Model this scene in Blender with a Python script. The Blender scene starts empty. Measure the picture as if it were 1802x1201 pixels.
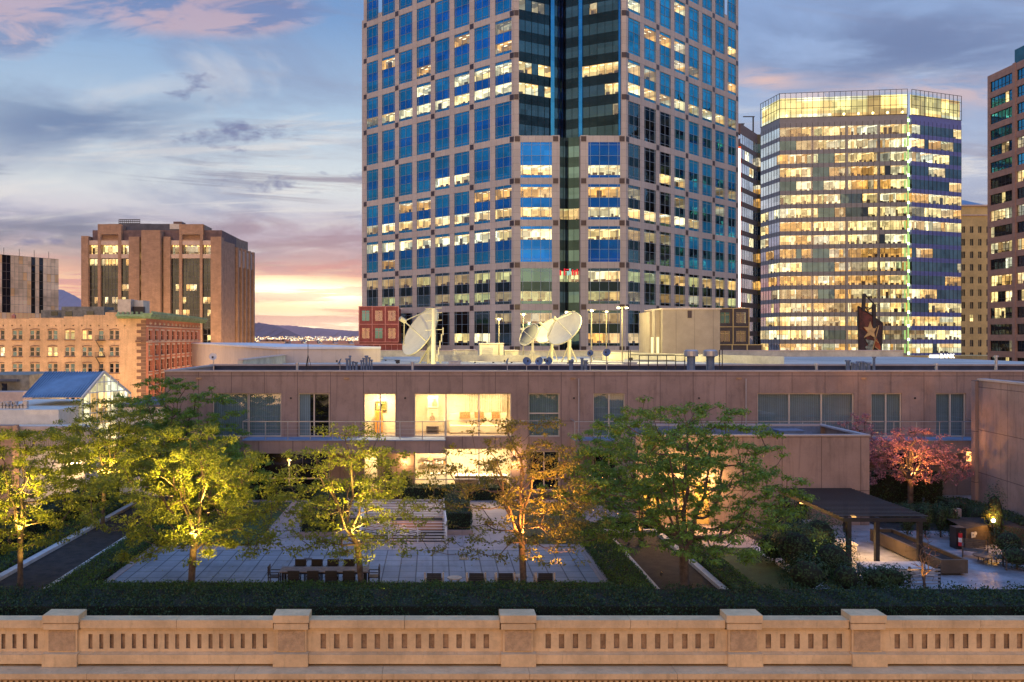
import bpy, math, random
import numpy as np
from mathutils import Vector
random.seed(11)
R = math.radians
SC = bpy.context.scene
COL = SC.collection

# ---------------------------------------------------------------- camera
HC, FPX, CX, CY = 10.8, 1585.0, 765.0, 595.0
cam = bpy.data.cameras.new('camera'); camo = bpy.data.objects.new('camera', cam); COL.objects.link(camo)
camo.location = (0, 0, HC); camo.rotation_euler = (R(90), 0, 0)
cam.sensor_width = 36; cam.lens = 36*FPX/1802
cam.shift_x = (901-CX)/1802; cam.shift_y = -(600.5-CY)/1802
cam.clip_start = 0.5; cam.clip_end = 60000
SC.camera = camo

def lin(r, g, b):
    f = lambda c: (c/255/12.92) if c <= 10 else ((c/255+.055)/1.055)**2.4
    return (f(r), f(g), f(b))

# ---------------------------------------------------------------- node helper
class V:
    def __init__(s, nt, x): s.nt = nt; s.x = x
    def _m(s, op, *a, clamp=False):
        n = s.nt.nodes.new('ShaderNodeMath'); n.operation = op; n.use_clamp = clamp
        for i, v in enumerate((s,)+a):
            if isinstance(v, V): s.nt.links.new(v.x, n.inputs[i])
            else: n.inputs[i].default_value = v
        return V(s.nt, n.outputs[0])
    def __add__(s, o): return s._m('ADD', o)
    def __sub__(s, o): return s._m('SUBTRACT', o)
    def __mul__(s, o): return s._m('MULTIPLY', o)
    def __truediv__(s, o): return s._m('DIVIDE', o)
    def max(s, o): return s._m('MAXIMUM', o)
    def min(s, o): return s._m('MINIMUM', o)
    def exp(s): return s._m('EXPONENT')
    def floor(s): return s._m('FLOOR')
    def frac(s): return s._m('FRACT')
    def clamp(s): return s._m('ADD', 0.0, clamp=True)
    def gt(s, o): return s._m('GREATER_THAN', o)
    def sstep(s, a, b, lo=0.0, hi=1.0):
        n = s.nt.nodes.new('ShaderNodeMapRange'); n.interpolation_type = 'SMOOTHSTEP'
        s.nt.links.new(s.x, n.inputs['Value'])
        n.inputs['From Min'].default_value = a; n.inputs['From Max'].default_value = b
        n.inputs['To Min'].default_value = lo; n.inputs['To Max'].default_value = hi
        return V(s.nt, n.outputs[0])
def put(nt, sock, v):
    if isinstance(v, V): nt.links.new(v.x, sock)
    elif hasattr(v, 'is_linked'): nt.links.new(v, sock)
    else:
        if isinstance(v, (tuple, list)) and len(v) == 3 and sock.type == 'RGBA': v = (*v, 1)
        sock.default_value = v
def mixc(nt, f, a, b, mode='MIX'):
    n = nt.nodes.new('ShaderNodeMix'); n.data_type = 'RGBA'; n.blend_type = mode
    put(nt, n.inputs[0], f); put(nt, n.inputs[6], a); put(nt, n.inputs[7], b)
    return n.outputs[2]
def ramp(nt, f, stops, interp='LINEAR'):
    n = nt.nodes.new('ShaderNodeValToRGB'); e = n.color_ramp.elements; n.color_ramp.interpolation = interp
    while len(e) < len(stops): e.new(0.5)
    for k, (p, c) in enumerate(stops): e[k].position = p; e[k].color = (*c, 1)
    put(nt, n.inputs[0], f); return n.outputs[0]
def comb(nt, x, y, z):
    n = nt.nodes.new('ShaderNodeCombineXYZ')
    for i, v in enumerate((x, y, z)): put(nt, n.inputs[i], v)
    return n.outputs[0]
def noise(nt, vec, scale, detail=4, rough=.55, dist=0.0):
    n = nt.nodes.new('ShaderNodeTexNoise'); nt.links.new(vec, n.inputs['Vector'])
    n.inputs['Scale'].default_value = scale; n.inputs['Detail'].default_value = detail
    n.inputs['Roughness'].default_value = rough; n.inputs['Distortion'].default_value = dist
    return V(nt, n.outputs[0])

# ---------------------------------------------------------------- world (dusk sky with clouds, by direction)
SUN_EL, SUN_ROT = R(7), R(197)
W = bpy.data.worlds.new('World'); SC.world = W; W.use_nodes = True
nt = W.node_tree; nt.nodes.clear()
tc = nt.nodes.new('ShaderNodeTexCoord'); sp = nt.nodes.new('ShaderNodeSeparateXYZ')
nt.links.new(tc.outputs['Generated'], sp.inputs[0])
X, Y, Z = (V(nt, sp.outputs[i]) for i in range(3))
yy = Y.max(.08); u = X/yy; v = Z.max(0.0)/yy
zz = Z.max(0.0)
front = Y.sstep(-.15, .35)
# base gradients along elevation
left = ramp(nt, zz, [(0, lin(255,214,150)), (.03, lin(252,184,120)), (.065, lin(236,170,136)), (.105, lin(205,190,205)),
                     (.165, lin(224,230,231)), (.24, lin(176,201,225)), (.34, lin(112,156,208)), (.5, (.25,.42,.78)), (.72, (.2,.47,1.15)), (1, (.2,.47,1.15))])
right = ramp(nt, zz, [(0, lin(236,205,180)), (.06, lin(222,206,205)), (.13, lin(196,200,216)), (.2, lin(172,190,220)),
                      (.3, lin(146,172,214)), (.5, (.25,.42,.78)), (.72, (.2,.47,1.15)), (1, (.2,.47,1.15))])
back_l = ramp(nt, zz, [(0, lin(160,120,110)), (.06, lin(128,120,140)), (.14, lin(110,140,180)), (.3, lin(112,156,205)), (.5, (.25,.42,.78)), (.72, (.2,.47,1.15)), (1, (.2,.47,1.15))])
back_r = ramp(nt, zz, [(0, lin(190,160,140)), (.06, lin(190,190,195)), (.14, lin(175,205,222)), (.3, lin(140,190,222)), (.5, (.25,.42,.78)), (.72, (.2,.47,1.15)), (1, (.2,.47,1.15))])
fr_ = mixc(nt, u.sstep(-.05, .42), left, right)
bk_ = mixc(nt, X.sstep(-.3, .3), back_l, back_r)
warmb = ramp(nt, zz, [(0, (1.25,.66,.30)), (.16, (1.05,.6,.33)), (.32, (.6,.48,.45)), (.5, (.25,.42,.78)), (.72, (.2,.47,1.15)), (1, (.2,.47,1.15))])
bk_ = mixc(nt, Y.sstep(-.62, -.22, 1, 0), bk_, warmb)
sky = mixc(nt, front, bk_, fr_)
# planar cloud coordinates
zi = Z.max(0.0)+.13
pc = comb(nt, X/zi, Y/zi, 0.0)
pw = comb(nt, X/zi*1.0, Y/zi*.8, 3.7)
# thin cirrus
n1 = noise(nt, pc, .9, 9, .6, .8)
sky = mixc(nt, n1.sstep(.46, .66)*.55, sky, lin(134,148,184))
n2 = noise(nt, pw, 1.9, 8, .62, .5)
sky = mixc(nt, n2.sstep(.56, .76)*.6*zz.sstep(.04, .16)*(zz.sstep(.25, .4, 1, .3)), sky, lin(226,224,226))
# broad dark veil left middle and lavender/pink band low
uvn = comb(nt, u*2.2, v*9.0, 0.0)
nb = noise(nt, uvn, 1.6, 8, .6, .6)
nb2 = noise(nt, comb(nt, u*7, v*34.0, 1.3), 1.0, 7, .62, .5)
def g(uc, vc, su, sv):
    a = (u-uc)/su; b = (v-vc)/sv
    return ((a*a+b*b)*-1.0).exp()
def pu(px): return (px-CX)/FPX
def pv(py): return (CY-py)/FPX
wob = (nb-.5)*.05
strk = noise(nt, comb(nt, u*3.2+v*6.0, v*42.0-u*3.0, 8.0), 1.0, 9, .62, .9)
strk2 = noise(nt, comb(nt, u*2.0-v*4.0, v*24.0+u*2.5, 4.0), 1.0, 9, .65, 1.1)
sky = mixc(nt, strk.sstep(.5, .66)*v.sstep(.05, .09)*v.sstep(.2, .3, 1, 0)*front*.7, sky, lin(236,232,228))
sky = mixc(nt, strk2.sstep(.5, .68)*v.sstep(.05, .08)*v.sstep(.17, .26, 1, .25)*front*.8, sky, mixc(nt, u.sstep(-.42, -.1), lin(106,118,150), lin(152,140,156)))
band = (v+wob).sstep(.062, .085)*(v+wob).sstep(.118, .148, 1, 0)
bandm = (band*(nb2.sstep(.36, .6, .25, 1))*front)
sky = mixc(nt, bandm*u.sstep(.0, .5, .9, .35), sky, mixc(nt, u.sstep(-.42, -.12), lin(108,120,148), lin(172,142,156)))
low = (v+wob).sstep(.028, .05)*(v+wob).sstep(.075, .1, 1, 0)*front
sky = mixc(nt, low*nb2.sstep(.4, .58)*u.sstep(.1, .5, .75, .25), sky, lin(206,124,126))
veil = g(pu(120), pv(215), .17, .04)*nb.sstep(.34, .6)
sky = mixc(nt, veil*.95*front, sky, lin(112,136,174))
veil2 = g(pu(1620), pv(80), .22, .06)*nb.sstep(.36, .58)
sky = mixc(nt, veil2*.9*front, sky, lin(104,124,166))
pk = g(pu(1640), pv(165), .16, .018)*nb2.sstep(.42, .62)*.8+g(pu(1345), pv(140), .035, .011)*nb2.sstep(.42, .58)
sky = mixc(nt, (pk*.8*front).clamp(), sky, lin(228,192,184))
# sunset glow and bright streaks
glow = g(pu(530), pv(560), .17, .045)
gl2 = g(pu(30), pv(520), .1, .045)
glow = (glow+gl2*.6).clamp()
sky = mixc(nt, glow*.92*front, sky, (2.1, 1.35, .66))
nst = noise(nt, comb(nt, u*5, v*75.0, 5.0), 1.0, 6, .6, .4)
sky = mixc(nt, ((g(pu(560), pv(572), .13, .012)+g(pu(600), pv(520), .05, .012)+g(pu(470), pv(512), .06, .013)).clamp())*front, sky, (2.9, 2.3, 1.35))
streak = nst.sstep(.48, .56)*v.sstep(.003, .014)*v.sstep(.07, .1, 1, 0)*front
sky = mixc(nt, streak*.72*u.sstep(-.5, .3, 1, .4), sky, mixc(nt, v.sstep(.01, .07), (1.05, .3, .2), (.72, .3, .32)))
# discrete small dark clouds
nd = noise(nt, comb(nt, u*16, v*36.0, 2.0), 1.5, 8, .62, .3)
blob = g(pu(440), pv(240), .046, .014)*1.15+g(pu(350), pv(235), .035, .011)+g(pu(340), pv(150), .035, .02)*.72+g(pu(480), pv(325), .06, .009)*1.05+g(pu(600), pv(308), .05, .007)*.8+g(pu(65), pv(427), .04, .0045)*1.1
sky = mixc(nt, ((blob*.62+nd*3.4-2.02)*1.5).clamp()*blob.sstep(.05,.35)*.8*front, sky, lin(104,112,158))
# pink clouds on top left
nt1 = noise(nt, comb(nt, u*6+v*10.0, v*24.0-u*5.0, 9.0), 1.0, 8, .6, .6)
tp = g(pu(300), pv(-10), .17, .055)*1.1+g(pu(20), pv(45), .05, .045)+g(pu(420), pv(35), .1, .02)*.5
tpm = ((tp*1.4+nt1*1.3-1.3)*1.8).clamp()*front
sky = mixc(nt, tpm*.5, sky, mixc(nt, nt1.sstep(.47, .6), lin(226,178,172), lin(112,122,170)))
# lamp-lit haze band at horizon, all round
sky = mixc(nt, zz.sstep(0.0, .012, .6, 0)*front, sky, (1.6, .95, .55))
ns = nt.nodes.new('ShaderNodeTexSky'); ns.sky_type = 'NISHITA'; ns.sun_disc = False
ns.sun_elevation = SUN_EL; ns.sun_rotation = SUN_ROT
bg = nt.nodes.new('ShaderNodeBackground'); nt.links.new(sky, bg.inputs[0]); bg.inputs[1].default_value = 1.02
bg2 = nt.nodes.new('ShaderNodeBackground'); nt.links.new(ns.outputs[0], bg2.inputs[0]); bg2.inputs[1].default_value = .006
ad = nt.nodes.new('ShaderNodeAddShader'); nt.links.new(bg.outputs[0], ad.inputs[0]); nt.links.new(bg2.outputs[0], ad.inputs[1])
wo = nt.nodes.new('ShaderNodeOutputWorld'); nt.links.new(ad.outputs[0], wo.inputs[0])
W.cycles.sampling_method = 'MANUAL'; W.cycles.sample_map_resolution = 1024

# soft warm afterglow from behind the camera (the one sun lamp)
sl = bpy.data.lights.new('sun', 'SUN'); sl.energy = 1.0; sl.angle = R(50); sl.color = (1, .55, .24)
so = bpy.data.objects.new('sun', sl); COL.objects.link(so)
so.rotation_euler = Vector((.3, 1, -.12)).to_track_quat('-Z', 'Y').to_euler()

SC.view_settings.view_transform = 'Standard'; SC.view_settings.look = 'None'
SC.view_settings.exposure = 0.0; SC.view_settings.gamma = 1
cy = SC.cycles
cy.use_denoising = True; cy.denoiser = 'OPENIMAGEDENOISE'
cy.max_bounces = 5; cy.diffuse_bounces = 2; cy.glossy_bounces = 3; cy.transmission_bounces = 3; cy.transparent_max_bounces = 10
cy.caustics_reflective = False; cy.caustics_refractive = False
cy.sample_clamp_indirect = 4; cy.blur_glossy = 1

# ---------------------------------------------------------------- materials
def geo_pos(nt): return nt.nodes.new('ShaderNodeNewGeometry').outputs['Position']
def newmat(name):
    m = bpy.data.materials.new(name); m.use_nodes = True
    t = m.node_tree; t.nodes.clear(); o = t.nodes.new('ShaderNodeOutputMaterial'); return m, t, o
def pbr(name, col, rough=.7, metal=0.0, var=.18, vscale=1.0, bump=0.0, bscale=8.0, col2=None, spec=.5, isl=0.0, coat=0.0, streaks=0.0):
    m, t, o = newmat(name)
    b = t.nodes.new('ShaderNodeBsdfPrincipled'); t.links.new(b.outputs[0], o.inputs[0])
    b.inputs['Roughness'].default_value = rough; b.inputs['Metallic'].default_value = metal
    b.inputs['Specular IOR Level'].default_value = spec
    P = geo_pos(t)
    n = noise(t, P, vscale, 6, .6)
    n_b = noise(t, P, vscale*7, 3, .6)
    c2 = col2 if col2 else tuple(c*(1-var*1.6) for c in col)
    c1 = tuple(min(1, c*(1+var)) for c in col) if not col2 else col
    c = mixc(t, (n*.75+n_b*.25).sstep(.32, .68), c2, c1)
    if streaks:
        s_ = t.nodes.new('ShaderNodeSeparateXYZ'); t.links.new(P, s_.inputs[0]); x_, y_, z_ = (V(t, s_.outputs[i]) for i in range(3))
        st = noise(t, comb(t, x_*5.5, y_*5.5, z_*.9), 1.0, 6, .7, .5).sstep(.53, .72)
        blot = noise(t, comb(t, x_*1.7, y_*2, z_*3.1), 1.0, 7, .7, .3).sstep(.55, .7)
        c = mixc(t, st*streaks, c, tuple(k*.5 for k in col)); c = mixc(t, blot*streaks*.7, c, tuple(k*.62 for k in col))
    if isl:
        g_ = t.nodes.new('ShaderNodeNewGeometry')
        r_ = V(t, g_.outputs['Random Per Island'])
        c = mixc(t, r_*isl, c, tuple(x*.35 for x in col))
    t.links.new(c, b.inputs['Base Color'])
    if bump:
        bn = t.nodes.new('ShaderNodeBump'); bn.inputs['Strength'].default_value = bump; bn.inputs['Distance'].default_value = .05
        t.links.new(noise(t, P, bscale, 5, .65).x, bn.inputs['Height']); t.links.new(bn.outputs[0], b.inputs['Normal'])
    return m
def emis(name, col, st):
    m, t, o = newmat(name); e = t.nodes.new('ShaderNodeEmission'); e.inputs[0].default_value = (*col, 1); e.inputs[1].default_value = st
    t.links.new(e.outputs[0], o.inputs[0]); m.cycles.emission_sampling = 'NONE'; return m
def glow_wall(name, col, st, cell=1.1):
    """room wall that glows itself in place of lamplight, brightness varying block by block"""
    m, t, o = newmat(name)
    P = geo_pos(t); s = t.nodes.new('ShaderNodeSeparateXYZ'); t.links.new(P, s.inputs[0])
    x, y, z = (V(t, s.outputs[i]) for i in range(3))
    h = x*.8+y*.6
    q = comb(t, (h/cell).floor(), (z*.55/cell).floor(), 0.0)
    wn = t.nodes.new('ShaderNodeTexWhiteNoise'); t.links.new(q, wn.inputs[0])
    a = V(t, wn.outputs[0])
    q2 = comb(t, (h/(cell*.33)).floor(), (z*1.6/cell).floor(), 2.0)
    wn2 = t.nodes.new('ShaderNodeTexWhiteNoise'); t.links.new(q2, wn2.inputs[0])
    b = V(t, wn2.outputs[0])
    k = (a*a*1.1+.32)*(b*.6+.68)*st
    wn3 = t.nodes.new('ShaderNodeTexWhiteNoise'); t.links.new(comb(t, (h/(cell*2.3)).floor(), (z/3.9).floor(), 5.0), wn3.inputs[0])
    cc = mixc(t, V(t, wn3.outputs[0]).sstep(.45, 1)*.75, col, (1, .5, .12)); cc = mixc(t, V(t, wn3.outputs[0]).sstep(.22, .05)*.6, cc, (.9, 1, .8))
    e = t.nodes.new('ShaderNodeEmission'); t.links.new(cc, e.inputs[0]); t.links.new(k.x, e.inputs[1])
    t.links.new(e.outputs[0], o.inputs[0]); m.cycles.emission_sampling = 'NONE'; return m
def mirror(name, tint, rough=.03, under=(.01,.015,.02), fac=.9, wav=.02, wsc=.35, cell=0, tr=0.0):
    """coated window glass: tinted reflection over a dark body, panes slightly out of true"""
    m, t, o = newmat(name)
    g_ = t.nodes.new('ShaderNodeBsdfGlossy'); g_.inputs[0].default_value = (*tint, 1); g_.inputs['Roughness'].default_value = rough
    d = t.nodes.new('ShaderNodeBsdfDiffuse'); d.inputs[0].default_value = (*under, 1)
    P = geo_pos(t)
    if not tr:
        s_ = t.nodes.new('ShaderNodeSeparateXYZ'); t.links.new(P, s_.inputs[0]); x_, y_, z_ = (V(t, s_.outputs[i]) for i in range(3))
        w_ = t.nodes.new('ShaderNodeTexWhiteNoise'); t.links.new(comb(t, ((x_*.9+y_*.6)*.55).floor(), (z_*.5).floor(), 0.0), w_.inputs[0])
        k_ = V(t, w_.outputs[0])*.3+noise(t, P, .09, 4, .6, .5).sstep(.3, .7, .72, 1.18)
        cm_ = t.nodes.new('ShaderNodeHueSaturation'); t.links.new(k_.x, cm_.inputs['Value']); cm_.inputs['Color'].default_value = (*tint, 1); t.links.new(cm_.outputs[0], g_.inputs[0])
        cd_ = t.nodes.new('ShaderNodeHueSaturation'); t.links.new(k_.x, cd_.inputs['Value']); cd_.inputs['Color'].default_value = (*under, 1); t.links.new(cd_.outputs[0], d.inputs[0])
    bn = t.nodes.new('ShaderNodeBump'); bn.inputs['Strength'].default_value = 1; bn.inputs['Distance'].default_value = wav
    t.links.new(noise(t, P, wsc, 2, .5).x, bn.inputs['Height']); t.links.new(bn.outputs[0], g_.inputs['Normal'])
    mx = t.nodes.new('ShaderNodeMixShader'); mx.inputs[0].default_value = fac
    t.links.new(d.outputs[0], mx.inputs[1]); t.links.new(g_.outputs[0], mx.inputs[2])
    out = mx.outputs[0]
    if tr:
        tp_ = t.nodes.new('ShaderNodeBsdfTransparent'); tp_.inputs[0].default_value = (.95, .97, .96, 1)
        m2 = t.nodes.new('ShaderNodeMixShader'); m2.inputs[0].default_value = tr
        t.links.new(g_.outputs[0], m2.inputs[1]); t.links.new(tp_.outputs[0], m2.inputs[2]); out = m2.outputs[0]
    t.links.new(out, o.inputs[0]); return m

def jointed(name, col, bw, bh, joint, jw=.03, rough=.75, var=.15, axis='xz', off=0.0, ox=0.0, oz=0.0, jcol=None, tone=.12, bumpn=.15, vs=.6, streaks=0.0):
    """slabs, tiles, bricks or panels laid out in metres on the surface itself"""
    m, t, o = newmat(name)
    b = t.nodes.new('ShaderNodeBsdfPrincipled'); t.links.new(b.outputs[0], o.inputs[0]); b.inputs['Roughness'].default_value = rough
    P = geo_pos(t); s = t.nodes.new('ShaderNodeSeparateXYZ'); t.links.new(P, s.inputs[0])
    x, y, z = (V(t, s.outputs[i]) for i in range(3))
    if axis == 'xz': a, c = x+ox, z+oz
    elif axis == 'xy': a, c = x+ox, y+oz
    else:
        gn = t.nodes.new('ShaderNodeNewGeometry'); sn = t.nodes.new('ShaderNodeSeparateXYZ'); t.links.new(gn.outputs['True Normal'], sn.inputs[0])
        a, c = y*V(t, sn.outputs[0])-x*V(t, sn.outputs[1])+off*0, z
    vec = comb(t, a, c, 0.0)
    br = t.nodes.new('ShaderNodeTexBrick'); t.links.new(vec, br.inputs['Vector'])
    br.offset = off; br.inputs['Scale'].default_value = 1
    br.inputs['Brick Width'].default_value = bw; br.inputs['Row Height'].default_value = bh
    br.inputs['Mortar Size'].default_value = jw/2; br.inputs['Mortar Smooth'].default_value = .3
    br.inputs['Color1'].default_value = (*[k*(1+tone) for k in col], 1); br.inputs['Color2'].default_value = (*[k*(1-tone) for k in col], 1)
    br.inputs['Mortar'].default_value = (*(jcol or joint), 1)
    n = noise(t, P, vs, 7, .62); n3 = noise(t, P, 9, 4, .6)
    k = (n*.8+n3*.2).sstep(.3, .7, 1-var*1.5, 1+var)
    if streaks:
        sv = noise(t, comb(t, a*2.6, c*.22, 3.0), 1.0, 5, .65, .4)
        k = k*sv.sstep(.5, .68, 1.0, 1-streaks)*noise(t, comb(t, a*1.1, c*.9, 7.0), 1.0, 6, .7, .6).sstep(.52, .66, 1.0, 1-streaks*.6)
    hs = t.nodes.new('ShaderNodeHueSaturation'); t.links.new(k.x, hs.inputs['Value']); t.links.new(br.outputs[0], hs.inputs['Color'])
    t.links.new(hs.outputs[0], b.inputs['Base Color'])
    bn = t.nodes.new('ShaderNodeBump'); bn.inputs['Strength'].default_value = .5; bn.inputs['Distance'].default_value = .02
    hh = n3*bumpn-V(t, br.outputs['Fac'])*.6
    t.links.new(hh.x, bn.inputs['Height']); t.links.new(bn.outputs[0], b.inputs['Normal'])
    return m

def leafmat(name, c1, c2, trans=.35, rough=.55):
    m, t, o = newmat(name)
    P = geo_pos(t); g_ = t.nodes.new('ShaderNodeNewGeometry'); r_ = V(t, g_.outputs['Random Per Island'])
    n = noise(t, P, 1.3, 4, .6)
    c = mixc(t, (n*.9+r_*.5-.2).clamp(), c1, c2)
    c = mixc(t, r_.gt(.93)*.5, c, tuple(min(1, k*1.6+.02) for k in c2))
    d = t.nodes.new('ShaderNodeBsdfPrincipled'); t.links.new(c, d.inputs['Base Color']); d.inputs['Roughness'].default_value = rough
    d.inputs['Specular IOR Level'].default_value = .3
    tr = t.nodes.new('ShaderNodeBsdfTranslucent'); t.links.new(c, tr.inputs[0])
    mx = t.nodes.new('ShaderNodeMixShader'); mx.inputs[0].default_value = trans
    t.links.new(d.outputs[0], mx.inputs[1]); t.links.new(tr.outputs[0], mx.inputs[2]); t.links.new(mx.outputs[0], o.inputs[0])
    return m

M = {}
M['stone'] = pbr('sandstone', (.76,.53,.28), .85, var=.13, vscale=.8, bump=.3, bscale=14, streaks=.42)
M['stone_rough'] = pbr('rough_sandstone', (.60,.40,.22), .9, var=.14, vscale=5, bump=1.0, bscale=18)
M['stone_slot'] = pbr('dark_sandstone', (.42,.27,.15), .9, var=.25, vscale=3)  # darker sandstone for slots, grooves and the wall below
M['panel'] = jointed('concrete_panels', (.305,.222,.19), 2.27, 3.1, (.12,.085,.075), .045, ox=.37, oz=1.13-.006, var=.12, tone=.07, streaks=.22)
M['panel2'] = jointed('concrete_panels_side', (.31,.235,.2), 4.6, 2.6, (.13,.09,.08), .05, axis='d', var=.14, tone=.05, streaks=.25)
M['cap'] = pbr('parapet_metal', (.4,.36,.35), .5, var=.1)
M['roof'] = pbr('roof_membrane', (.12,.13,.15), .9, var=.2, vscale=.3)
M['roofpale'] = pbr('pale_roof', (.52,.5,.44), .9, var=.14, vscale=.15)
M['metal'] = pbr('galvanised_metal', (.42,.44,.47), .4, .6, var=.12)
M['alu'] = pbr('aluminium', (.62,.6,.57), .4, .5, var=.06)
M['black'] = pbr('black_metal', (.03,.03,.035), .5, .2, var=.1)
M['white'] = pbr('white_paint', (.75,.75,.73), .5, var=.05)
M['cream'] = pbr('cream_paint', (.72,.68,.56), .6, var=.08)
M['path'] = jointed('pink_concrete', (.36,.28,.25), 1.5, 1.5, (.2,.15,.14), .03, axis='xy', var=.12, tone=.03)
M['tile'] = jointed('grey_pavers', (.235,.25,.265), .76, 1.04, (.06,.065,.075), .06, axis='xy', var=.16, tone=.1, ox=.1, streaks=.15)
M['stamp'] = pbr('stamped_stone', (.30,.305,.33), .45, var=.28, vscale=1.2, bump=.5, bscale=5)
M['soil'] = pbr('dark_soil', (.035,.027,.022), .95, var=.4, vscale=2, bump=1, bscale=10)
M['lawn'] = pbr('lawn', (.035,.08,.018), .9, var=.3, vscale=1.5, bump=.6, bscale=30)
M['curb'] = pbr('pale_curb', (.6,.56,.52), .75, var=.12, vscale=2)
M['bark'] = pbr('bark', (.13,.095,.07), .9, var=.35, vscale=4, bump=.8, bscale=20)
M['wood'] = pbr('teak', (.2,.15,.12), .6, var=.3, vscale=6)
M['darkwood'] = pbr('dark_wood', (.010,.010,.012), .6, var=.3, vscale=6)
M['leaf'] = leafmat('locust_leaf', (.12,.17,.02), (.27,.31,.035), .4)
M['leafd'] = leafmat('locust_leaf_deep', (.07,.15,.02), (.22,.36,.045), .35)
M['leafo'] = leafmat('locust_leaf_bronze', (.11,.12,.025), (.26,.25,.05), .4)
M['hedge'] = leafmat('boxwood_leaf', (.014,.038,.016), (.045,.095,.03), .2)
M['hedge2'] = leafmat('groundcover_leaf', (.035,.085,.014), (.09,.17,.028), .2)
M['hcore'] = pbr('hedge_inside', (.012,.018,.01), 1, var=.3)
M['petal'] = leafmat('pink_blossom', (.26,.10,.13), (.58,.30,.32), .4)
M['brick'] = jointed('tan_brick', (.42,.275,.185), .8, .32, (.3,.2,.14), .05, axis='d', off=.5, var=.14, tone=.1, streaks=.15)
M['brickold'] = jointed('old_painted_brick', (.64,.45,.27), .6, .24, (.45,.27,.17), .03, axis='d', off=.5, var=.2, tone=.05, vs=.25, streaks=.2)
M['brickred'] = jointed('red_brick', (.52,.21,.14), .6, .24, (.4,.18,.13), .03, axis='d', off=.5, var=.12, tone=.08)
M['trim'] = pbr('pale_stone_trim', (.62,.5,.42), .8, var=.1)
M['quoin'] = pbr('brown_quoin', (.2,.12,.09), .8, var=.15)
M['copper'] = pbr('green_copper', (.2,.34,.22), .7, var=.2, vscale=.6)
M['granite'] = jointed('pink_granite', (.47,.445,.42), 1.35, 1.32, (.30,.275,.255), .06, axis='d', var=.1, tone=.05, vs=.08)
M['square'] = pbr('dark_granite', (.045,.035,.045), .3, var=.1)
M['mull'] = pbr('window_mullion', (.22,.31,.42), .45, .2, var=.05)
M['blue'] = mirror('blue_glass', (.03,.30,.48), .02, wav=.02)
M['blue_r'] = mirror('blue_glass_sky', (.05,.42,.66), .02, under=(.02,.30,.60), fac=.45, wav=.03, wsc=.2)  # sky mirrored on the right face put into the body colour
M['blue_c'] = mirror('deep_blue_glass', (.012,.15,.75), .02, under=(.0,.05,.16), fac=.75, wav=.012)
M['blue_h'] = mirror('steel_blue_glass', (.04,.24,.46), .02, under=(.01,.06,.12), fac=.75, wav=.02)
M['spandrel_c'] = mirror('deep_blue_spandrel', (.01,.12,.62), .08, under=(.0,.05,.16), fac=.7, wav=.005)
M['spandrel'] = mirror('blue_spandrel', (.02,.2,.5), .08, wav=.005)
M['dglass'] = mirror('dark_glass', (.06,.14,.19), .03, under=(.004,.012,.016), wav=.02)
M['dglass2'] = mirror('dark_spandrel', (.02,.045,.06), .05, under=(.003,.008,.012), wav=.01)
M['fin'] = mirror('blue_fin', (.03,.26,.7), .15, under=(.0,.08,.3), fac=.7)
M['pane'] = mirror('clear_glass', (.9,.95,1), .02, tr=.86, wav=.01)
M['grey_glass'] = mirror('grey_blue_glass', (.14,.26,.36), .04, under=(.06,.09,.11), fac=.4, wav=.03, wsc=.25)
M['pale_glass'] = mirror('pale_glass', (.85,.9,.9), .05, under=(.5,.52,.54), fac=.8, wav=.03, wsc=.2)
M['copper_sunset_glass'] = mirror('copper_sunset_glass', (1,.72,.46), .12, under=(.95,.68,.42), fac=.18, wav=.12, wsc=.12)  # warm body colour stands for the sunset mirrored in the glass
M['night'] = mirror('night_glass', (.13,.17,.22), .03, under=(.008,.008,.01), fac=.25, wav=.02)
M['band'] = pbr('grey_spandrel', (.27,.29,.30), .45, var=.08)
M['band2'] = pbr('lilac_spandrel', (.13,.16,.44), .45, var=.08)
M['brown'] = jointed('brown_granite', (.42,.25,.18), 1.5, 1.2, (.3,.17,.12), .05, axis='d', var=.1, tone=.07)
M['beige'] = pbr('beige_stone', (.62,.48,.2), .8, var=.14, vscale=.2)
M['bluemetal'] = pbr('blue_seam_roof', (.15,.26,.38), .45, .3, var=.1)
M['furn'] = pbr('office_furniture', (.06,.045,.03), .7, var=.4, vscale=3)
M['asphalt'] = pbr('asphalt', (.05,.05,.055), .9, var=.2, vscale=.3)
M['city'] = pbr('city_ground', (.10,.085,.08), .95, var=.4, vscale=.01)
M['lit'] = [glow_wall('lit_room', (1,.75,.3), 1.7), glow_wall('lit_room_pale', (1,.88,.5), 1.75), glow_wall('lit_room_orange', (1,.5,.11), 1.2), glow_wall('lit_room_green', (.85,.95,.42), .85), glow_wall('lit_room_dim', (.95,.75,.4), .55)]
M['ceil'] = emis('ceiling_light', (1,.88,.58), 3.2)
M['ceildim'] = emis('ceiling_dim', (.95,.75,.42), .7)
M['bulb'] = emis('bulb', (1,.52,.14), 3.5)
M['bulbw'] = emis('flood_lamp', (1,.9,.62), 18)

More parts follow.
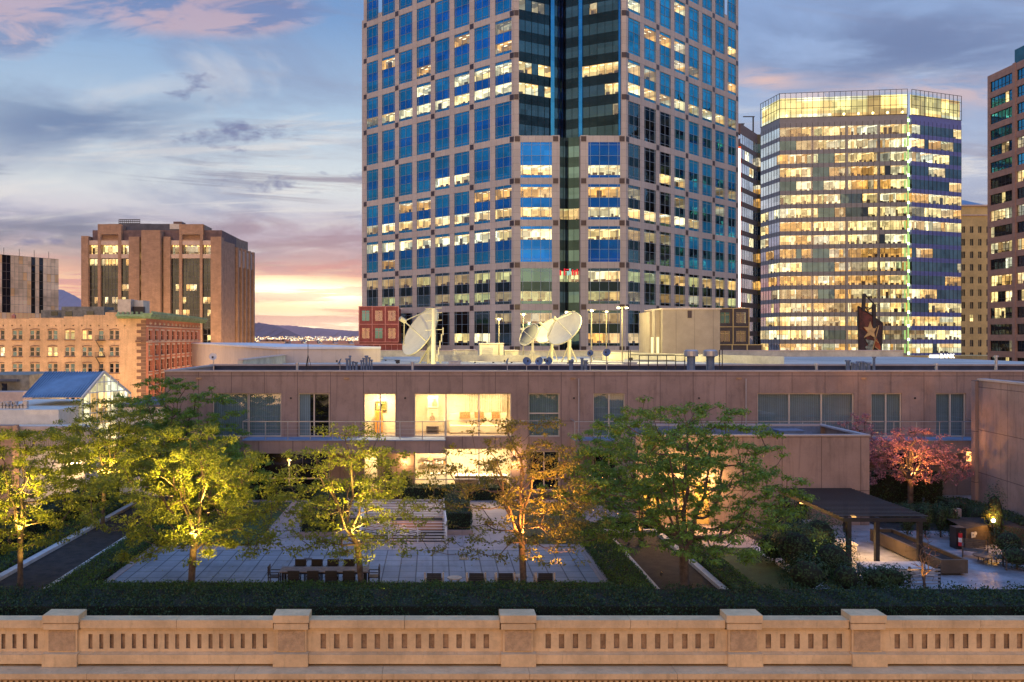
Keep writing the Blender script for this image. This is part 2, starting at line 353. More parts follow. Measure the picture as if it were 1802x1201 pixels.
# ---------------------------------------------------------------- mesh builder
UP = Vector((0, 0, 1))
class F:
    """a facade frame: s along the wall, z up, d outwards"""
    def __init__(s, o, p=None, u=None):
        s.o = Vector((o[0], o[1], 0))
        if p: d = Vector((p[0]-o[0], p[1]-o[1], 0)); s.L = d.length; s.u = d.normalized()
        else: s.u = Vector((u[0], u[1], 0)).normalized(); s.L = 0
        s.n = Vector((s.u.y, -s.u.x, 0))
    def __call__(s, a, z, d=0.0): return s.o+s.u*a+s.n*d+Vector((0, 0, z))
WORLD = F((0, 0), u=(1, 0))       # d = -y
WL = {}
class B:
    def __init__(s): s.v = []; s.f = []; s.m = []; s.ml = []
    def mi(s, m):
        if m not in s.ml: s.ml.append(m)
        return s.ml.index(m)
    def poly(s, pts, m):
        k = len(s.v); s.v += [tuple(p) for p in pts]; s.f.append(tuple(range(k, k+len(pts)))); s.m.append(s.mi(m))
    def quad(s, fr, s0, s1, z0, z1, d, m): s.poly([fr(s0, z0, d), fr(s1, z0, d), fr(s1, z1, d), fr(s0, z1, d)], m)
    def fbox(s, fr, s0, s1, z0, z1, d0, d1, m, skip=''):
        k = len(s.v)
        for d in (d0, d1):
            for (a, z) in ((s0, z0), (s1, z0), (s1, z1), (s0, z1)): s.v.append(tuple(fr(a, z, d)))
        fs = {'b': (0, 3, 2, 1), 'f': (4, 5, 6, 7), 'd': (0, 1, 5, 4), 'r': (1, 2, 6, 5), 'u': (2, 3, 7, 6), 'l': (3, 0, 4, 7)}
        mi = s.mi(m)
        for q, t in fs.items():
            if q in skip: continue
            s.f.append(tuple(k+i for i in t)); s.m.append(mi)
    def box(s, x0, x1, y0, y1, z0, z1, m): s.fbox(WORLD, x0, x1, z0, z1, -y1, -y0, m)
    def tube(s, pts, r, m, n=8, cap=True):
        pts = [Vector(p) for p in pts]
        if not hasattr(r, '__len__'): r = [r]*len(pts)
        k0 = len(s.v); prev = None
        for i, p in enumerate(pts):
            t = (pts[min(i+1, len(pts)-1)]-pts[max(i-1, 0)]).normalized()
            if prev is None:
                a = t.orthogonal().normalized()
            else:
                a = (prev-t*prev.dot(t)); a = a.normalized() if a.length > 1e-6 else t.orthogonal().normalized()
            prev = a; b = t.cross(a)
            for j in range(n):
                w = 2*math.pi*j/n; s.v.append(tuple(p+(a*math.cos(w)+b*math.sin(w))*r[i]))
        mi = s.mi(m)
        for i in range(len(pts)-1):
            for j in range(n):
                q = k0+i*n+j; q2 = k0+i*n+(j+1) % n
                s.f.append((q, q2, q2+n, q+n)); s.m.append(mi)
        if cap:
            s.f.append(tuple(k0+j for j in range(n))[::-1]); s.m.append(mi)
            e = k0+(len(pts)-1)*n; s.f.append(tuple(e+j for j in range(n))); s.m.append(mi)
    def bar(s, a, b, w, h, m):
        a = Vector(a); b = Vector(b); t = (b-a).normalized(); sx = t.cross(UP)
        sx = sx.normalized() if sx.length > 1e-4 else Vector((1, 0, 0)); uy = sx.cross(t).normalized()
        k = len(s.v)
        for p in (a, b):
            for (i, j) in ((-1, -1), (1, -1), (1, 1), (-1, 1)): s.v.append(tuple(p+sx*(i*w/2)+uy*(j*h/2)))
        mi = s.mi(m)
        for t_ in ((0, 3, 2, 1), (4, 5, 6, 7), (0, 1, 5, 4), (1, 2, 6, 5), (2, 3, 7, 6), (3, 0, 4, 7)):
            s.f.append(tuple(k+i for i in t_)); s.m.append(mi)
    def sph(s, c, r, m, n=8, k=6, sz=1.0):
        pts = [(c[0], c[1], c[2]+r*sz*math.cos(math.pi*i/k)) for i in range(k+1)]
        rr = [max(.001, r*math.sin(math.pi*i/k)) for i in range(k+1)]
        s.tube(pts, rr, m, n)
    def lathe(s, base, axis, prof, m, n=20):
        base = Vector(base); axis = Vector(axis).normalized()
        pts = [base+axis*h for (h, r) in prof]
        a = axis.orthogonal().normalized(); b = axis.cross(a); k0 = len(s.v)
        for p, (h, r) in zip(pts, prof):
            for j in range(n):
                w = 2*math.pi*j/n; s.v.append(tuple(p+(a*math.cos(w)+b*math.sin(w))*r))
        mi = s.mi(m)
        for i in range(len(prof)-1):
            for j in range(n):
                q = k0+i*n+j; q2 = k0+i*n+(j+1) % n
                s.f.append((q, q2, q2+n, q+n)); s.m.append(mi)
    def build(s, name, parent=None, loc=None, smooth=False, local=False):
        me = bpy.data.meshes.new(name)
        off = Vector(WL.get(parent.name, (0, 0, 0))) if parent else Vector(loc or (0, 0, 0))
        if local: off = Vector((0, 0, 0))
        me.from_pydata([(a-off.x, b-off.y, c-off.z) for a, b, c in s.v], [], s.f)
        for m in s.ml: me.materials.append(m)
        me.polygons.foreach_set('material_index', s.m)
        if smooth: me.polygons.foreach_set('use_smooth', [True]*len(s.f))
        me.update()
        o = bpy.data.objects.new(name, me); COL.objects.link(o)
        if parent: o.parent = parent; WL[o.name] = tuple(off)
        else: o.location = off; WL[o.name] = tuple(off)
        return o
def tag(o, label, cat, group=None, kind=None):
    if label: o['label'] = label
    if cat: o['category'] = cat
    if group: o['group'] = group
    if kind: o['kind'] = kind
    return o
def thing(name, label, cat, loc=(0, 0, 0), group=None, rz=0):
    o = bpy.data.objects.new(name, None); COL.objects.link(o); o.empty_display_size = .2
    o.location = loc; o.rotation_euler = (0, 0, rz); WL[o.name] = tuple(loc)
    return tag(o, label, cat, group)
def struct(b, name):
    o = b.build(name); o['kind'] = 'structure'; return o
def copy_tree(o, parent=None):
    c = o.copy(); COL.objects.link(c)
    if parent: c.parent = parent
    for ch in list(o.children): copy_tree(ch, c)
    return c
def G(px, py, z=0.0):
    """ground point seen at a pixel of the photograph, for a surface at height z"""
    D = (HC-z)*FPX/(py-CY); return ((px-CX)*D/FPX, D)
def PX(px, D): return (px-CX)*D/FPX
def PZ(py, D): return HC+(CY-py)*D/FPX

def wall(b, fr, s0, s1, z0, z1, ops, m, t=.3, d=0.0, rm=None):
    """front sheet with real openings and reveals"""
    ss = sorted({s0, s1, *[o[0] for o in ops], *[o[1] for o in ops]}); zs = sorted({z0, z1, *[o[2] for o in ops], *[o[3] for o in ops]})
    ss = [x for x in ss if s0 <= x <= s1]; zs = [x for x in zs if z0 <= x <= z1]
    for j in range(len(zs)-1):
        run = None; zc = (zs[j]+zs[j+1])/2
        for i in range(len(ss)):
            solid = i < len(ss)-1 and not any(o[0] < (ss[i]+ss[i+1])/2 < o[1] and o[2] < zc < o[3] for o in ops)
            if solid and run is None: run = ss[i]
            if not solid and run is not None:
                b.quad(fr, run, ss[i], zs[j], zs[j+1], d, m); run = None
    rm = rm or m
    for (a0, a1, c0, c1) in [o[:4] for o in ops]:
        b.poly([fr(a0, c0, d), fr(a0, c1, d), fr(a0, c1, d-t), fr(a0, c0, d-t)], rm)
        b.poly([fr(a1, c0, d), fr(a1, c0, d-t), fr(a1, c1, d-t), fr(a1, c1, d)], rm)
        b.poly([fr(a0, c1, d), fr(a1, c1, d), fr(a1, c1, d-t), fr(a0, c1, d-t)], rm)
        b.poly([fr(a0, c0, d), fr(a0, c0, d-t), fr(a1, c0, d-t), fr(a1, c0, d)], rm)
def room(b, fr, s0, s1, z0, z1, d, wm, cm, depth=2.6, furn=True, strips=True, rnd=random):
    """an interior behind the glass: back wall, sides, ceiling with light strips, furniture"""
    e = .02; s0 += e; s1 -= e; z0 += e; z1 -= e
    b.quad(fr, s0, s1, z0, z1, d-depth, wm)
    b.poly([fr(s0, z0, d), fr(s0, z1, d), fr(s0, z1, d-depth), fr(s0, z0, d-depth)], wm)
    b.poly([fr(s1, z0, d), fr(s1, z1, d), fr(s1, z1, d-depth), fr(s1, z0, d-depth)], wm)
    b.poly([fr(s0, z0, d), fr(s1, z0, d), fr(s1, z0, d-depth), fr(s0, z0, d-depth)], M['furn'])
    b.poly([fr(s0, z1, d), fr(s1, z1, d), fr(s1, z1, d-depth), fr(s0, z1, d-depth)], wm)
    w = s1-s0
    if strips:
        k = max(1, int(w/1.6))
        for i in range(k):
            c = s0+w*(i+.5)/k
            for dd in (.5, 1.6):
                b.poly([fr(c-.42, z1-.03, d-dd), fr(c+.42, z1-.03, d-dd), fr(c+.42, z1-.03, d-dd-.3), fr(c-.42, z1-.03, d-dd-.3)], cm)
    if furn:
        h = z1-z0; a = s0+rnd.random()*.4
        while a < s1-.5:
            ww = rnd.uniform(.35, 1.1); ww = min(ww, s1-a-.05); hh = h*rnd.choice((.15, .2, .28, .4, .22, .75 if rnd.random() < .25 else .2))
            dd = d-rnd.uniform(.3, 1.6)
            b.fbox(fr, a, a+ww, z0, z0+hh, dd-.3, dd, M['furn'], 'bd')
            a += ww+rnd.uniform(.1, 1.3)
# ================================================================ SETTING
STREET = -12.0
b = B(); b.poly([(-20000, -200, STREET), (20000, -200, STREET), (20000, 23500, STREET), (-20000, 23500, STREET)], M['city']); struct(b, 'ground')
b = B(); b.poly([(-46, 20, STREET+.05), (-26, 20, STREET+.05), (-26, 260, STREET+.05), (-46, 260, STREET+.05)], M['asphalt'])
for i in range(24): b.box(-36.1, -35.9, 60+i*8, 63+i*8, STREET+.054, STREET+.058, M['white'])
struct(b, 'road')

# ---------------------------------------------------------------- mountains
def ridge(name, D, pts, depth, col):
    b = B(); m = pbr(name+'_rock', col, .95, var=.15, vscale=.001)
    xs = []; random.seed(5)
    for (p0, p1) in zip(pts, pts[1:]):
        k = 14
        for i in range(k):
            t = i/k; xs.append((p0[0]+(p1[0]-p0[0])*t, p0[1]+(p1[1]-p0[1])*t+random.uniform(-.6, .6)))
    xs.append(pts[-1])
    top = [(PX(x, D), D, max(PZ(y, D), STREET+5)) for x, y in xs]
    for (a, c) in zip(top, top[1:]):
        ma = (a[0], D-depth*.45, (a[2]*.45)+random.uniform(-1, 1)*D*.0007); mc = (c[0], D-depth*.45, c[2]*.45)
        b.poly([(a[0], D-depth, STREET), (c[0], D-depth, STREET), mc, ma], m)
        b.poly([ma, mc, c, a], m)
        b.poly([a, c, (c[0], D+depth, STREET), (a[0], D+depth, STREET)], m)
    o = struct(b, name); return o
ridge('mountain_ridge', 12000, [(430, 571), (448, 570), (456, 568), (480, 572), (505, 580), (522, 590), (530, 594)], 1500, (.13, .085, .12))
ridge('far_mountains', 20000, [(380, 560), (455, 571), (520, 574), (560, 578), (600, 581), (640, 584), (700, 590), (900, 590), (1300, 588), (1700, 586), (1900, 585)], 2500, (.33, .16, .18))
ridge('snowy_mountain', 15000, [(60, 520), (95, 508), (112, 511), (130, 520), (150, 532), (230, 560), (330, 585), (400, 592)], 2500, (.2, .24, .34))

# ---------------------------------------------------------------- far city: lights and low blocks
b = B(); random.seed(3)
for i in range(1100):
    D = random.uniform(900, 6500); py = random.choice((random.uniform(592.5, 600), random.uniform(595, 606))); z = 10.8-(py-595)/1585*D
    if z < STREET or z > 30: continue
    px = random.uniform(400, 660); s = D*.00027*random.uniform(.4, 1.5); x = PX(px, D)
    b.box(x-s, x+s, D-.3, D+.3, z-s, z+s, M['ceil'] if random.random() < .6 else M['bulb'])
o = b.build('city_lights'); tag(o, 'spread of tiny warm lights on the far valley floor', 'lights', kind='stuff')
b = B(); fc = [pbr('far_block_a', (.3,.2,.17), .9), pbr('far_block_b', (.2,.13,.12), .9), pbr('far_tree_dark', (.05,.045,.03), .95)]
for i in range(420):
    D = random.uniform(420, 3000); x = PX(random.uniform(425, 660), D); w = random.uniform(8, 30); h = random.uniform(4, 12)
    b.box(x-w/2, x+w/2, D, D+random.uniform(8, 25), STREET, STREET+h*.7, random.choice(fc))
for i in range(120):
    D = random.uniform(300, 1500); a = random.choice((-1, 1)); x = a*random.uniform(.5, .75)*D; w = random.uniform(15, 40)
    b.box(x-w/2, x+w/2, D, D+30, STREET, STREET+random.uniform(6, 22), random.choice(fc[:2]))
o = b.build('far_city_blocks'); tag(o, 'far-off low roofs and blocks below the mountains', 'city', kind='stuff')

# ---------------------------------------------------------------- central tower
TL, TA, TB_, TR = (-15.7, 199.0), (14.9, 169.0), (35.9, 169.0), (67.6, 200.5)
fl = F(TL, TA); fr_face = F(TB_, TR); fch = F(TA, TB_)
root = thing('office_tower', 'tallest tower, pale granite with blue glass bays and a notched front corner', 'tower', (25, 190, STREET))
ZM0, MOD = 8.7, 7.89           # module joint level
mods = list(range(-1, 12))
rnd = random.Random(8)
# lit fraction per (module counted up from joint 8.7): (upper, lower)
def lit_state(face, m, bay, up):
    # bay 0 = far end, 7 = next to the front corner
    r = rnd.random()
    if m == 0: return (r < .35 and 4) if up else (r < .7 and (2 if r < .3 else 1))
    if m == 1:
        if up: return 3 if bay > 0 and r < .35 else (1 if (face == 'r' or face == 'c') and r < .9 else 4 if r < .6 else (3 if r < .9 else 0))
        return (4 if r < .5 else 3 if r < .8 else 1 if face == 'c' else 0)
    if m == 2:
        if face == 'r': return (4 if bay > 4 else 0) if up else 0
        return 1 if up and r < .93 else (2 if r > .93 else 0)
    if m == 3:
        if face == 'r': return (0 if up and r < .6 else 4) if up else (1 if bay > 2 else 0)
        if up: return (2 if bay in (3, 4, 2) or bay > 5 else 0) if r < .8 else 0
        return 1 if bay > 0 else 4
    if m == 4: return (0 if up else (1 if bay in (4, 5) or r < .1 else (4 if r < .25 else 0)))
    if m == 5: return 0
    if m == 6:
        if up: return (1 if (face == 'l' and bay in (5, 6, 7, 3)) or (face == 'r' and bay > 6) else 4 if r < .2 else 0)
        return 1 if r < .93 and bay > 0 else 4
    if m == 7: return (2 if r < .18 else 4 if r < .28 else 0)
    if m == 8: return (1 if r < .12 else 0)
    return 1 if r < .06 else 0
def tower_window(b, fr, s0, s1, z0, z1, lu, ll, cols, g=M['blue'], sp_=M['spandrel']):
    h = z1-z0; D0 = -.13
    y = [z0, z0+.5, z0+2.35, z0+4.15, z0+h-.5, z1]
    for i in range(5):
        lit = None
        if i == 1: lit = ll
        if i == 3: lit = lu
        if lit is False: lit = 0
        if i in (1, 3) and lit:
            k = {1: 1 if rnd.random() < .6 else 0, 2: 2, 3: 3, 4: 4}[lit]
            b.quad(fr, s0, s1, y[i], y[i+1], D0, M['pane'])
            room(b, fr, s0, s1, y[i], y[i+1], D0-.02, M['lit'][k], M['ceil'] if k < 3 else M['ceildim'], rnd=rnd)
        else:
            b.quad(fr, s0, s1, y[i], y[i+1], D0, sp_ if i == 2 else g)
            if i in (1, 3) and rnd.random() < .07:
                pass
    for k in range(5):
        if k: b.fbox(fr, s0, s1, y[k]-.03, y[k]+.03, D0-.01, D0+.06, M['mull'], 'b')
    w = s1-s0; e = min(.42, w*.12)
    xs = [s0+e, s1-e]+[s0+e+(w-2*e)*(j/cols) for j in range(1, cols)]
    for x in xs: b.fbox(fr, x-.035, x+.035, z0, z1, D0, D0+.07, M['mull'], 'bud')
    for x in (s0, s1): b.fbox(fr, x-.03, x+.03, z0, z1, D0, D0+.08, M['mull'], 'bud')
wins = []
frame = B(); sqs = B(); rest = B()
PIL = {'n': 8}
def face(fr, key, rev):
    L = fr.L; pitch = L/8; ww = pitch*.755
    for k in range(9):
        c = k*pitch; hw = (pitch-ww)/2
        a0, a1 = (c-hw if k else 0), (c+hw if k < 8 else L)
        ztop = 81.3 if (k in (0, 1) and not rev) or (k in (7, 8) and rev) else 96
        if (k == 0 and not rev) or (k == 8 and rev): ztop = 96; a0, a1 = (0, 1.0) if k == 0 else (L-1.0, L)
        frame.fbox(fr, a0, a1, STREET, ztop, -1.2, 0, M['granite'], 'b')
    for k in range(8):
        bay = k if not rev else 7-k
        s0 = k*pitch+(pitch-ww)/2; s1 = s0+ww
        if k == 0: s0 = 1.0 if not rev else s0
        if k == 7 and rev: s1 = L-1.0
        for m in mods:
            zj = ZM0+m*MOD
            if bay == 0 and zj > 75: 
                if abs(zj-(ZM0+9*MOD)) < 8.5 and zj < 82:
                    pass
                if zj > 81: continue
            frame.fbox(fr, s0, s1, zj-.62, zj+.62, -1.2, -.02, M['granite'], 'b')
            if m == 11 or (bay == 0 and zj+MOD > 88): continue
            w = B()
            g_, sp_ = (M['blue'], M['spandrel']) if key == 'l' else (M['blue_r'], M['blue'])
            if m <= 1: g_, sp_ = M['dglass'], M['dglass2']
            if key == 'r' and m < 6 and bay >= 5: g_, sp_ = M['dglass'], M['dglass2']  # dark panes stand for a dark building mirrored in these bays
            tower_window(w, fr, s0, s1, zj+.62, zj+MOD-.62, lit_state(key, m, bay, True), lit_state(key, m, bay, False), 2, g_, sp_)
            wins.append((w, m, s1-s0))
    for k in range(0, 9, 2):
        for m in mods:
            zj = ZM0+m*MOD; c = k*pitch; 
            if k == 0: c = .5
            if k == 8: c = L-.55
            frame.fbox(fr, c-.5, c+.5, zj-.5, zj+.5, -.1, .025, M['square'], 'b')
face(fl, 'l', False); face(fr_face, 'r', True)
# chamfer, lower part: two projecting bays beside a dark recess
ZT = ZM0+5*MOD
for (a, w0, w1, e) in ((0, 1.2, 7.1, 8.55), (12.45, 13.9, 19.9, 21.0)):
    frame.fbox(fch, a, w0, STREET, ZT+.7, -1.3, 0, M['granite'], 'b'); frame.fbox(fch, w1, e, STREET, ZT+.7, -3.5, 0, M['granite'], 'b')
    if a > 0: frame.fbox(fch, a, w0-.001, STREET, ZT+.69, -3.4, -1.31, M['granite'], 'f')
    for m in range(-1, 6):
        zj = ZM0+m*MOD
        frame.fbox(fch, w0, w1, zj-.62, zj+.62, -1.2, -.02, M['granite'], 'b')
        for c in (a+.6, e-.75): frame.fbox(fch, c-.5, c+.5, zj-.5, zj+.5, -.1, .025, M['square'], 'b')
        if m < 5:
            w = B(); tower_window(w, fch, w0, w1, zj+.62, zj+MOD-.62, lit_state('c', m, 6, True), lit_state('c', m, 5, False), 3, M['blue_c'] if m > 1 else M['dglass'], M['spandrel_c'] if m > 1 else M['dglass2'])
            wins.append((w, m, 5.9))
# corner pillars above
frame.fbox(fch, -.05, .9, ZT+.7, 96, -1.2, -.02, M['granite'], 'b'); frame.fbox(fch, 20.1, 21.05, ZT+.7, 96, -1.2, -.02, M['granite'], 'b')
for m in range(6, 12):
    zj = ZM0+m*MOD
    for c in (.42, 20.58): frame.fbox(fch, c-.42, c+.42, zj-.5, zj+.5, -.1, .01, M['square'], 'b')
frame.fbox(fch, .5, 8.55, ZT-.7, ZT+.72, -6, -1.31, M['granite'], 'fb'); frame.fbox(fch, 12.45, 20.5, ZT-.7, ZT+.72, -6, -1.31, M['granite'], 'fb')
glassb = B(); core = B()
def P2(s, d): p = fch(s, 0, d); return (p.x, p.y)
gl_f = [F(P2(.9, -.6), P2(7.4, -4.2)), F(P2(8.1, -4.2), P2(10.5, -5.6)), F(P2(10.5, -5.6), P2(12.7, -4.2)), F(P2(13.4, -4.2), P2(20.1, -.6))]
gl_f += [F(P2(8.5, -1.5), P2(10.5, -2.3)), F(P2(10.5, -2.3), P2(12.5, -1.5))]
for gi, f_ in enumerate(gl_f):
    n = 5 if gi in (0, 3) else 2
    low = ZT+.7 if gi < 4 else STREET
    hi = 96 if gi < 4 else ZT+.7
    gi = gi if gi < 4 else gi-3
    z = ZM0-2*MOD
    while z < hi-.1:
        for (za, zb, kind) in ((z+.9, z+2.95, 1), (z+2.95, z+MOD/2+.9, 0)):
            if zb <= low: continue
            za = max(za, low); zb = min(zb, hi)
            if zb <= za: continue
            for j in range(n):
                a0, a1 = f_.L*j/n, f_.L*(j+1)/n
                mod = (z-ZM0)/MOD; lit = 0
                if kind:
                    if gi in (0, 3) and 6 <= mod < 7: lit = 1 if rnd.random() < (.9 if (j < 3) == (gi == 0) else .45) else 0
                    elif gi in (0, 3) and rnd.random() < .05: lit = 4
                    if gi in (1, 2) and abs(mod-1.5) < .1: lit = 2
                    if gi in (1, 2) and abs(mod-3) < .1: lit = 2
                    if gi in (1, 2) and 1 <= mod < 1.4: lit = 0
                if lit:
                    glassb.quad(f_, a0, a1, za, zb, 0, M['pane']); room(glassb, f_, a0, a1, za, zb, -.02, M['lit'][{1: 0, 2: 3, 4: 4}[lit]], M['ceil'] if lit == 1 else M['ceildim'], 1.2, rnd=rnd)
                else: glassb.quad(f_, a0, a1, za, zb, 0, M['dglass'] if kind else M['dglass2'])
        z += MOD/2
    for j in range(n+1): glassb.fbox(f_, f_.L*j/n-.03, f_.L*j/n+.03, low, hi, .0, .07, M['dglass2'], 'bud')
fins = B()
for (a, bb) in ((7.38, 8.08), (12.72, 13.42)): fins.fbox(fch, a, bb, ZT+.7, 96, -4.3, -3.9, M['fin'], '')
fins.fbox(fch, 19.7, 20.09, ZT+.7, 96, -1.0, -.5, M['fin'], '')
glassb.build('curtain_wall', root)
sg = B(); rd = emis('red_reflection', (1, .04, .05), 1.0); bw = emis('cyan_reflection', (.5, 1, .9), .7)  # glowing bars stand for red logos reflected in the recess
for (a0, a1, z0, z1, m_) in ((8.7, 9.0, 22.6, 23.6, rd), (9.5, 9.75, 22.6, 23.9, rd), (9.9, 10.6, 23.6, 23.8, rd), (10.1, 10.4, 22.6, 23.4, bw), (10.5, 10.8, 22.8, 23.9, bw), (11.0, 11.3, 22.6, 23.7, rd), (11.4, 12.2, 23.3, 23.5, rd), (11.5, 11.75, 22.6, 23.6, rd), (11.9, 12.15, 22.7, 23.8, rd)): sg.fbox(fch, a0, a1, z0, z1, -1.2, -1.1, m_)
sg.build('sign_reflection', root); fins.build('blue_fin', root)
# rail of the cut-away top bays and their deep back wall
top = B()
for fr, a0, a1 in ((fl, 1.0, 5.0), (fr_face, fr_face.L-5.2, fr_face.L-1.0)):
    z = ZM0+9*MOD+.7
    top.fbox(fr, a0, a1, z, z+.08, -6, -.05, M['cap'])
    for q in (.5, 1.0): top.fbox(fr, a0, a1, z+q, z+q+.06, -.3, -.2, M['metal'])
    k = 0
    while a0+k*.6 < a1: top.fbox(fr, a0+k*.6, a0+k*.6+.05, z, z+1.1, -.3, -.22, M['metal']); k += 1
    top.fbox(fr, (5.0 if fr is fl else fr.L-5.5), (5.5 if fr is fl else fr.L-5.2), z, 96, -7, -1.21, M['trim'])
top.build('top_terrace', root)
core = B()
cpts = [fl(4.6, 0, -5), fl(fl.L, 0, -9), fch(10.5, 0, -9), fr_face(0, 0, -9), fr_face(fr_face.L-4.6, 0, -5)]
far = [Vector((62, 222, 0)), Vector((40, 236, 0)), Vector((10, 236, 0)), Vector((-11, 222, 0))]
pp = cpts+far
for i in range(len(pp)):
    a, c = pp[i], pp[(i+1) % len(pp)]
    core.poly([(a.x, a.y, STREET), (c.x, c.y, STREET), (c.x, c.y, 96), (a.x, a.y, 96)], M['dglass2'])
core.poly([(p.x, p.y, 95.9) for p in pp], M['roof'])
for (p0, p1) in ((TL, (TL[0]+22, TL[1]+30)), (TR, (TR[0]-22, TR[1]+30))):
    f_ = F((p0[0], p0[1]), p1); core.fbox(f_, 0, f_.L, STREET, 81, -.5, 0, M['granite'])
core.build('core_wall', root)
frame.build('granite_frame', root)
wins.sort(key=lambda w: (-w[2], w[1]))
# nearest hundred windows as parts, the others as one
for i, (w, m, sz) in enumerate(wins):
    if i < 99: w.build('window', root)
    else:
        k = len(rest.v); mp = [rest.mi(x) for x in w.ml]
        rest.v += w.v; rest.f += [tuple(q+k for q in f_) for f_ in w.f]; rest.m += [mp[q] for q in w.m]
o = rest.build('upper_windows', root); o['kind'] = 'stuff'

# podium wings at the tower's foot
def grid_building(root, f_, z0, z1, s0, s1, nb, nf, wallm, glass, litp, rnd, trim=None, name='window'):
    """wall of square-ish bays with framed windows"""
    bw = (s1-s0)/nb; fh = (z1-z0)/nf; ops = []
    for i in range(nb):
        for j in range(nf): ops.append((s0+bw*(i+.2), s0+bw*(i+.8), z0+fh*(j+.2), z0+fh*(j+.78)))
    w = B(); wall(w, f_, s0, s1, z0, z1, ops, wallm, .3)
    tm = trim or M['trim']
    for j in range(nf+1): w.fbox(f_, s0, s1, z0+fh*j-.08, z0+fh*j+.08, -.02, .08, tm)
    for i in range(nb+1): w.fbox(f_, s0+bw*i-.1, s0+bw*i+.1, z0, z1+.1, -.02, .1, tm)
    w.build('wall', root)
    for (a0, a1, c0, c1) in ops:
        q = B(); lit = rnd.random() < litp
        if lit: q.quad(f_, a0, a1, c0, c1, -.2, M['pane']); room(q, f_, a0, a1, c0, c1, -.22, M['lit'][rnd.choice((0, 1, 2, 4))], M['ceil'], rnd=rnd)
        else: q.quad(f_, a0, a1, c0, c1, -.2, glass)
        for k in range(3): x = a0+(a1-a0)*k/2; q.fbox(f_, max(a0, x-.05), min(a1, x+.05), c0, c1, -.2, -.1, tm)
        q.fbox(f_, a0, a1, c0+(c1-c0)*.75, c0+(c1-c0)*.75+.08, -.2, -.1, tm)
        q.build(name, root)
rnd = random.Random(4)
pr = thing('podium_wing', 'low red-lit stone wing with framed windows at the left foot of the granite tower', 'building', (-12, 178, STREET))
redm = pbr('red_lit_podium_stone', (.34,.075,.06), .6, var=.2); redt = pbr('red_lit_podium_trim', (.68,.28,.22), .6)  # red light at the tower foot put into stone and trim colours
f_ = F((PX(632, 176), 176), (PX(701, 176), 176)); grid_building(pr, f_, 10.0, PZ(540, 176), 0, f_.L, 3, 2, redm, M['dglass'], .75, rnd, redt)
w = B(); w.box(PX(632, 176), PX(701, 176), 176.4, 190, STREET, PZ(540, 176)-.1, redm); w.box(PX(624, 172), PX(712, 172), 172, 175.9, STREET, PZ(606, 172), redm)
for i in range(9): x = PX(626+i*10.4, 171.9); w.box(x, x+.12, 171.8, 171.97, 7.6, PZ(606, 172)+.02, redt)
w.box(PX(624, 172), PX(712, 172), 171.78, 171.97, PZ(606, 172)-.15, PZ(606, 172)+.08, redt); w.build('base', pr)
pr = thing('podium_wing', 'dark stone wing with framed windows at the right foot of the granite tower', 'building', (60, 178, STREET))
dkm = pbr('dark_podium_stone', (.055,.05,.055), .5, var=.2)
f_ = F((PX(1262, 176), 176), (PX(1318, 176), 176)); grid_building(pr, f_, PZ(608, 176), PZ(543, 176), 0, f_.L, 2, 2, dkm, M['dglass'], .7, rnd, M['beige'])
w = B(); w.box(PX(1262, 176), PX(1318, 176), 176.4, 190, STREET, PZ(543, 176)-.1, dkm); w.build('base', pr)
pr = thing('podium_wing', 'lowest dark stone wing with two framed windows, right of the tower', 'building', (62, 165, STREET))
f_ = F((PX(1262, 165), 165), (PX(1341, 165), 165)); grid_building(pr, f_, PZ(650, 165), PZ(607, 165), 0, f_.L, 3, 1, dkm, M['dglass'], .3, rnd, M['beige'])
w = B(); w.box(PX(1262, 165), PX(1341, 165), 165.4, 175, STREET, PZ(607, 165)-.1, dkm); w.build('base', pr)

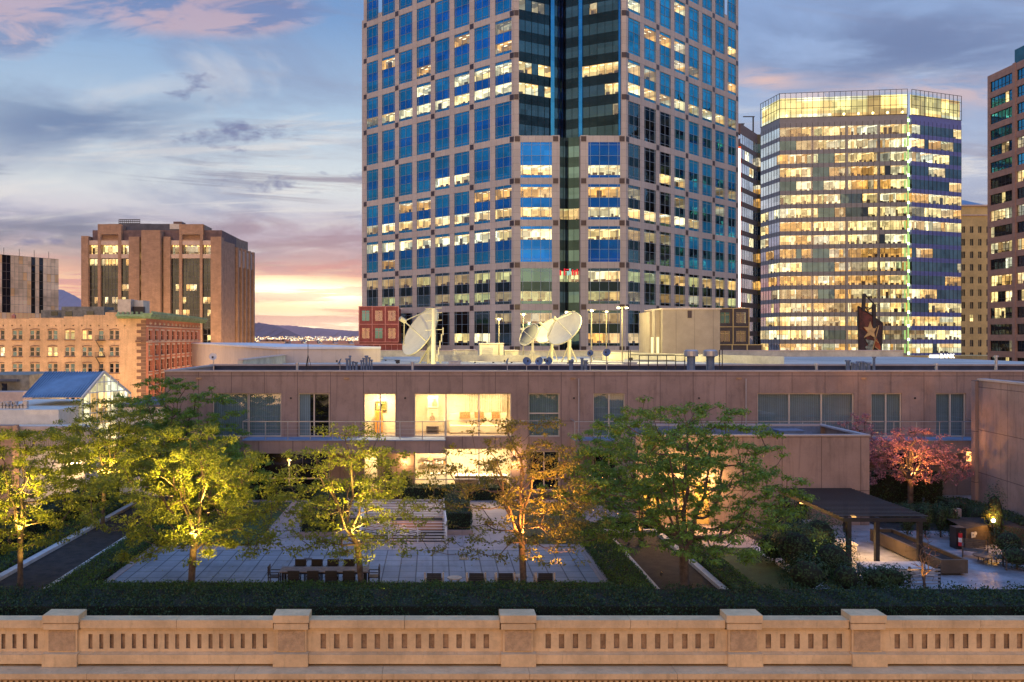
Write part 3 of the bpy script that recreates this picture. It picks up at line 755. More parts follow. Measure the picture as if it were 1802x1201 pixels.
# ---------------------------------------------------------------- lit glass office block on the right
rnd = random.Random(21)
E0, E1, E2, E3 = (102.4, 283.0), (103.8, 271.0), (139.6, 266.0), (160.2, 274.0)
er = thing('glass_office_block', 'broad lit glass office block with yellow glowing crown and a green light seam', 'building', (125, 275, STREET))
Z1 = 84.3; FH = 4.06; ztop = Z1-7.4
faces = [(F(E0, E1), 7, 'w'), (F(E1, E2), 23, 'f'), (F((141.0, 266.3), E3), 12, 's')]
base = B(); 
for (f_, n, key) in faces:
    cw = f_.L/n
    crown = B()
    crown.quad(f_, 0, f_.L, Z1-2.4, Z1, .0, M['pane'])
    cm = M['crown'] if 'crown' in M else None
    if not cm:
        cm = M['crown'] = glow_wall('crown_glow', (1, .84, .30), 1.75, 3.1); M['crown2'] = emis('crown_lamp', (1, .8, .3), 5)
    crown.quad(f_, 0, f_.L, Z1-7.4, Z1-1.4, -.5, cm)
    crown.quad(f_, 0, f_.L, Z1-7.4, Z1-2.4, .0, M['pane'])
    for j in range(n+1): crown.fbox(f_, f_.L*j/n-.05, f_.L*j/n+.05, Z1-7.4, Z1, .01, .12, M['black'])
    for zz_ in (Z1-7.4, Z1-4.6, Z1-2.0, Z1): crown.fbox(f_, 0, f_.L, zz_-.06, zz_+.06, .01, .1, M['black'])
    if key == 'f':
        for j in range(9): crown.sph(f_(2+j*4.1, Z1-6.7, -.25), .4, M['crown2'], 8, 5)
    crown.build('crown', er)
    bandm_ = M['band'] if key != 's' else M['band2']
    base.fbox(f_, 0, f_.L, ztop-1.6, ztop, -1, 0, bandm_, 'b')
    for k in range(23):
        z0 = ztop-1.6-FH*(k+1); z1 = z0+2.75
        if z0 < -6: break
        base.fbox(f_, 0, f_.L, z1, z0+FH, -1, .0, bandm_, 'b')
        for j in range(n+1):
            base.fbox(f_, max(0, f_.L*j/n-.04), min(f_.L, f_.L*j/n+.04), z1+.01, z0+FH-.01, .0, .05, M['black'], 'b')
        rb = B(); j = 0
        plit = (.6, .75, .85, .8, .7, .6, .8, .96, .75, .88, .7, .98, .93, .97, .98, .95, .93, .98, .98)[min(k, 18)]
        if key == 'f': plit = max(plit, .84)
        if key == 's': plit *= (.75 if k not in (8, 9, 10, 11, 12) else .3)
        if key == 'w': plit = .06 if k < 8 else .4
        while j < n:
            g_ = min(rnd.choice((1, 2, 3, 3, 4)), n-j); a0, a1 = cw*j, cw*(j+g_)
            if rnd.random() < plit:
                kk = rnd.choices((0, 1, 2, 3, 4), (5, 4, 3 if k in (1, 2, 3, 9, 10, 11) else 1, .5, 1.6))[0]
                if k == 11 or k == 9: kk = rnd.choice((2, 0, 2))
                rb.quad(f_, a0, a1, z0, z1, 0, M['pane'])
                room(rb, f_, a0, a1, z0, z1, -.03, M['lit'][kk], M['ceil'] if kk != 4 else M['ceildim'], 3.2, rnd=rnd, furn=rnd.random() < .75)
            else:
                gm = {'w': M['pale_glass'], 'f': M['grey_glass'] if rnd.random() < .9 else M['night'], 's': M['grey_glass']}[key]
                rb.quad(f_, a0, a1, z0, z1, 0, gm)
            j += g_
        for j in range(n+1): rb.fbox(f_, max(0, cw*j-.035), min(f_.L, cw*j+.035), z0, z1, .005, .07, M['black'], 'b')
        for c in (.26, .53, .78):
            if key == 'f': rb.fbox(f_, f_.L*c-.4, f_.L*c+.4, z0+.01, z1-.01, -.35, -.06, M['band'])
        rb.build('window_band', er)
base.box(114, 159, 277.5, 300, STREET, Z1-7.5, M['dglass2']); 
base.build('spandrel_wall', er)
seam = B(); gm = emis('green_light', (.6, 1, .3), .85); gm2 = emis('green_lamp', (.85, 1, .5), 5)
seam.box(139.75, 140.95, 267.2, 268.2, 2, ztop-.5, gm); seam.build('light_seam', er)
for k in range(19): 
    q = B(); q.box(139.95, 140.75, 266.9, 267.15, ztop-2-k*FH, ztop-1.2-k*FH, gm2); q.build('seam_lamp', er)
# bright shop base
bs = B(); rnd = random.Random(5)
f_ = F((104, 262), (171, 262)); f_.L = 67
wall(bs, f_, 0, 67, STREET, 5.5, [(2+i*4.6, 5.9+i*4.6, -1.0, 3.9) for i in range(14)], M['beige'], .3); bs.quad(f_, 0, 67, 5.5, 5.51, 0, M['beige'])
bs.box(104, 171, 262.4, 275, 5.3, 5.6, M['beige']); bs.build('shop_base', er)
for i in range(14):
    q = B(); q.quad(f_, 2+i*4.6, 5.9+i*4.6, -1, 3.9, -.2, M['pane']); room(q, f_, 2+i*4.6, 5.9+i*4.6, -1, 3.9, -.25, M['lit'][rnd.choice((0, 2, 0, 1, 4))], M['ceil'], rnd=rnd)
    for c in (1.3, 2.6): q.fbox(f_, 2+i*4.6+c-.05, 2+i*4.6+c+.05, -1, 3.9, -.2, -.1, M['black'])
    q.build('shop_window', er)
signm = emis('sign_light', (1, .97, .92), 4)
def text(s, size, loc, m, parent=None, name='sign', label=None, rotz=0, ext=.03, off_=.03):
    cu = bpy.data.curves.new(name, 'FONT'); cu.body = s; cu.size = size; cu.extrude = ext; cu.offset = off_; cu.materials.append(m)
    o = bpy.data.objects.new(name, cu); COL.objects.link(o); o.rotation_euler = (R(90), 0, rotz)
    if parent: o.parent = parent; L = Vector(WL[parent.name]); o.location = Vector(loc)-L
    else: o.location = loc
    bpy.context.view_layer.update(); me = bpy.data.meshes.new_from_object(o); o2 = bpy.data.objects.new(name, me); COL.objects.link(o2); o2.parent = o.parent; o2.location = o.location; o2.rotation_euler = o.rotation_euler; bpy.data.objects.remove(o)
    return o2
o = text('CHASE', 1.9, (PX(1455, 261.8), 261.8, PZ(631, 261.8)), signm, er, 'sign_lettering')
o = text('BANK', 1.6, (PX(1654, 261.8), 261.8, PZ(630, 261.8)), signm, er, 'sign_lettering')
q = B(); q.box(PX(1636, 261.8), PX(1652, 261.8), 261.7, 261.95, PZ(630, 261.8), PZ(625, 261.8), signm); q.build('sign_panel', er)

# ribbon-window block left of it
rr = thing('ribbon_office_block', 'narrow brown office block with pale ribbon windows left of the lit glass block', 'building', (100, 310, STREET))
rnd = random.Random(6); f_ = F((PX(1303, 296), 296), (PX(1333, 312), 312)); f2 = F((PX(1333, 312), 312), (PX(1345, 312), 312))
w = B(); zt = PZ(240, 312)
brn = pbr('brown_spandrel', (.16,.10,.09), .6, var=.1); ol = pbr('olive_wall', (.12,.11,.06), .7)
for k in range(24):
    z0 = zt-2.6-4.75*(k+1)+1.5; 
    if z0 < 0: break
    w.fbox(f_, 0, f_.L, z0+3.1, z0+4.75, -1, 0, brn, 'b')
    q = B(); q.quad(f_, 0, f_.L, z0, z0+3.1, -.05, M['pale_glass'])
    for j in range(9): q.fbox(f_, f_.L*j/8-.06, f_.L*j/8+.06, z0, z0+3.1, -.05, .02, M['mull'], 'b')
    if rnd.random() < .5 or k > 13:
        a = rnd.randrange(0, 6); q.quad(f_, f_.L*a/8, f_.L*(a+2)/8, z0+.1, z0+3, -.03, M['lit'][1])
    q.build('window_band', rr)
    q = B(); q.quad(f2, 0, f2.L, z0, z0+3.1, .02, M['lit'][2] if rnd.random() < .45 else M['dglass']); q.build('window', rr)
w.fbox(f_, 0, f_.L, zt-1.2, zt+.6, -1, 0, brn, 'b'); w.fbox(f2, 0, f2.L, STREET, zt+.6, -6, 0, ol)
w.box(PX(1303, 312)+1, PX(1333, 312)-.1, 312.2, 330, STREET, zt, brn); w.build('wall', rr)
q = B()
for (px_, h) in ((1311, 4.5), (1329, 7)):
    x = PX(px_, 311); q.bar((x, 313, zt), (x, 313, zt+h), .4, .4, M['black']); q.bar((x-3.5, 313, zt+h), (x+.5, 313, zt+h), .3, .3, M['black'])
q.build('roof_crane', rr)

# tall light column
lc = thing('light_column', 'tall white light column edged in red beside the right side of the tower', 'light', (69.6, 204.5, STREET))
q = B(); x = PX(1299.5, 204.5); q.box(x-.33, x+.33, 204.2, 204.5, PZ(541, 204.5), PZ(262, 204.5), emis('white_tube', (1, .93, .8), 3)); q.build('light_tube', lc)
q = B(); q.box(x-.6, x+.6, 204.52, 204.9, PZ(544, 204.5), PZ(258, 204.5), emis('red_tube_edge', (1, .12, .03), 1.1)); q.box(x-.25, x+.25, 204.92, 205.5, STREET, PZ(262, 204.5), M['black']); q.build('red_casing', lc)

# classic beige block
cb = thing('stone_block', 'old beige stone block with blue hipped roof between two office towers', 'building', (200, 330, STREET))
f_ = F((PX(1684, 330), 330), (PX(1742, 330), 330)); zt = PZ(362, 330); ops = []
sc_ = 330/FPX
for j in range(11):
    for i in range(4):
        s = (1695+i*14.5-1684)*sc_; z = PZ(404+j*22.2, 330); ops.append((s-.55, s+.55+.15, z-1.3, z+1.1))
w = B(); wall(w, f_, 0, f_.L, STREET, zt, ops, M['beige'], .4)
w.fbox(f_, -.2, f_.L+.2, zt-.3, zt+.25, -.5, .5, M['trim']); w.fbox(f_, 0, f_.L, PZ(380, 330), PZ(380, 330)+.4, .01, .4, M['trim'])
w.box(PX(1684, 330), PX(1742, 330), 330.6, 350, STREET, zt-.05, M['beige']); w.build('wall', cb)
for i, (a0, a1, c0, c1) in enumerate(ops):
    q = B(); q.quad(f_, a0, a1, c0, c1, -.3, M['lit'][0] if i == 29 else M['night']); q.fbox(f_, (a0+a1)/2-.05, (a0+a1)/2+.05, c0, c1, -.3, -.22, M['beige']); q.build('window', cb)
q = B(); x0, x1 = PX(1690, 330), PX(1738, 330); xm = (x0+x1)/2; zr = PZ(346, 330)
A = [(x0, 331, zt+.3), (x1, 331, zt+.3), (x1, 347, zt+.3), (x0, 347, zt+.3)]; T_ = [(xm-1.5, 339, zr), (xm+1.5, 339, zr)]
q.poly([A[0], A[1], T_[1], T_[0]], M['bluemetal']); q.poly([A[1], A[2], T_[1]], M['bluemetal']); q.poly([A[2], A[3], T_[0], T_[1]], M['bluemetal']); q.poly([A[3], A[0], T_[0]], M['bluemetal']); q.build('roof', cb)

# brown tower at the right edge
rb_ = thing('brown_tower', 'brown granite tower with dark window bands at the right edge of the view', 'tower', (142, 215, STREET))
rnd = random.Random(14); f_ = F((138.7, 226), (138.7, 196)); zt = 10.8+460*226/FPX
bays = [(1.0, 9.6), (11.3, 19.8), (21.4, 29)]
w = B(); ops = []; FH2 = 4.03
for k in range(20):
    z1 = zt-1.6-FH2*k-.2
    for (a0, a1) in bays: ops.append((a0, a1, z1-2.55, z1, k))
wall(w, f_, 0, 30, STREET, zt, [o[:4] for o in ops], M['brown'], .35)
w.box(138.71, 160, 196, 226, zt-.3, zt, M['brown']); w.quad(F((139, 226.01), (160, 226.01)), 0, 21, STREET, zt, 0, M['brown'])
w.fbox(f_, 9.9, 11.0, STREET, zt+.2, 0, .12, M['brown'], 'b')
w.build('wall', rb_)
for (a0, a1, c0, c1, k) in ops:
    q = B(); n = 6; j = 0
    while j < n:
        g_ = min(rnd.choice((1, 2, 3)), n-j); x0, x1 = a0+(a1-a0)*j/n, a0+(a1-a0)*(j+g_)/n
        p = .12 if k < 5 else .2 if k < 7 else (.95 if k in (8, 10, 12) else .3)
        if rnd.random() < p:
            q.quad(f_, x0, x1, c0, c1, -.3, M['pane']); room(q, f_, x0, x1, c0, c1, -.32, M['lit'][rnd.choice((0, 1, 4))], M['ceil'], rnd=rnd)
        else: q.quad(f_, x0, x1, c0, c1, -.3, M['blue_h'] if k < 6 else M['night'])
        j += g_
    for j in range(n+1): x = a0+(a1-a0)*j/n; q.fbox(f_, max(a0, x-.04), min(a1, x+.04), c0, c1, -.3, -.22, M['black'])
    q.fbox(f_, a0, a1, c0+.75, c0+.83, -.3, -.22, M['black']); q.build('window_band', rb_)
q = B(); z5 = PZ(112, 214); q.box(139.4, 150, 196, 216.5, zt, z5+4, M['dglass']); q.poly([(139.2, 206, z5-2), (139.2, 211, z5+1), (139.2, 206, z5+9)], M['brown']); q.box(139.2, 150, 198, 211, zt, z5+1, M['brown']); q.build('penthouse', rb_)

# ---------------------------------------------------------------- brick tower on the left
br = thing('brick_tower', 'tan brick office tower with tall dark window strips left of the sunset', 'tower', (-82, 275, STREET))
k_ = 1/(4.8*6.05); D = 262.0; fB = F((-102.5, D), (-62.8, D)); fS = F((-62.8, D), (-59.5, 294))
def bs_(zx): return (zx-70)*k_
def bz(zy): return 47.99-k_*zy
w = B()
for (a, c, t_, dd) in ((70, 130, 222, .9), (205, 228, 250, .45), (375, 400, 250, .45), (470, 560, 228, .9), (590, 750, 178, 2.4), (762, 820, 228, .9), (890, 915, 250, .45), (1065, 1087, 250, .45), (1160, 1250, 228, .9)):
    w.fbox(fB, bs_(a), bs_(c), STREET, bz(t_), -2.5, dd, M['brick'], 'b')
for (a, c) in ((130, 205), (228, 375), (400, 470), (820, 890), (915, 1065), (1087, 1160)):
    w.fbox(fB, bs_(a), bs_(c), bz(295), bz(257), -2.5, .2, M['trim'], 'b'); w.fbox(fB, bs_(a), bs_(c), bz(408), bz(373), -2.5, .25, M['trim'], 'b')
for (a, c) in ((203, 402), (890, 1092)):
    wall(w, fB, bs_(a), bs_(c), bz(257), bz(120), [(bs_(a+22), bs_(c-24), bz(250), bz(205))], M['brick'], 1.2, .3, M['trim'])
    w.fbox(fB, bs_(a), bs_(c), bz(250), bz(120), -10, -1.0, M['brick'], '')
w.fbox(fB, bs_(a), bs_(c), bz(121), bz(120), -1.2, .3, M['brick'])
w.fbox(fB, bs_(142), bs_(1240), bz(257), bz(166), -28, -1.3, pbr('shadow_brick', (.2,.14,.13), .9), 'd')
w.build('brick_wall', br)
w = B(); 
for zy in range(0, 1):
    w.fbox(fB, bs_(250), bs_(888), bz(257), bz(104), -22, -3.5, M['roof'])
    w.fbox(fB, bs_(755), bs_(830), bz(104), bz(60), -14, -10, brn); w.fbox(fB, bs_(780), bs_(880), bz(150), bz(105), -3.6, -3.3, M['cream'])
w.build('plant_room', br)
w = B()
for i in range(12): x = bs_(298+i*16.5); p = fB(x, bz(50), -8); w.bar(fB(x, bz(104), -8), p, .15, .15, M['black'])
for zq in (50, 66, 84): w.bar(fB(bs_(298), bz(zq), -8), fB(bs_(482), bz(zq), -8), .2, .2, M['black'])
w.bar(fB(bs_(482), bz(88), -8), fB(bs_(575), bz(88), -8), .15, .15, M['black']); w.build('roof_railing', br)
rnd = random.Random(9)
for gi, (a, c, n) in enumerate(((130, 205, 2), (228, 375, 5), (400, 470, 2), (820, 890, 2), (915, 1065, 5), (1087, 1160, 2))):
    s0, s1 = bs_(a), bs_(c)
    q = B(); q.quad(fB, s0, s1, bz(373), bz(295), -1.6, M['pane']); room(q, fB, s0, s1, bz(373), bz(295), -1.65, M['lit'][0 if gi < 3 else 4], M['ceil'], rnd=rnd)
    for d in range(3): q.sph(fB(s0+(s1-s0)*(d+.5)/3, bz(302), -.9), .22, M['bulb'], 6, 4)
    q.fbox(fB, s0, s1, bz(358), bz(355), .0, .1, M['black']); q.build('loggia', br)
    z1 = bz(408); row = 0; q = B(); f3 = 3.69
    while z1 > 0:
        for j in range(n):
            x0, x1 = s0+(s1-s0)*j/n, s0+(s1-s0)*(j+1)/n
            p = {0: .9 if gi < 3 else .1, 1: .05, 2: .35 if gi > 2 else .05, 3: .4, 4: .3, 5: .4 if gi < 3 else .2, 6: .85}.get(row, .3)
            if row % 1 == 0 and rnd.random() < p:
                q.quad(fB, x0, x1, z1-2.0, z1-.2, -.4, M['pane']); room(q, fB, x0, x1, z1-2.0, z1-.2, -.42, M['lit'][rnd.choice((0, 2, 1))], M['ceil'], 1.6, rnd=rnd); q.quad(fB, x0, x1, z1-f3, z1-2, -.4, M['night']); q.quad(fB, x0, x1, z1-.2, z1, -.4, M['night'])
            else: q.quad(fB, x0, x1, z1-f3, z1, -.4, M['night'])
        for zz_ in (z1, z1-1.7): q.fbox(fB, s0, s1, zz_-.05, zz_+.05, -.4, -.34, M['roof'])
        z1 -= f3; row += 1
    for j in range(n+1): x = s0+(s1-s0)*j/n; q.fbox(fB, max(s0, x-.05), min(s1, x+.05), z1, bz(408), -.4, -.3, M['roof'])
    q.build('window_strip', br)
for (a, c) in ((560, 590), (750, 762)):
    q = B(); z1 = bz(270)
    while z1 > 0:
        q.quad(fB, bs_(a), bs_(c), z1-1.7, z1, -.9, M['lit'][0]); q.quad(fB, bs_(a), bs_(c), z1-3.2, z1-1.7, -.9, M['night']); z1 -= 3.2
    q.build('lit_slot', br)
# side face
w = B(); Ls = fS.L
w.fbox(fS, 0, 13.5, STREET, bz(250), -2, .3, M['brick']); 
for k in range(5): w.fbox(fS, 15.5+k*4.0, 16.9+k*4.0, STREET, bz(270), -2, .6, M['brick'])
for k in range(4): 
    w.fbox(fS, 16.9+k*4.0, 19.5+k*4.0, bz(440), bz(290), -2, .2, M['trim'])
w.fbox(fS, 13.5, Ls-.2, STREET, bz(266), -4, -1.0, M['brick']); w.fbox(fS, 3, Ls, bz(266), bz(172), -10, -1.5, M['brick'])
w.build('side_wall', br)
for k in range(4):
    q = B(); z1 = bz(455)
    while z1 > 0: q.fbox(fS, 17.2+k*4.0, 19.3+k*4.0, z1-5.5, z1, -.99, -.9, M['night']); z1 -= 8.3
    q.build('window_strip', br)

# ---------------------------------------------------------------- copper glass block far left
gb = thing('copper_glass_block', 'copper mirrored glass office block at the left edge, dark vertical slots', 'building', (-130, 330, STREET))
D0, D1 = 300.0, 338.0; zt = 10.8+152*D0/FPX; f_ = F((-156, 300), (-137.8, 330))
cg2 = mirror('gold_sunset_glass', (1, .8, .5), .1, under=(1, .6, .27), fac=.08, wav=.12, wsc=.12)  # brighter gold body, sunset reflection put into its colour
cgm = pbr('copper_mullion', (.3, .22, .16), .5)
q = B(); n = 22; rows = 12; rnd = random.Random(2)
for j in range(n):
    s0, s1 = f_.L*j/n, f_.L*(j+1)/n
    dark = j in (8, 9, 15, 17) 
    for k in range(rows):
        z1 = zt-k*2.85; q.quad(f_, s0, s1, z1-2.85, z1, 0, M['night'] if dark and k < 7 else M['copper_sunset_glass'] if rnd.random() < (.75 if k < 6 else .3) else cg2)
    q.fbox(f_, s0-.03, s0+.03, 0, zt, 0, .04, cgm)
for k in range(rows+1): q.fbox(f_, 0, f_.L, zt-k*2.85-.04, zt-k*2.85+.04, 0, .05, cgm)
q.build('glass_wall', gb)
q = B(); p0, p1 = f_(0, 0), f_(f_.L, 0); q.poly([(p0.x, p0.y, zt), (p1.x, p1.y, zt), (p1.x-40, p1.y+26, zt), (p0.x-40, p0.y+26, zt)], M['roof']); q.fbox(F((p1.x, p1.y), (p1.x-40, p1.y+26)), 0, 47, STREET, zt, -.3, 0, M['night']); q.fbox(f_, 0, f_.L, STREET, zt-.1, -1, -.1, M['night'])
for i in range(6): p = f_(f_.L*(i+.3)/6, zt); q.bar(p, (p.x, p.y, zt+2.5), .12, .12, M['black'])
q.build('roof', gb)

# ---------------------------------------------------------------- old brick block on the left
ob = thing('old_brick_block', 'old orange brick block with arched windows, red side and green cornice', 'building', (-80, 185, STREET))
fC = F((-54.5-55*.994, 170-55*.109), (-54.5, 170)); fR = F((-54.5, 170), (-58.8, 226)); Lc = fC.L; k_c = 1/(4.742*9.32)
def cs(zx): return Lc-(1219-zx)*k_c*1.0
def cz(zy): return 17.77-zy*k_c
rnd = random.Random(12); ops = []
for (zt_, zb) in ((245, 322), (383, 460), (520, 598), (665, 735), (800, 870)):
    for cx_ in (-224, -86, 52, 192, 330, 470, 607, 745, 963):
        ops.append((cs(cx_-39), cs(cx_+39), cz(zb), cz(zt_)))
    ops.append((cs(837), cs(876), cz(zb), cz(zt_+2)))
for cx_ in [82+69*i for i in range(-4, 15)]: ops.append((cs(cx_-5), cs(cx_+5), cz(212), cz(200)))
w = B(); wall(w, fC, 0, Lc, STREET, cz(160), ops, M['brickold'], .35)
for (a, c, t_) in ((-400, 290, 150), (290, 560, 143), (560, 720, 132), (720, 890, 118), (890, 1085, 95), (1085, 1219, 110)): w.fbox(fC, max(0, cs(a)), cs(c), cz(160), cz(t_), -.5, 0, M['brickold'])
w.build('front_wall', ob)
for (a0, a1, c0, c1) in ops:
    if c1-c0 < .5: continue
    q = B(); dbl = a1-a0 > 1.2; lit = rnd.random() < .22; halves = ((a0, (a0+a1)/2-.12), ((a0+a1)/2+.12, a1)) if dbl else ((a0, a1),)
    for (x0, x1) in halves:
        zm = (c0+c1)/2
        for (za, zb) in ((c0, zm), (zm, c1)):
            l2 = lit and rnd.random() < .7
            q.quad(fC, x0, x1, za, zb, -.25, (M['lit'][0] if l2 else M['night'] if rnd.random() < .6 else M['grey_glass']))
        for zz_ in (c0+.04, zm, c1-.04): q.fbox(fC, x0, x1, zz_-.04, zz_+.04, -.25, -.18, M['trim'])
        for xx in (x0+.03, x1-.03): q.fbox(fC, xx-.035, xx+.035, c0, c1, -.25, -.18, M['trim'])
    if dbl: q.fbox(fC, (a0+a1)/2-.12, (a0+a1)/2+.12, c0, c1, -.25, -.02, M['brickold'])
    q.fbox(fC, a0-.15, a1+.15, c0-.16, c0, -.1, .12, M['quoin'])
    n = 6
    for i in range(n):    # flat arch over the opening
        t0 = (i/n-.5)*2; x = a0+(a1-a0)*(i+.5)/n; q.fbox(fC, x-(a1-a0)/n/2, x+(a1-a0)/n/2-.01, c1+.02+.14*(1-t0*t0), c1+.2+.14*(1-t0*t0), .001, .05, M['quoin'])
    q.build('window', ob)
w = B(); zt = PZ(566, 170); nR = 10; ops = []
for i in range(nR):
    c = 3.2+i*5.25
    for (zt_, zb) in ((245, 325), (372, 458), (500, 590), (625, 710), (750, 840)): ops.append((c-1.15, c+1.15, cz(zb), cz(zt_)))
zR = PZ(561, 170)
wall(w, fR, 0, fR.L, STREET, zR, ops, M['brickred'], .4)
for zy in (212, 343): w.fbox(fR, 0, fR.L, cz(zy)-.1, cz(zy)+.12, .0, .3, M['trim'])
for i in range(nR+1): w.fbox(fR, .35+i*5.25-.28, .35+i*5.25+.28, STREET, cz(345), 0, .3, M['brickred'])
for i in range(14): w.sph(fR(3+i*3.9, cz(185), .1), .3, M['trim'], 6, 4)
w.build('side_wall', ob)
w = B()
for i in range(26): z = cz(160)-i*.62; w.fbox(fC, Lc-(1.7 if i % 2 else .9), Lc+.02, z-.6, z-.02, -.1, .06, M['quoin'])
w.fbox(fC, Lc-1.9, Lc+.1, cz(345), cz(330), -.1, .3, M['quoin']); w.build('quoins', ob)
for (a0, a1, c0, c1) in ops:
    q = B(); q.quad(fR, a0, a1, c0, c1, -.3, M['night'] if rnd.random() < .9 else M['lit'][4]); q.fbox(fR, a0, a1, (c0+c1)/2-.05, (c0+c1)/2+.05, -.3, -.22, M['trim']); q.fbox(fR, (a0+a1)/2-.06, (a0+a1)/2+.06, c0, c1, -.3, -.22, M['trim'])
    q.fbox(fR, a0-.2, a1+.2, c1, c1+.3, 0, .15, M['trim']); q.fbox(fR, a0-.2, a1+.2, c0-.2, c0, 0, .2, M['trim']); q.build('side_window', ob)
w = B(); w.fbox(fR, -1.6, fR.L+1, zR, zR+.35, -.3, .5, M['copper']); w.fbox(fR, -1.8, fR.L+1.2, zR+.35, zR+.8, -.3, 1.4, M['copper']); w.fbox(fR, -1.9, fR.L+1.3, zR+.8, zR+1.0, -.3, 1.7, M['copper'])
for i in range(70): w.fbox(fR, -1.5+i*.84, -1.1+i*.84, zR+.0, zR+.34, .5, 1.2, M['copper'])
for i in range(56): w.fbox(fR, -1.5+i*1.05, -1.25+i*1.05, zR+1.0, zR+1.35, 1.3, 1.6, M['copper'])
w.fbox(fC, Lc-5.2, Lc-.1, zR+.36, zR+.8, -.3, 1.4, M['copper']); w.fbox(fC, Lc-5.2, Lc-.1, zR+.0, zR+.34, -.3, .5, M['copper'])
for i in range(6): w.fbox(fC, Lc-5+i*.84, Lc-4.6+i*.84, zR+.81, zR+1.25, .9, 1.2, M['copper'])
w.build('cornice', ob)
w = B(); gr = pbr('grey_rooftop_render', (.27,.27,.22), .9, var=.25); x0 = PX(72, 178); x1 = PX(205, 178); w.box(x0, x1, 178, 186, 10, PZ(546, 178), gr)
w.box(PX(110, 177), PX(185, 177), 176.5, 182, 10, PZ(540, 177), gr)
for (a, c) in ((90, 102), (115, 127), (153, 165)): w.box(PX(a, 176.4), PX(c, 176.4), 176.3, 176.45, PZ(556, 176.4), PZ(548, 176.4), M['night'])
w.build('rooftop_shed', ob); w = B(); w.box(PX(207, 176), PX(230, 176), 176, 180, 10, PZ(527, 176), M['metal']); w.box(PX(230, 178), PX(252, 178), 178, 182, 10, PZ(529, 178), M['cream']); w.box(PX(229, 177), PX(253, 177), 177, 177.9, 10, PZ(540, 177), M['black'])
w.build('rooftop_tank', ob); w = B(); w.box(PX(20, 168), PX(26, 168), 168, 168.6, 12, PZ(556, 168), M['brickred']); w.tube([(PX(23, 168), 168.3, PZ(556, 168)), (PX(23, 168), 168.3, PZ(552, 168))], [.5, .05], M['brickred'], 4)
w.build('chimney', ob)
w = B(); w.poly([fC(0, cz(160)-.4, -.3), fC(Lc, cz(160)-.4, -.3), fR(fR.L, cz(160)-.4, -.3), (-115, 215, cz(160)-.4)], M['roof']); w.build('roof', ob)
w = B()
for j in range(4):
    z = cz(330+j*138); s0, s1 = cs(820), cs(895); w.fbox(fC, s0, s1, z-.05, z+.05, .05, .9, M['black'])
    for i in range(6): x = s0+(s1-s0)*i/5; w.bar(fC(x, z, .9), fC(x, z+.9, .9), .05, .05, M['black'])
    w.bar(fC(s0, z+.9, .9), fC(s1, z+.9, .9), .06, .06, M['black']); w.bar(fC(s0, z, .5), fC(s1, z-3.1, .5), .12, .12, M['black'])
w.build('fire_escape', ob)

# ---------------------------------------------------------------- skylight building with the blue seam roof
sk = thing('market_hall', 'low hall with blue seamed roof and a lit glass gable, left behind trees', 'building', (-55, 112, STREET))
D = 110.0; s_ = D/FPX; dp = 7.0
ax, az = PX(162, D), PZ(657, D); lx, lz = PX(145, D), PZ(700, D); rx = PX(176, D); 
# ridge runs to the left and slightly away; blue slope faces the viewer
ridge_l = (PX(57, D+2), D+2+4, PZ(657, D+2)); ridge_r = (ax, D+4, az)
eave_l = (PX(40, D), D, lz); eave_r = (lx, D, lz)
q = B(); q.poly([eave_l, eave_r, ridge_r, ridge_l], M['bluemetal']); bk_l = (ridge_l[0], D+9, lz); bk_r = (rx+1, D+8, lz)
q.poly([ridge_l, ridge_r, bk_r, bk_l], M['bluemetal']); q.poly([eave_l, ridge_l, bk_l], M['bluemetal'])
e1, e2, r1, r2 = Vector(eave_l), Vector(eave_r), Vector(ridge_l), Vector(ridge_r)
for i in range(23): t = i/22; a = e1.lerp(e2, t)+Vector((0, -.02, .05)); c = r1.lerp(r2, t)+Vector((0, 0, .06)); q.bar(a, c, .07, .12, M['bluemetal'])
q.build('roof', sk)
q = B(); gl = M['lit'][1]; Pg = [eave_r, (rx+1, D+8, lz), ridge_r]; Bt = lz-7
gx = .25
q.poly([(eave_r[0]-gx, eave_r[1], Bt), (Pg[1][0]-gx, Pg[1][1], Bt), (Pg[1][0]-gx, Pg[1][1], lz), (ridge_r[0]-gx, ridge_r[1], az), (eave_r[0]-gx, eave_r[1], lz)], gl)
for i in range(8):
    t = i/7; p = Vector((eave_r[0], eave_r[1], 0)).lerp(Vector((Pg[1][0], Pg[1][1], 0)), t)
    zt_ = lz+(az-lz)*(1-abs(t-.5)*2); q.bar((p.x+.05, p.y-.05, Bt), (p.x+.05, p.y-.05, zt_), .1, .1, M['white'])
for k in range(8):
    z = Bt+1.25*k; 
    if z < az: 
        f0 = 0 if z < lz else (z-lz)/(az-lz)*.5
        a = Vector((eave_r[0], eave_r[1], z)); c = Vector((Pg[1][0], Pg[1][1], z)); q.bar(a.lerp(c, f0)+Vector((.06, -.05, 0)), a.lerp(c, 1-f0)+Vector((.06, -.05, 0)), .1, .1, M['white'])
q.bar(eave_r, ridge_r, .25, .3, M['cream']); q.bar(ridge_r, Pg[1], .25, .3, M['cream']); q.build('glass_gable', sk)
q = B(); zc = lz-.4
q.box(PX(-60, 104), eave_r[0]-.4, 104, 122, STREET, zc-.6, M['cream'])
q.box(PX(-60, 100), PX(150, 100), 100, 103.9, STREET, zc-2.3, M['cream']); q.box(PX(-60, 100), PX(150, 100), 99.7, 100, zc-2.5, zc-2.1, M['cap'])
q.box(PX(-70, 98), PX(22, 98), 98, 99.6, STREET, zc-1.9, M['brick'])
for i in range(40): x = PX(24, 99.6)+i*.22; q.box(x, x+.1, 99.5, 99.68, zc-4.4, zc-2.6, M['cap'])
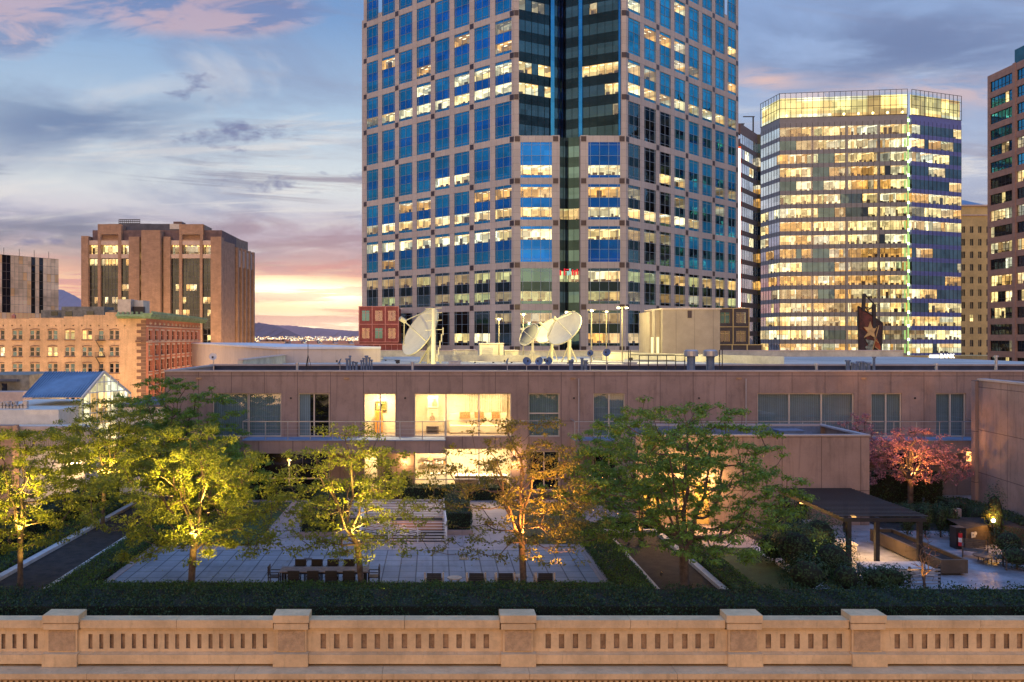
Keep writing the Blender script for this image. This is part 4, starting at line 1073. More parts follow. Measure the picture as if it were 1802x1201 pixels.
q.box(rx+1.2, rx+9, 112, 130, STREET, zc-.9, M['cream']); q.box(rx+1.1, rx+9.2, 111.8, 130, zc-.88, zc-.6, M['roof'])
q.build('wall', sk)
q = B(); rnd = random.Random(5)
for i in range(9): q = B(); x = PX(-5+i*6, 106); q.box(x, x+.5, 105.5, 106, zc-.6, zc-.6+rnd.uniform(.3, .9), M['metal']); q.box(x-.05, x+.55, 105.45, 106.05, zc-.25, zc-.2, M['cap']); q.build('roof_vent', sk)
for i in range(3): q = B(); q.tube([(PX(5+i*9, 105), 105, zc-.3), (PX(9+i*9, 105), 105, zc+.3), (PX(13+i*9, 105), 105, zc-.3)], .06, M['metal'], 6); q.build('roof_pipe', sk)

# grey low shed further left
gs = thing('grey_shed', 'weathered grey shed roof at the left edge behind the market hall', 'building', (-80, 135, STREET))
q = B(); q.box(PX(-60, 132), PX(52, 132), 132, 145, STREET, PZ(660, 132), gr); q.box(PX(-60, 131), PX(30, 131), 131, 131.9, PZ(668, 131)-.3, PZ(668, 131), M['roof']); q.box(PX(-60, 128), PX(40, 128), 128, 130.9, STREET, PZ(690, 128), M['trim']); q.build('wall', gs)
q = B(); q.quad(WORLD, PX(4, 131), PX(14, 131), PZ(690, 131), PZ(675, 131), -130.8, M['night']); q.build('window', gs)

# ---------------------------------------------------------------- pale shed roof block and pink low blocks
pb = thing('pale_block', 'pale windowless block with sloping top edge behind the long roof', 'building', (-34, 150, STREET))
f_ = F((-50.7, 188), (-17.5, 100)); q = B(); ps = jointed('pale_siding', (.62,.52,.43), 1.6, 50, (.5,.42,.35), .05, axis='d', var=.06, tone=.02)
q.fbox(f_, 0, f_.L, STREET, 9.55, -12, 0, ps); q.fbox(f_, -.2, f_.L+.15, 9.55, 9.8, -12, .2, M['white']); q.build('wall', pb)
for nm, (a, c, y0_, D, lab) in enumerate(((430, 660, 608, 330, 'long pink low block on the horizon below the sunset'), (453, 500, 604, 300, 'small pink block left of the low horizon block'), (500, 640, 609, 215, 'flat pale roofed block in front of the pink low block'))):
    o_ = thing('low_block', lab, 'building', (PX((a+c)/2, D), D, STREET)); q = B(); pm = pbr('pink_render_%d' % nm, (.66, .38, .3), .8, var=.1)
    q.box(PX(a, D), PX(c, D), D, D+30, STREET, PZ(y0_, D), pm); q.box(PX(a, D)-.3, PX(c, D)+.3, D-.3, D+30.3, PZ(y0_, D), PZ(y0_, D)+.5, M['trim'])
    for i in range(5): x = PX(a+(c-a)*(i+.3)/5, D); q.box(x, x+2.5, D+3, D+6, PZ(y0_, D)+.5, PZ(y0_, D)+1.2, pm)
    q.build('wall', o_)
    f_ = F((PX(a, D), D), (PX(c, D), D)); n = int(f_.L/3.2)
    q = B()
    for i in range(n): q.quad(f_, 1+i*3.2, 3+i*3.2, PZ(y0_, D)-3.0, PZ(y0_, D)-1.2, .05, M['lit'][0] if random.random() < .25 else M['night'])
    q.build('window_band', o_)
# ================================================================ flat roof with satellite dishes
RZ = 8.0
fbd = thing('flat_roof_block', 'pale flat roof block with scuppered parapet carrying the big satellite dishes', 'building', (15, 105, STREET))
q = B(); ym = pbr('pale_stucco', (.6, .56, .42), .85, var=.15, vscale=.5)
q.box(-17, 70, 77, 135, STREET, RZ, M['roofpale']); q.build('roof', fbd)
q = B(); q.box(-17, 70, 134.5, 135, RZ, 8.85, ym); q.box(-17.1, 70.1, 134.4, 135.1, 8.85, 8.97, M['trim'])
fw = F((-17, 134.4), (-17, 78)); 
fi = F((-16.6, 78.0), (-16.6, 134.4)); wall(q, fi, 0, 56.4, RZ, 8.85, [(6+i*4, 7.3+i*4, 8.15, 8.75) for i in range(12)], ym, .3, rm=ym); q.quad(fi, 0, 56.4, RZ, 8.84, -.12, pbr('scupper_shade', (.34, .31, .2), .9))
q.box(-17.1, -16.5, 78, 134.3, 8.85, 8.95, M['trim']); q.box(-17.05, -16.62, 78, 134.3, RZ+.001, 8.84, ym); 
q.poly([(PX(1090, 120), 120, RZ+.02), (PX(1380, 92), 92, RZ+.02), (PX(1380, 92), 92, 8.9), (PX(1090, 120), 120, 8.9)], ym)
q.build('parapet', fbd)
rx_ = B(); 
ph = thing('roof_penthouse', 'tan windowless penthouse box on the pale roof in front of the tower', 'building', (PX(1205, 114), 117, RZ))
q = B(); D = 114; pn = jointed('penthouse_panels', (.36, .3, .23), 2.35, 30, (.2, .16, .13), .06, axis='d', var=.1, tone=.03)
q.box(PX(1166, D), PX(1267, D), D, D+9, RZ, PZ(545, D), pn); q.box(PX(1140, D+4), PX(1166, D)-.02, D+3, D+9, RZ, PZ(548, D), pn); q.box(PX(1150, D+2), PX(1166, D)-.03, D+1.2, D+2.98, RZ, PZ(546, D), pn)
q.build('wall', ph)
q = B(); q.box(PX(1165, D)-.1, PX(1268, D)+.1, D-.1, D+9.1, PZ(545, D), PZ(545, D)+.18, M['trim']); q.box(PX(1210, D), PX(1217, D), D-.06, D-.005, PZ(560, D), PZ(547, D), M['square'])
q.box(PX(1207, D), PX(1223, D), D+2, D+4, PZ(545, D)+.2, PZ(539, D), M['metal']); q.build('roof_trim', ph)
q = B(); f_ = F((PX(1148, D+1), D+1), (PX(1160, D+1), D+1)); 
for px_ in (1150, 1160): q.box(PX(px_, 113.8), PX(px_+4, 113.8), 115.0, 115.15, RZ, RZ+2.9, emis('door_glow', (1, .85, .4), 1.6))
q.build('lit_door', ph)
rnd = random.Random(31)
def rbox(px0, px1, y0, y1, D, dep, lab, m=ym):
    t = thing('roof_unit', lab, 'roof equipment', (PX((px0+px1)/2, D), D+dep/2, RZ), 'roof units among the dishes')
    q = B(); zb, zt = RZ+.1, PZ(y0, D); x0, x1 = PX(px0, D), PX(px1, D); q.box(x0, x1, D, D+dep, zb, zt, m); q.box(x0-.08, x1+.08, D-.08, D+dep+.08, zt, zt+.12, M['trim'])
    q.box(x0-.1, x1+.1, D+.2, D+dep-.2, RZ, zb, M['metal']); q.build('casing', t)
    q = B()
    for i in range(5): q.box(x0+(x1-x0)*.12, x1-(x1-x0)*.45, D-.04, D-.001, zb+(zt-zb)*(.2+i*.13), zb+(zt-zb)*(.27+i*.13), M['metal'])
    q.build('louvre', t)
rbox(844, 886, 606, 630, 112, 4, 'large pale boxy roof unit between the big dish and the white dishes')
rbox(798, 836, 617, 631, 118, 3, 'low pale roof unit left of the large boxy unit')
rbox(888, 912, 618, 630, 116, 3, 'low sloped roof unit right of the large boxy unit')
rbox(1068, 1098, 622, 634, 108, 3, 'low pale roof unit right of the white dishes')
# low wall in front
q = B(); q.box(PX(740, 106), PX(950, 106), 106, 106.4, RZ, RZ+.75, ym); o = q.build('roof_wall', None, loc=(PX(845, 106), 106, RZ)); tag(o, 'low pale wall on the roof in front of the big dish mast', 'wall')

def dish(name, label, px, py, D, rad, axis, m=None, back=None, mast_base=None, feed=True, n=28, group=None, depth=.22):
    c = Vector((PX(px, D), D, PZ(py, D))); ax = Vector(axis).normalized()
    t = thing(name, label, 'satellite dish', (c.x, D, RZ), group)
    q = B(); pr_ = [(depth*rad*((k/7)**2), rad*k/7+.001) for k in range(8)]
    q.lathe(c-ax*depth*rad*.5, ax, pr_, m, n); q.lathe(c-ax*(depth*rad*.5+.06), ax, pr_, back or m, n)
    q.lathe(c+ax*(depth*rad*.5), ax, [(-.1, rad), (-.1, rad+.05), (.03, rad+.05), (.03, rad-.02)], back or m, n)
    q.build('reflector', t, smooth=True)
    a = ax.orthogonal().normalized(); bb = ax.cross(a)
    if feed:
        q = B(); f = c+ax*rad*.85
        for k in range(3):
            w = 2*math.pi*k/3+.5; e = c+ax*(depth*rad*.4)+(a*math.cos(w)+bb*math.sin(w))*rad*.97; q.bar(e, f, rad*.035, rad*.035, back or m)
        q.tube([f-ax*rad*.05, f+ax*rad*.2], rad*.09, back or m, 10); q.build('feed_arm', t)
    q = B()
    mb = Vector((c.x-ax.x*rad*.35, c.y-ax.y*rad*.35, 0)); z0 = mast_base if mast_base is not None else RZ
    q.tube([(mb.x, mb.y, z0), (mb.x, mb.y, c.z-rad*.15)], rad*.1, back or m, 10)
    q.bar((mb.x, mb.y, c.z-rad*.15), c-ax*depth*rad*.55, rad*.16, rad*.16, back or m)
    for k in range(3):
        w = k*2.1+.4; q.bar((mb.x+math.cos(w)*rad*.45, mb.y+math.sin(w)*rad*.45, z0), (mb.x, mb.y, z0+(c.z-z0)*.55), rad*.05, rad*.05, back or m)
    for k in range(8):
        w = 2*math.pi*k/8; e = c-ax*(depth*rad*.5)+ax*(depth*rad*.45)+(a*math.cos(w)+bb*math.sin(w))*rad*.68; q.bar(c-ax*(depth*rad*.5+.25), e-ax*.1, .05, .05, back or m)
    q.build('mount', t); return t
dw = pbr('dish_white', (.66, .62, .46), .6, var=.06); dd_ = pbr('dish_dark', (.06, .065, .09), .6, var=.1); dm = pbr('dish_mount', (.5, .47, .33), .6, var=.1)
dish('satellite_dish', 'huge pale satellite dish tilted left on its mast, largest on the roof', 743, 586, 99, 3.0, (-.76, -.42, .5), dw, dm)
dish('satellite_dish', 'white satellite dish tilted up to the left, left one of the overlapping pair', 966, 584, 110, 1.8, (-.64, -.5, .58), dw, dm, group='roof dishes')
dish('satellite_dish', 'white satellite dish, larger right one of the overlapping pair', 995, 580, 104, 2.3, (-.64, -.5, .58), dw, dm, group='roof dishes')
dish('satellite_dish', 'dark satellite dish with pale feed arms left of the white pair', 932, 590, 106, 1.45, (-.75, -.45, .5), dd_, dw, group='roof dishes')
mt = thing('antenna_mast', 'pale round mast with cross arms in front of the huge dish', 'mast', (PX(763, 96), 96, RZ)); q = B(); x = PX(763, 96)
q.tube([(x, 96, RZ), (x, 96, PZ(543, 96))], [.28, .2], dw, 10)
q.build('pole', mt); q = B()
for k, z in enumerate((13.9, 13.4, 12.6, 11.6)): q.bar((x-.9, 96, z), (x+.9, 96, z+.1), .07, .07, dm)
for k in range(5): q.box(x+.3+k*.16, x+.42+k*.16, 95.7, 95.9, 8.3+k*.7, 9.1+k*.7, dm)
q.build('cross_arm', mt)
# flood lamps on poles
dpl = pbr('pole_paint', (.22, .2, .15), .6)
for i, (px_, py_, D) in enumerate(((878, 561, 112), (921, 553, 116), (1003, 549, 110), (1041, 546, 104), (1095, 541, 101), (1067, 548, 121))):
    x = PX(px_, D); zt = PZ(py_, D)
    t = thing('flood_lamp', ['shortest flood lamp pole left of the white dishes', 'flood lamp pole rising behind the left white dish', 'flood lamp pole behind the right white dish', 'flood lamp pole standing right of the white dishes', 'brightest twin flood lamp pole on the right side of the roof', 'thin farther flood lamp pole between the two right hand poles'][i], 'lamp', (x, D, RZ), 'flood lamps lighting the pale roof')
    q = B(); q.tube([(x, D, RZ), (x, D, zt)], .07, dpl, 8); q.bar((x-.5, D, zt), (x+.5, D, zt), .05, .05, dpl); q.build('pole', t)
    for sx in ((-.45, .45) if i in (2, 4) else (0,)):
        q = B(); q.box(x+sx-.16, x+sx+.16, D-.2, D+.12, zt-.02, zt+.1, M['black']); q.box(x+sx-.14, x+sx+.14, D-.26, D-.1, zt-.16, zt-.021, M['bulbw']); q.build('lamp_head', t)
    L = bpy.data.lights.new('flood', 'POINT'); L.energy = 1900; L.color = (1, .8, .3); L.shadow_soft_size = .3
    lo = bpy.data.objects.new('flood_light', L); COL.objects.link(lo); lo.parent = t; lo.location = (0, -2.4, zt-RZ-.2)

# low floods added to brighten the dishes; conduits, hatches and patches on the pale roof
def fill_flood(px_, D, en, lab, d_=(-1, 0, .6)):
    x = PX(px_, D); t = thing('flood_lamp', lab, 'lamp', (x, D, RZ), 'flood lamps lighting the pale roof'); q = B(); q.box(x-.2, x+.2, D-.15, D+.15, RZ+.25, RZ+.6, M['black']); q.bar((x, D, RZ), (x, D, RZ+.3), .06, .06, M['black']); q.build('lamp_head', t)
    L = bpy.data.lights.new('flood', 'SPOT'); L.energy = en; L.color = (1, .8, .32); L.spot_size = R(110); L.shadow_soft_size = .2; lo = bpy.data.objects.new('flood_light', L); COL.objects.link(lo); lo.parent = t; lo.location = (0, 0, .8); lo.rotation_euler = Vector(d_).to_track_quat('-Z', 'Y').to_euler()
fill_flood(700, 90, 3800, 'added low flood lamp in front of the huge dish', (.5, 1, .7)); fill_flood(960, 96, 1500, 'added low flood lamp in front of the white dish pair', (.1, 1, .8)); fill_flood(1110, 101, 1300, 'added low flood lamp before the roof penthouse', (.8, 1, .4))
rnd = random.Random(90)
for i, (p0, p1, d0, d1, lb) in enumerate(((640, 930, 84, 88, 'long grey conduit lying on the pale roof, nearest one'), (820, 1120, 101, 96, 'grey conduit lying on the pale roof behind the small dishes'), (560, 705, 120, 108, 'grey conduit on the pale roof left of the huge dish'), (1010, 1140, 90, 90, 'short grey conduit before the penthouse'))):
    q = B(); a, c = Vector((PX(p0, d0), d0, RZ+.14)), Vector((PX(p1, d1), d1, RZ+.14)); q.bar(a, c, .09, .09, M['metal'])
    for k in range(9): p = a.lerp(c, (k+.5)/9); q.box(p.x-.1, p.x+.1, p.y-.15, p.y+.15, RZ, RZ+.12, M['darkwood'])
    o = q.build('roof_conduit', loc=tuple((a+c)/2-Vector((0, 0, .14)))); tag(o, lb, 'conduit')
for i, (p0, d0, lb) in enumerate(((665, 112, 'low square roof hatch left of the huge dish'), (1055, 112, 'low square roof hatch among the flood lamp poles'), (800, 92, 'low square roof hatch near the front of the pale roof'), (1110, 88, 'low square roof hatch before the penthouse'))):
    q = B(); x = PX(p0, d0); q.box(x-.6, x+.6, d0, d0+1.1, RZ, RZ+.35, M['metal']); q.box(x-.66, x+.66, d0-.06, d0+1.16, RZ+.35, RZ+.43, M['cap']); o = q.build('roof_hatch', loc=(x, d0, RZ)); tag(o, lb, 'hatch')

# picture tower with a star
st = thing('banner_tower', 'dark steel sign tower with a gold star banner before the lit office block', 'sign', (PX(1530, 150), 150, STREET))
D = 150.0
def sp_(zx, zy): return (PX(1480+zx/6.675, D), PZ(500+zy/6.675, D))
def extr(b, pts, y, th, m):
    k = [(sp_(*p)[0], sp_(*p)[1]) for p in pts]; n = len(k)
    b.poly([(x, y, z) for x, z in k], m); 
    for i in range(n):
        a, c = k[i], k[(i+1) % n]; b.poly([(a[0], y, a[1]), (a[0], y+th, a[1]), (c[0], y+th, c[1]), (c[0], y, c[1])], m)
    b.poly([(x, y+th, z) for x, z in k][::-1], m)
mar = pbr('maroon_banner', (.13, .035, .025), .6, var=.5, vscale=.6); mar2 = pbr('brown_banner', (.05, .025, .03), .6, var=.5, vscale=.8)
gold = pbr('gold_paint', (.62, .42, .17), .5, var=.2, vscale=2); org = pbr('orange_stripe', (.42, .1, .03), .5, var=.3); grn = pbr('grey_green_figure', (.25, .3, .24), .6, var=.5, vscale=2)
q = B(); extr(q, [(205, 262), (395, 390), (400, 520), (370, 950), (215, 950)], D, .25, mar); extr(q, [(400, 400), (490, 462), (465, 950), (372, 950)], D+.05, .25, mar2); extr(q, [(207, 520), (300, 560), (290, 950), (216, 950)], D-.03, .02, mar2); q.build('banner', st)
q = B(); extr(q, [(262, 505), (315, 510), (340, 440), (365, 508), (418, 505), (385, 570), (400, 640), (345, 600), (265, 632), (312, 570)], D-.12, .08, gold); q.build('star', st)
q = B(); extr(q, [(285, 650), (390, 670), (380, 740), (350, 800), (330, 890), (285, 900), (310, 800), (280, 740), (320, 720)], D-.1, .06, grn); q.build('figure_panel', st)
q = B()
for (p0, p1, m_) in (((440, 490), (335, 900), gold), ((395, 740), (462, 790), gold), ((385, 640), (435, 690), gold), ((262, 510), (300, 560), org)):
    a, c = sp_(*p0), sp_(*p1); q.bar((a[0], D-.08, a[1]), (c[0], D-.08, c[1]), .2, .1, m_)
extr(q, [(420, 640), (465, 740), (465, 800), (400, 740), (395, 640)], D-.05, .04, org); extr(q, [(372, 800), (455, 840), (450, 945), (352, 945)], D-.05, .04, org); q.build('stripe', st)
q = B()
for (p0, p1, w_) in (((275, 115), (262, 320), .45), ((275, 115), (395, 240), .18), ((390, 240), (388, 520), .5), ((205, 262), (490, 462), .2), ((262, 262), (390, 300), .12), ((385, 250), (290, 340), .12), ((270, 250), (330, 330), .12), ((205, 262), (216, 950), .2), ((490, 462), (465, 950), .2)):
    a, c = sp_(*p0), sp_(*p1); q.bar((a[0], D+.1, a[1]), (c[0], D+.1, c[1]), w_, w_, M['black'])
q.box(PX(1512, D), PX(1548, D), D+.3, D+.8, STREET, 7, M['black']); q.build('steel_frame', st)

# ================================================================ long building behind the garden
mbld = thing('garden_building', 'long two storey brown concrete building behind the garden terrace', 'building', (10, 62, 0))
DB = 62.0; fm = F((PX(290, DB), DB), (60, DB)); X0 = fm.o.x
S = lambda px: PX(px, DB)-X0
zh, zs, zg = PZ(692.5, DB), 3.98, 3.05
ZR = 8.57
wins_up = [(374, 437, 'd'), (437.01, 495, 'd'), (525, 580, 'r'), (640, 697, 'lit'), (729, 900, 'lit2'), (930, 985, 'b'), (1044, 1100, 'b'), (1333, 1503, 'b3'), (1533, 1587, 'b'), (1647, 1700, 'b')]
ops = [(S(a), S(c), zs+.02, zh) for a, c, k in wins_up]
lowers = [(437, 580, .3, 3.05, 'd'), (640, 665, .05, 2.9, 'lit'), (729, 900, .35, 3.2, 'lit2'), (1044, 1100, .3, 3.0, 'd'), (930, 985, .3, 3.0, 'd'), (1560, 1640, .1, 2.9, 'd')]
ops2 = [(S(a), S(c), z0, z1) for a, c, z0, z1, k in lowers]
w = B(); wall(w, fm, 0, fm.L, -.02, ZR-.12, ops+ops2, M['panel'], .35)
w.fbox(fm, -.001, .0, -.02, ZR-.12, -13, 0, M['panel'])
w.build('front_wall', mbld)
w = B(); w.fbox(fm, -.06, fm.L, ZR-.12, ZR, -.45, .05, M['cap']); w.box(X0-.06, X0+.35, DB+.46, DB+12.6, ZR-.12, ZR, M['cap']); w.box(X0-.06, 60, DB+12.6, DB+13.0, ZR-.08, ZR+.05, M['cap'])
w.box(X0+.02, X0+.3, DB+.4, DB+12.6, STREET, ZR-.13, M['panel']); w.box(X0+.3, 60, DB+12.65, DB+12.95, 6, ZR-.09, pbr('dark_parapet', (.035, .045, .075), .8, var=.2))
w.fbox(fm, .3, fm.L, 7.6, ZR-.13, -.4, -.36, M['roof']); w.build('parapet', mbld)
w = B(); w.box(X0+.31, 60, DB+.41, DB+12.64, 7.75, 7.85, M['roof']); w.build('roof', mbld)
blind = jointed('blue_blind', (.15, .235, .27), .13, 9, (.08, .13, .16), .035, axis='xz', var=.1, tone=.08)
curt = jointed('pale_curtain', (.72, .62, .45), .16, 9, (.45, .36, .24), .05, axis='xz', var=.08, tone=.08)
roomw = pbr('warm_room_wall', (.8, .68, .48), .8, var=.04)
fra = pbr('window_frame_paint', (.55, .5, .42), .5, var=.05)
def wframe(q, s0, s1, z0, z1, muls, trans=(), m=fra, d=-.14):
    for (a, c) in ((s0, s0+.07), (s1-.07, s1)): q.fbox(fm, a, c, z0, z1, d-.06, d+.04, m)
    for (a, c) in ((z0, z0+.07), (z1-.07, z1)): q.fbox(fm, s0+.07, s1-.07, a, c, d-.06, d+.04, m)
    for x in muls: q.fbox(fm, x-.045, x+.045, z0+.07, z1-.07, d-.06, d+.04, m)
    for z in trans: q.fbox(fm, s0+.07, s1-.07, z-.04, z+.04, d-.05, d+.035, m)
tealg = mirror('teal_glass', (.28, .5, .75), .03, tr=.0, under=(.03, .055, .065), fac=.3, wav=.02)
def bigroom(s0, s1, z0, z1, depth, energy, col=(1, .72, .38)):
    """a real lit room behind the glass: walls, ceiling lamp, furniture"""
    q = B(); D0 = -.3; q.quad(fm, s0-.6, s1+.6, z0, z1+.1, -depth, roomw)
    for s in (s0-.6, s1+.6): q.poly([fm(s, z0, D0), fm(s, z1+.1, D0), fm(s, z1+.1, -depth), fm(s, z0, -depth)], roomw)
    q.poly([fm(s0-.6, z1+.1, D0), fm(s1+.6, z1+.1, D0), fm(s1+.6, z1+.1, -depth), fm(s0-.6, z1+.1, -depth)], roomw)
    q.poly([fm(s0-.6, z0-.01, D0), fm(s1+.6, z0-.01, D0), fm(s1+.6, z0-.01, -depth), fm(s0-.6, z0-.01, -depth)], M['wood'])
    n = max(1, int((s1-s0)/2))
    for i in range(n):
        c = s0+(s1-s0)*(i+.5)/n; q.fbox(fm, c-.15, c+.15, z1+.0, z1+.09, -depth*.5-.15, -depth*.5+.15, M['ceil'])
        L = bpy.data.lights.new('room', 'AREA'); L.shape = 'RECTANGLE'; L.size = .9; L.size_y = 1.6; L.energy = energy/n; L.color = col
        lo = bpy.data.objects.new('room_light', L); COL.objects.link(lo); lo.parent = mbld; p = fm(c, z1-.03, -depth*.5); b0 = WL[mbld.name]; lo.location = (p.x-b0[0], p.y-b0[1], p.z-b0[2])
    q.build('lit_room', mbld); return q
for (a, c, k), (s0, s1, z0, z1) in zip(wins_up, ops):
    q = B()
    if k in ('lit', 'lit2'):
        q.quad(fm, s0, s1, z0, z1, -.17, M['pane'])
        muls = [S(669)] if k == 'lit' else [S(785), S(843)]
        qq = B(); wframe(qq, s0, s1, z0, z1, muls); qq.build('frame', q.build('window', mbld))
    else:
        n = {'d': 1, 'r': 2, 'b': 2, 'b3': 3}[k]
        if a == 930: n = 1
        for i in range(n):
            x0, x1 = s0+(s1-s0)*i/n, s0+(s1-s0)*(i+1)/n
            if k == 'r': q.quad(fm, x0, x1, z0, z1, -.17, M['night'])
            else:
                q.quad(fm, x0, x1, z0, z1, -.17, M['pane']); q.quad(fm, x0, x1, z0, z1, -.3, blind)
        if k == 'r': q.quad(fm, s0+.1, s0+.8, z0, z1, -.165, blind)
        qq = B(); wframe(qq, s0, s1, z0, z1, [s0+(s1-s0)*i/n for i in range(1, n)], (5.6,) if a == 930 else ()); qq.build('frame', q.build('window', mbld))
bigroom(S(640), S(697), 3.95, zh, 3.2, 420); bigroom(S(729), S(900), 3.95, zh, 4.2, 900)
# things in the lit upper rooms
def picture(px0, px1, py0, py1, dep, label, kind):
    D = DB+dep; x0, x1, z0, z1 = PX(px0, D), PX(px1, D), PZ(py1, D), PZ(py0, D)
    t = thing('framed_picture', label, 'picture', ((x0+x1)/2, D, z0)); q = B()
    q.box(x0, x1, D-.04, D, z0, z1, pbr('paper_'+kind, (.62, .5, .33) if kind != 'land' else (.3, .24, .06), .8, var=.2, vscale=3)); q.build('canvas', t)
    if kind in ('man', 'man2'):
        q = B(); cx_ = (x0+x1)/2+(.12 if kind == 'man' else -.05); sk_ = pbr('sketch_grey', (.3, .21, .13), .9, var=.4, vscale=9); h = z1-z0
        q.lathe((cx_, D-.045, z0+h*.68), (0, -1, 0), [(0, h*.10), (.01, h*.10), (.012, .001)], sk_, 14); q.box(cx_-.07, cx_+.07, D-.055, D-.042, z0+h*.48, z0+h*.62, sk_)
        q.poly([(cx_-h*.26, D-.05, z0+.02), (cx_+h*.24, D-.05, z0+.02), (cx_+h*.22, D-.05, z0+h*.38), (cx_+.06, D-.05, z0+h*.52), (cx_-.06, D-.05, z0+h*.52), (cx_-h*.24, D-.05, z0+h*.36)], sk_)
        q.build('drawing', t)
    if kind == 'land':
        q = B()
        for (a, c_, e, g_, m_) in ((.1, .45, .15, .5, gold), (.5, .9, .2, .8, M['leafo']), (.2, .6, .55, .85, M['trim'])): q.box(x0+(x1-x0)*a, x0+(x1-x0)*c_, D-.05, D-.042, z0+(z1-z0)*e, z0+(z1-z0)*g_, m_)
        q.build('drawing', t)
    q = B(); fm_ = M['darkwood'] if kind == 'land' else M['trim']
    for (a, c_, e, g_) in ((x0-.05, x0, z0-.05, z1+.05), (x1, x1+.05, z0-.05, z1+.05), (x0, x1, z0-.05, z0), (x0, x1, z1, z1+.05)): q.box(a, c_, D-.07, D, e, g_, fm_)
    q.build('frame', t)
picture(662, 679, 708, 722, 3.1, 'small landscape picture above the orange cabinet in the narrow lit room', 'land')
picture(754, 770, 698, 716, 3.2, 'upper of two framed figure drawings in the wide lit room', 'man'); picture(754, 770, 722, 741, 3.2, 'lower of two framed figure drawings in the wide lit room', 'man2')
q = B(); D = DB+2.4; orc = pbr('orange_cabinet', (.62, .26, .04), .5, var=.1); q.box(PX(660, D), PX(673, D), D, D+.5, 4.0, PZ(724, D), orc); o = q.build('cabinet', loc=(PX(666, D), D, 4.0)); tag(o, 'tall orange cabinet standing in the narrow lit upper room', 'cabinet')
q = B(); D = DB+2.2; q.box(PX(750, D), PX(772, D), D, D+.5, 4.0, 4.5, M['wood']); 
for i in range(3): q.box(PX(752, D), PX(769, D), D-.03, D-.001, 4.1+i*.13, 4.17+i*.13, M['darkwood'])
o = q.build('magazine_rack', loc=(PX(760, D), D, 4.0)); tag(o, 'low slatted wooden rack under the figure drawings', 'rack')
cu = B(); D = DB+3.9; 
for i in range(26): x = PX(818, D)+i*.12; cu.box(x, x+.07, D, D+.08, 5.2, 7.0, curt)
o = cu.build('curtain', loc=(PX(850, D), D, 5.2)); tag(o, 'pleated pale curtain at the back of the wide lit room', 'curtain')
t = thing('sofa', 'long pale sofa with patterned cushions in the wide lit upper room', 'sofa', (PX(845, DB+3), DB+3, 4.0)); q = B(); D = DB+2.6
q.box(PX(792, D), PX(893, D), D, D+.9, 4.0, 4.5, roomw); q.box(PX(792, D), PX(893, D), D+.7, D+.95, 4.5, 5.35, roomw); q.build('seat', t)
for (a, c_) in ((809, 828), (836, 852), (866, 880)):
    q = B(); q.box(PX(a, D), PX(c_, D), D+.4, D+.69, 5.0, 5.45, pbr('cushion', (.42, .2, .07), .8, var=.6, vscale=12)); q.build('cushion', t)
# ground floor glazing
for (a, c, z0, z1, k), (s0, s1, _, _) in zip(lowers, ops2):
    q = B()
    if k.startswith('lit'):
        q.quad(fm, s0, s1, z0, z1, -.17, M['pane'])
        qq = B(); wframe(qq, s0, s1, z0, z1, [] if k == 'lit' else [S(785), S(843)], () if k == 'lit' else (1.05,)); qq.build('frame', q.build('window', mbld))
    else:
        q.quad(fm, s0, s1, z0, z1, -.17, M['night']); qq = B(); wframe(qq, s0, s1, z0, z1, [s0+(s1-s0)*.5], (1.1,)); qq.build('frame', q.build('window', mbld))
bigroom(S(640), S(665), .04, 2.9, 2.5, 140); bigroom(S(729), S(900), .04, 3.2, 4.5, 1000)
t = thing('kitchen_counter', 'counter with shelves inside the lit ground floor room', 'counter', (PX(830, DB+3), DB+3, .05)); q = B(); D = DB+3
q.box(PX(745, D), PX(790, D), D, D+.6, .05, 1.0, M['cream']); q.box(PX(800, D), PX(890, D), D-.8, D, .05, .95, M['wood']); q.box(PX(800, D)-.1, PX(890, D)+.1, D-.9, D+.1, .95, 1.0, M['white']); q.build('counter_top', t)
q = B()
for z in (1.5, 1.95): q.box(PX(740, D+1), PX(788, D+1), D+1, D+1.3, z, z+.05, M['wood'])
for i in range(9): q.box(PX(742+i*5, D+1), PX(744.5+i*5, D+1), D+1.05, D+1.2, 1.55, 1.55+random.uniform(.1, .3), random.choice((orc, M['brickred'], M['white']))); 
q.build('shelf', t)
t = thing('hanging_lamp', 'small conical pendant lamp hanging in the lit ground floor room', 'lamp', (PX(757, DB+2), DB+2, 2.2)); q = B(); x = PX(757, DB+2); q.tube([(x, DB+2, 2.4), (x, DB+2, 2.15)], [.05, .22], orc, 10); q.bar((x, DB+2, 2.4), (x, DB+2, 3.25), .02, .02, M['black']); q.build('shade', t)
# small round vents, scuppers and a downpipe on the wall
w = B()
for px_ in (512, 713, 1010, 1230, 1610): p = fm(S(px_), PZ(701, DB), .0); w.lathe(p, (0, -1, 0), [(0, .07), (.04, .07), (.041, .001)], M['black'], 10)
for px_ in (350, 610, 1008, 1300, 1520): w.fbox(fm, S(px_)-.18, S(px_)+.18, ZR-.62, ZR-.5, .001, .05, M['stone_slot'])
w.build('wall_vent', mbld)
w = B(); w.tube([fm(S(1018), 8.0, .09), fm(S(1018), 4.1, .09)], .05, M['cap'], 8); w.tube([fm(S(1312), 8.0, .09), fm(S(1312), 4.1, .09)], .05, M['cap'], 8); w.build('downpipe', mbld)
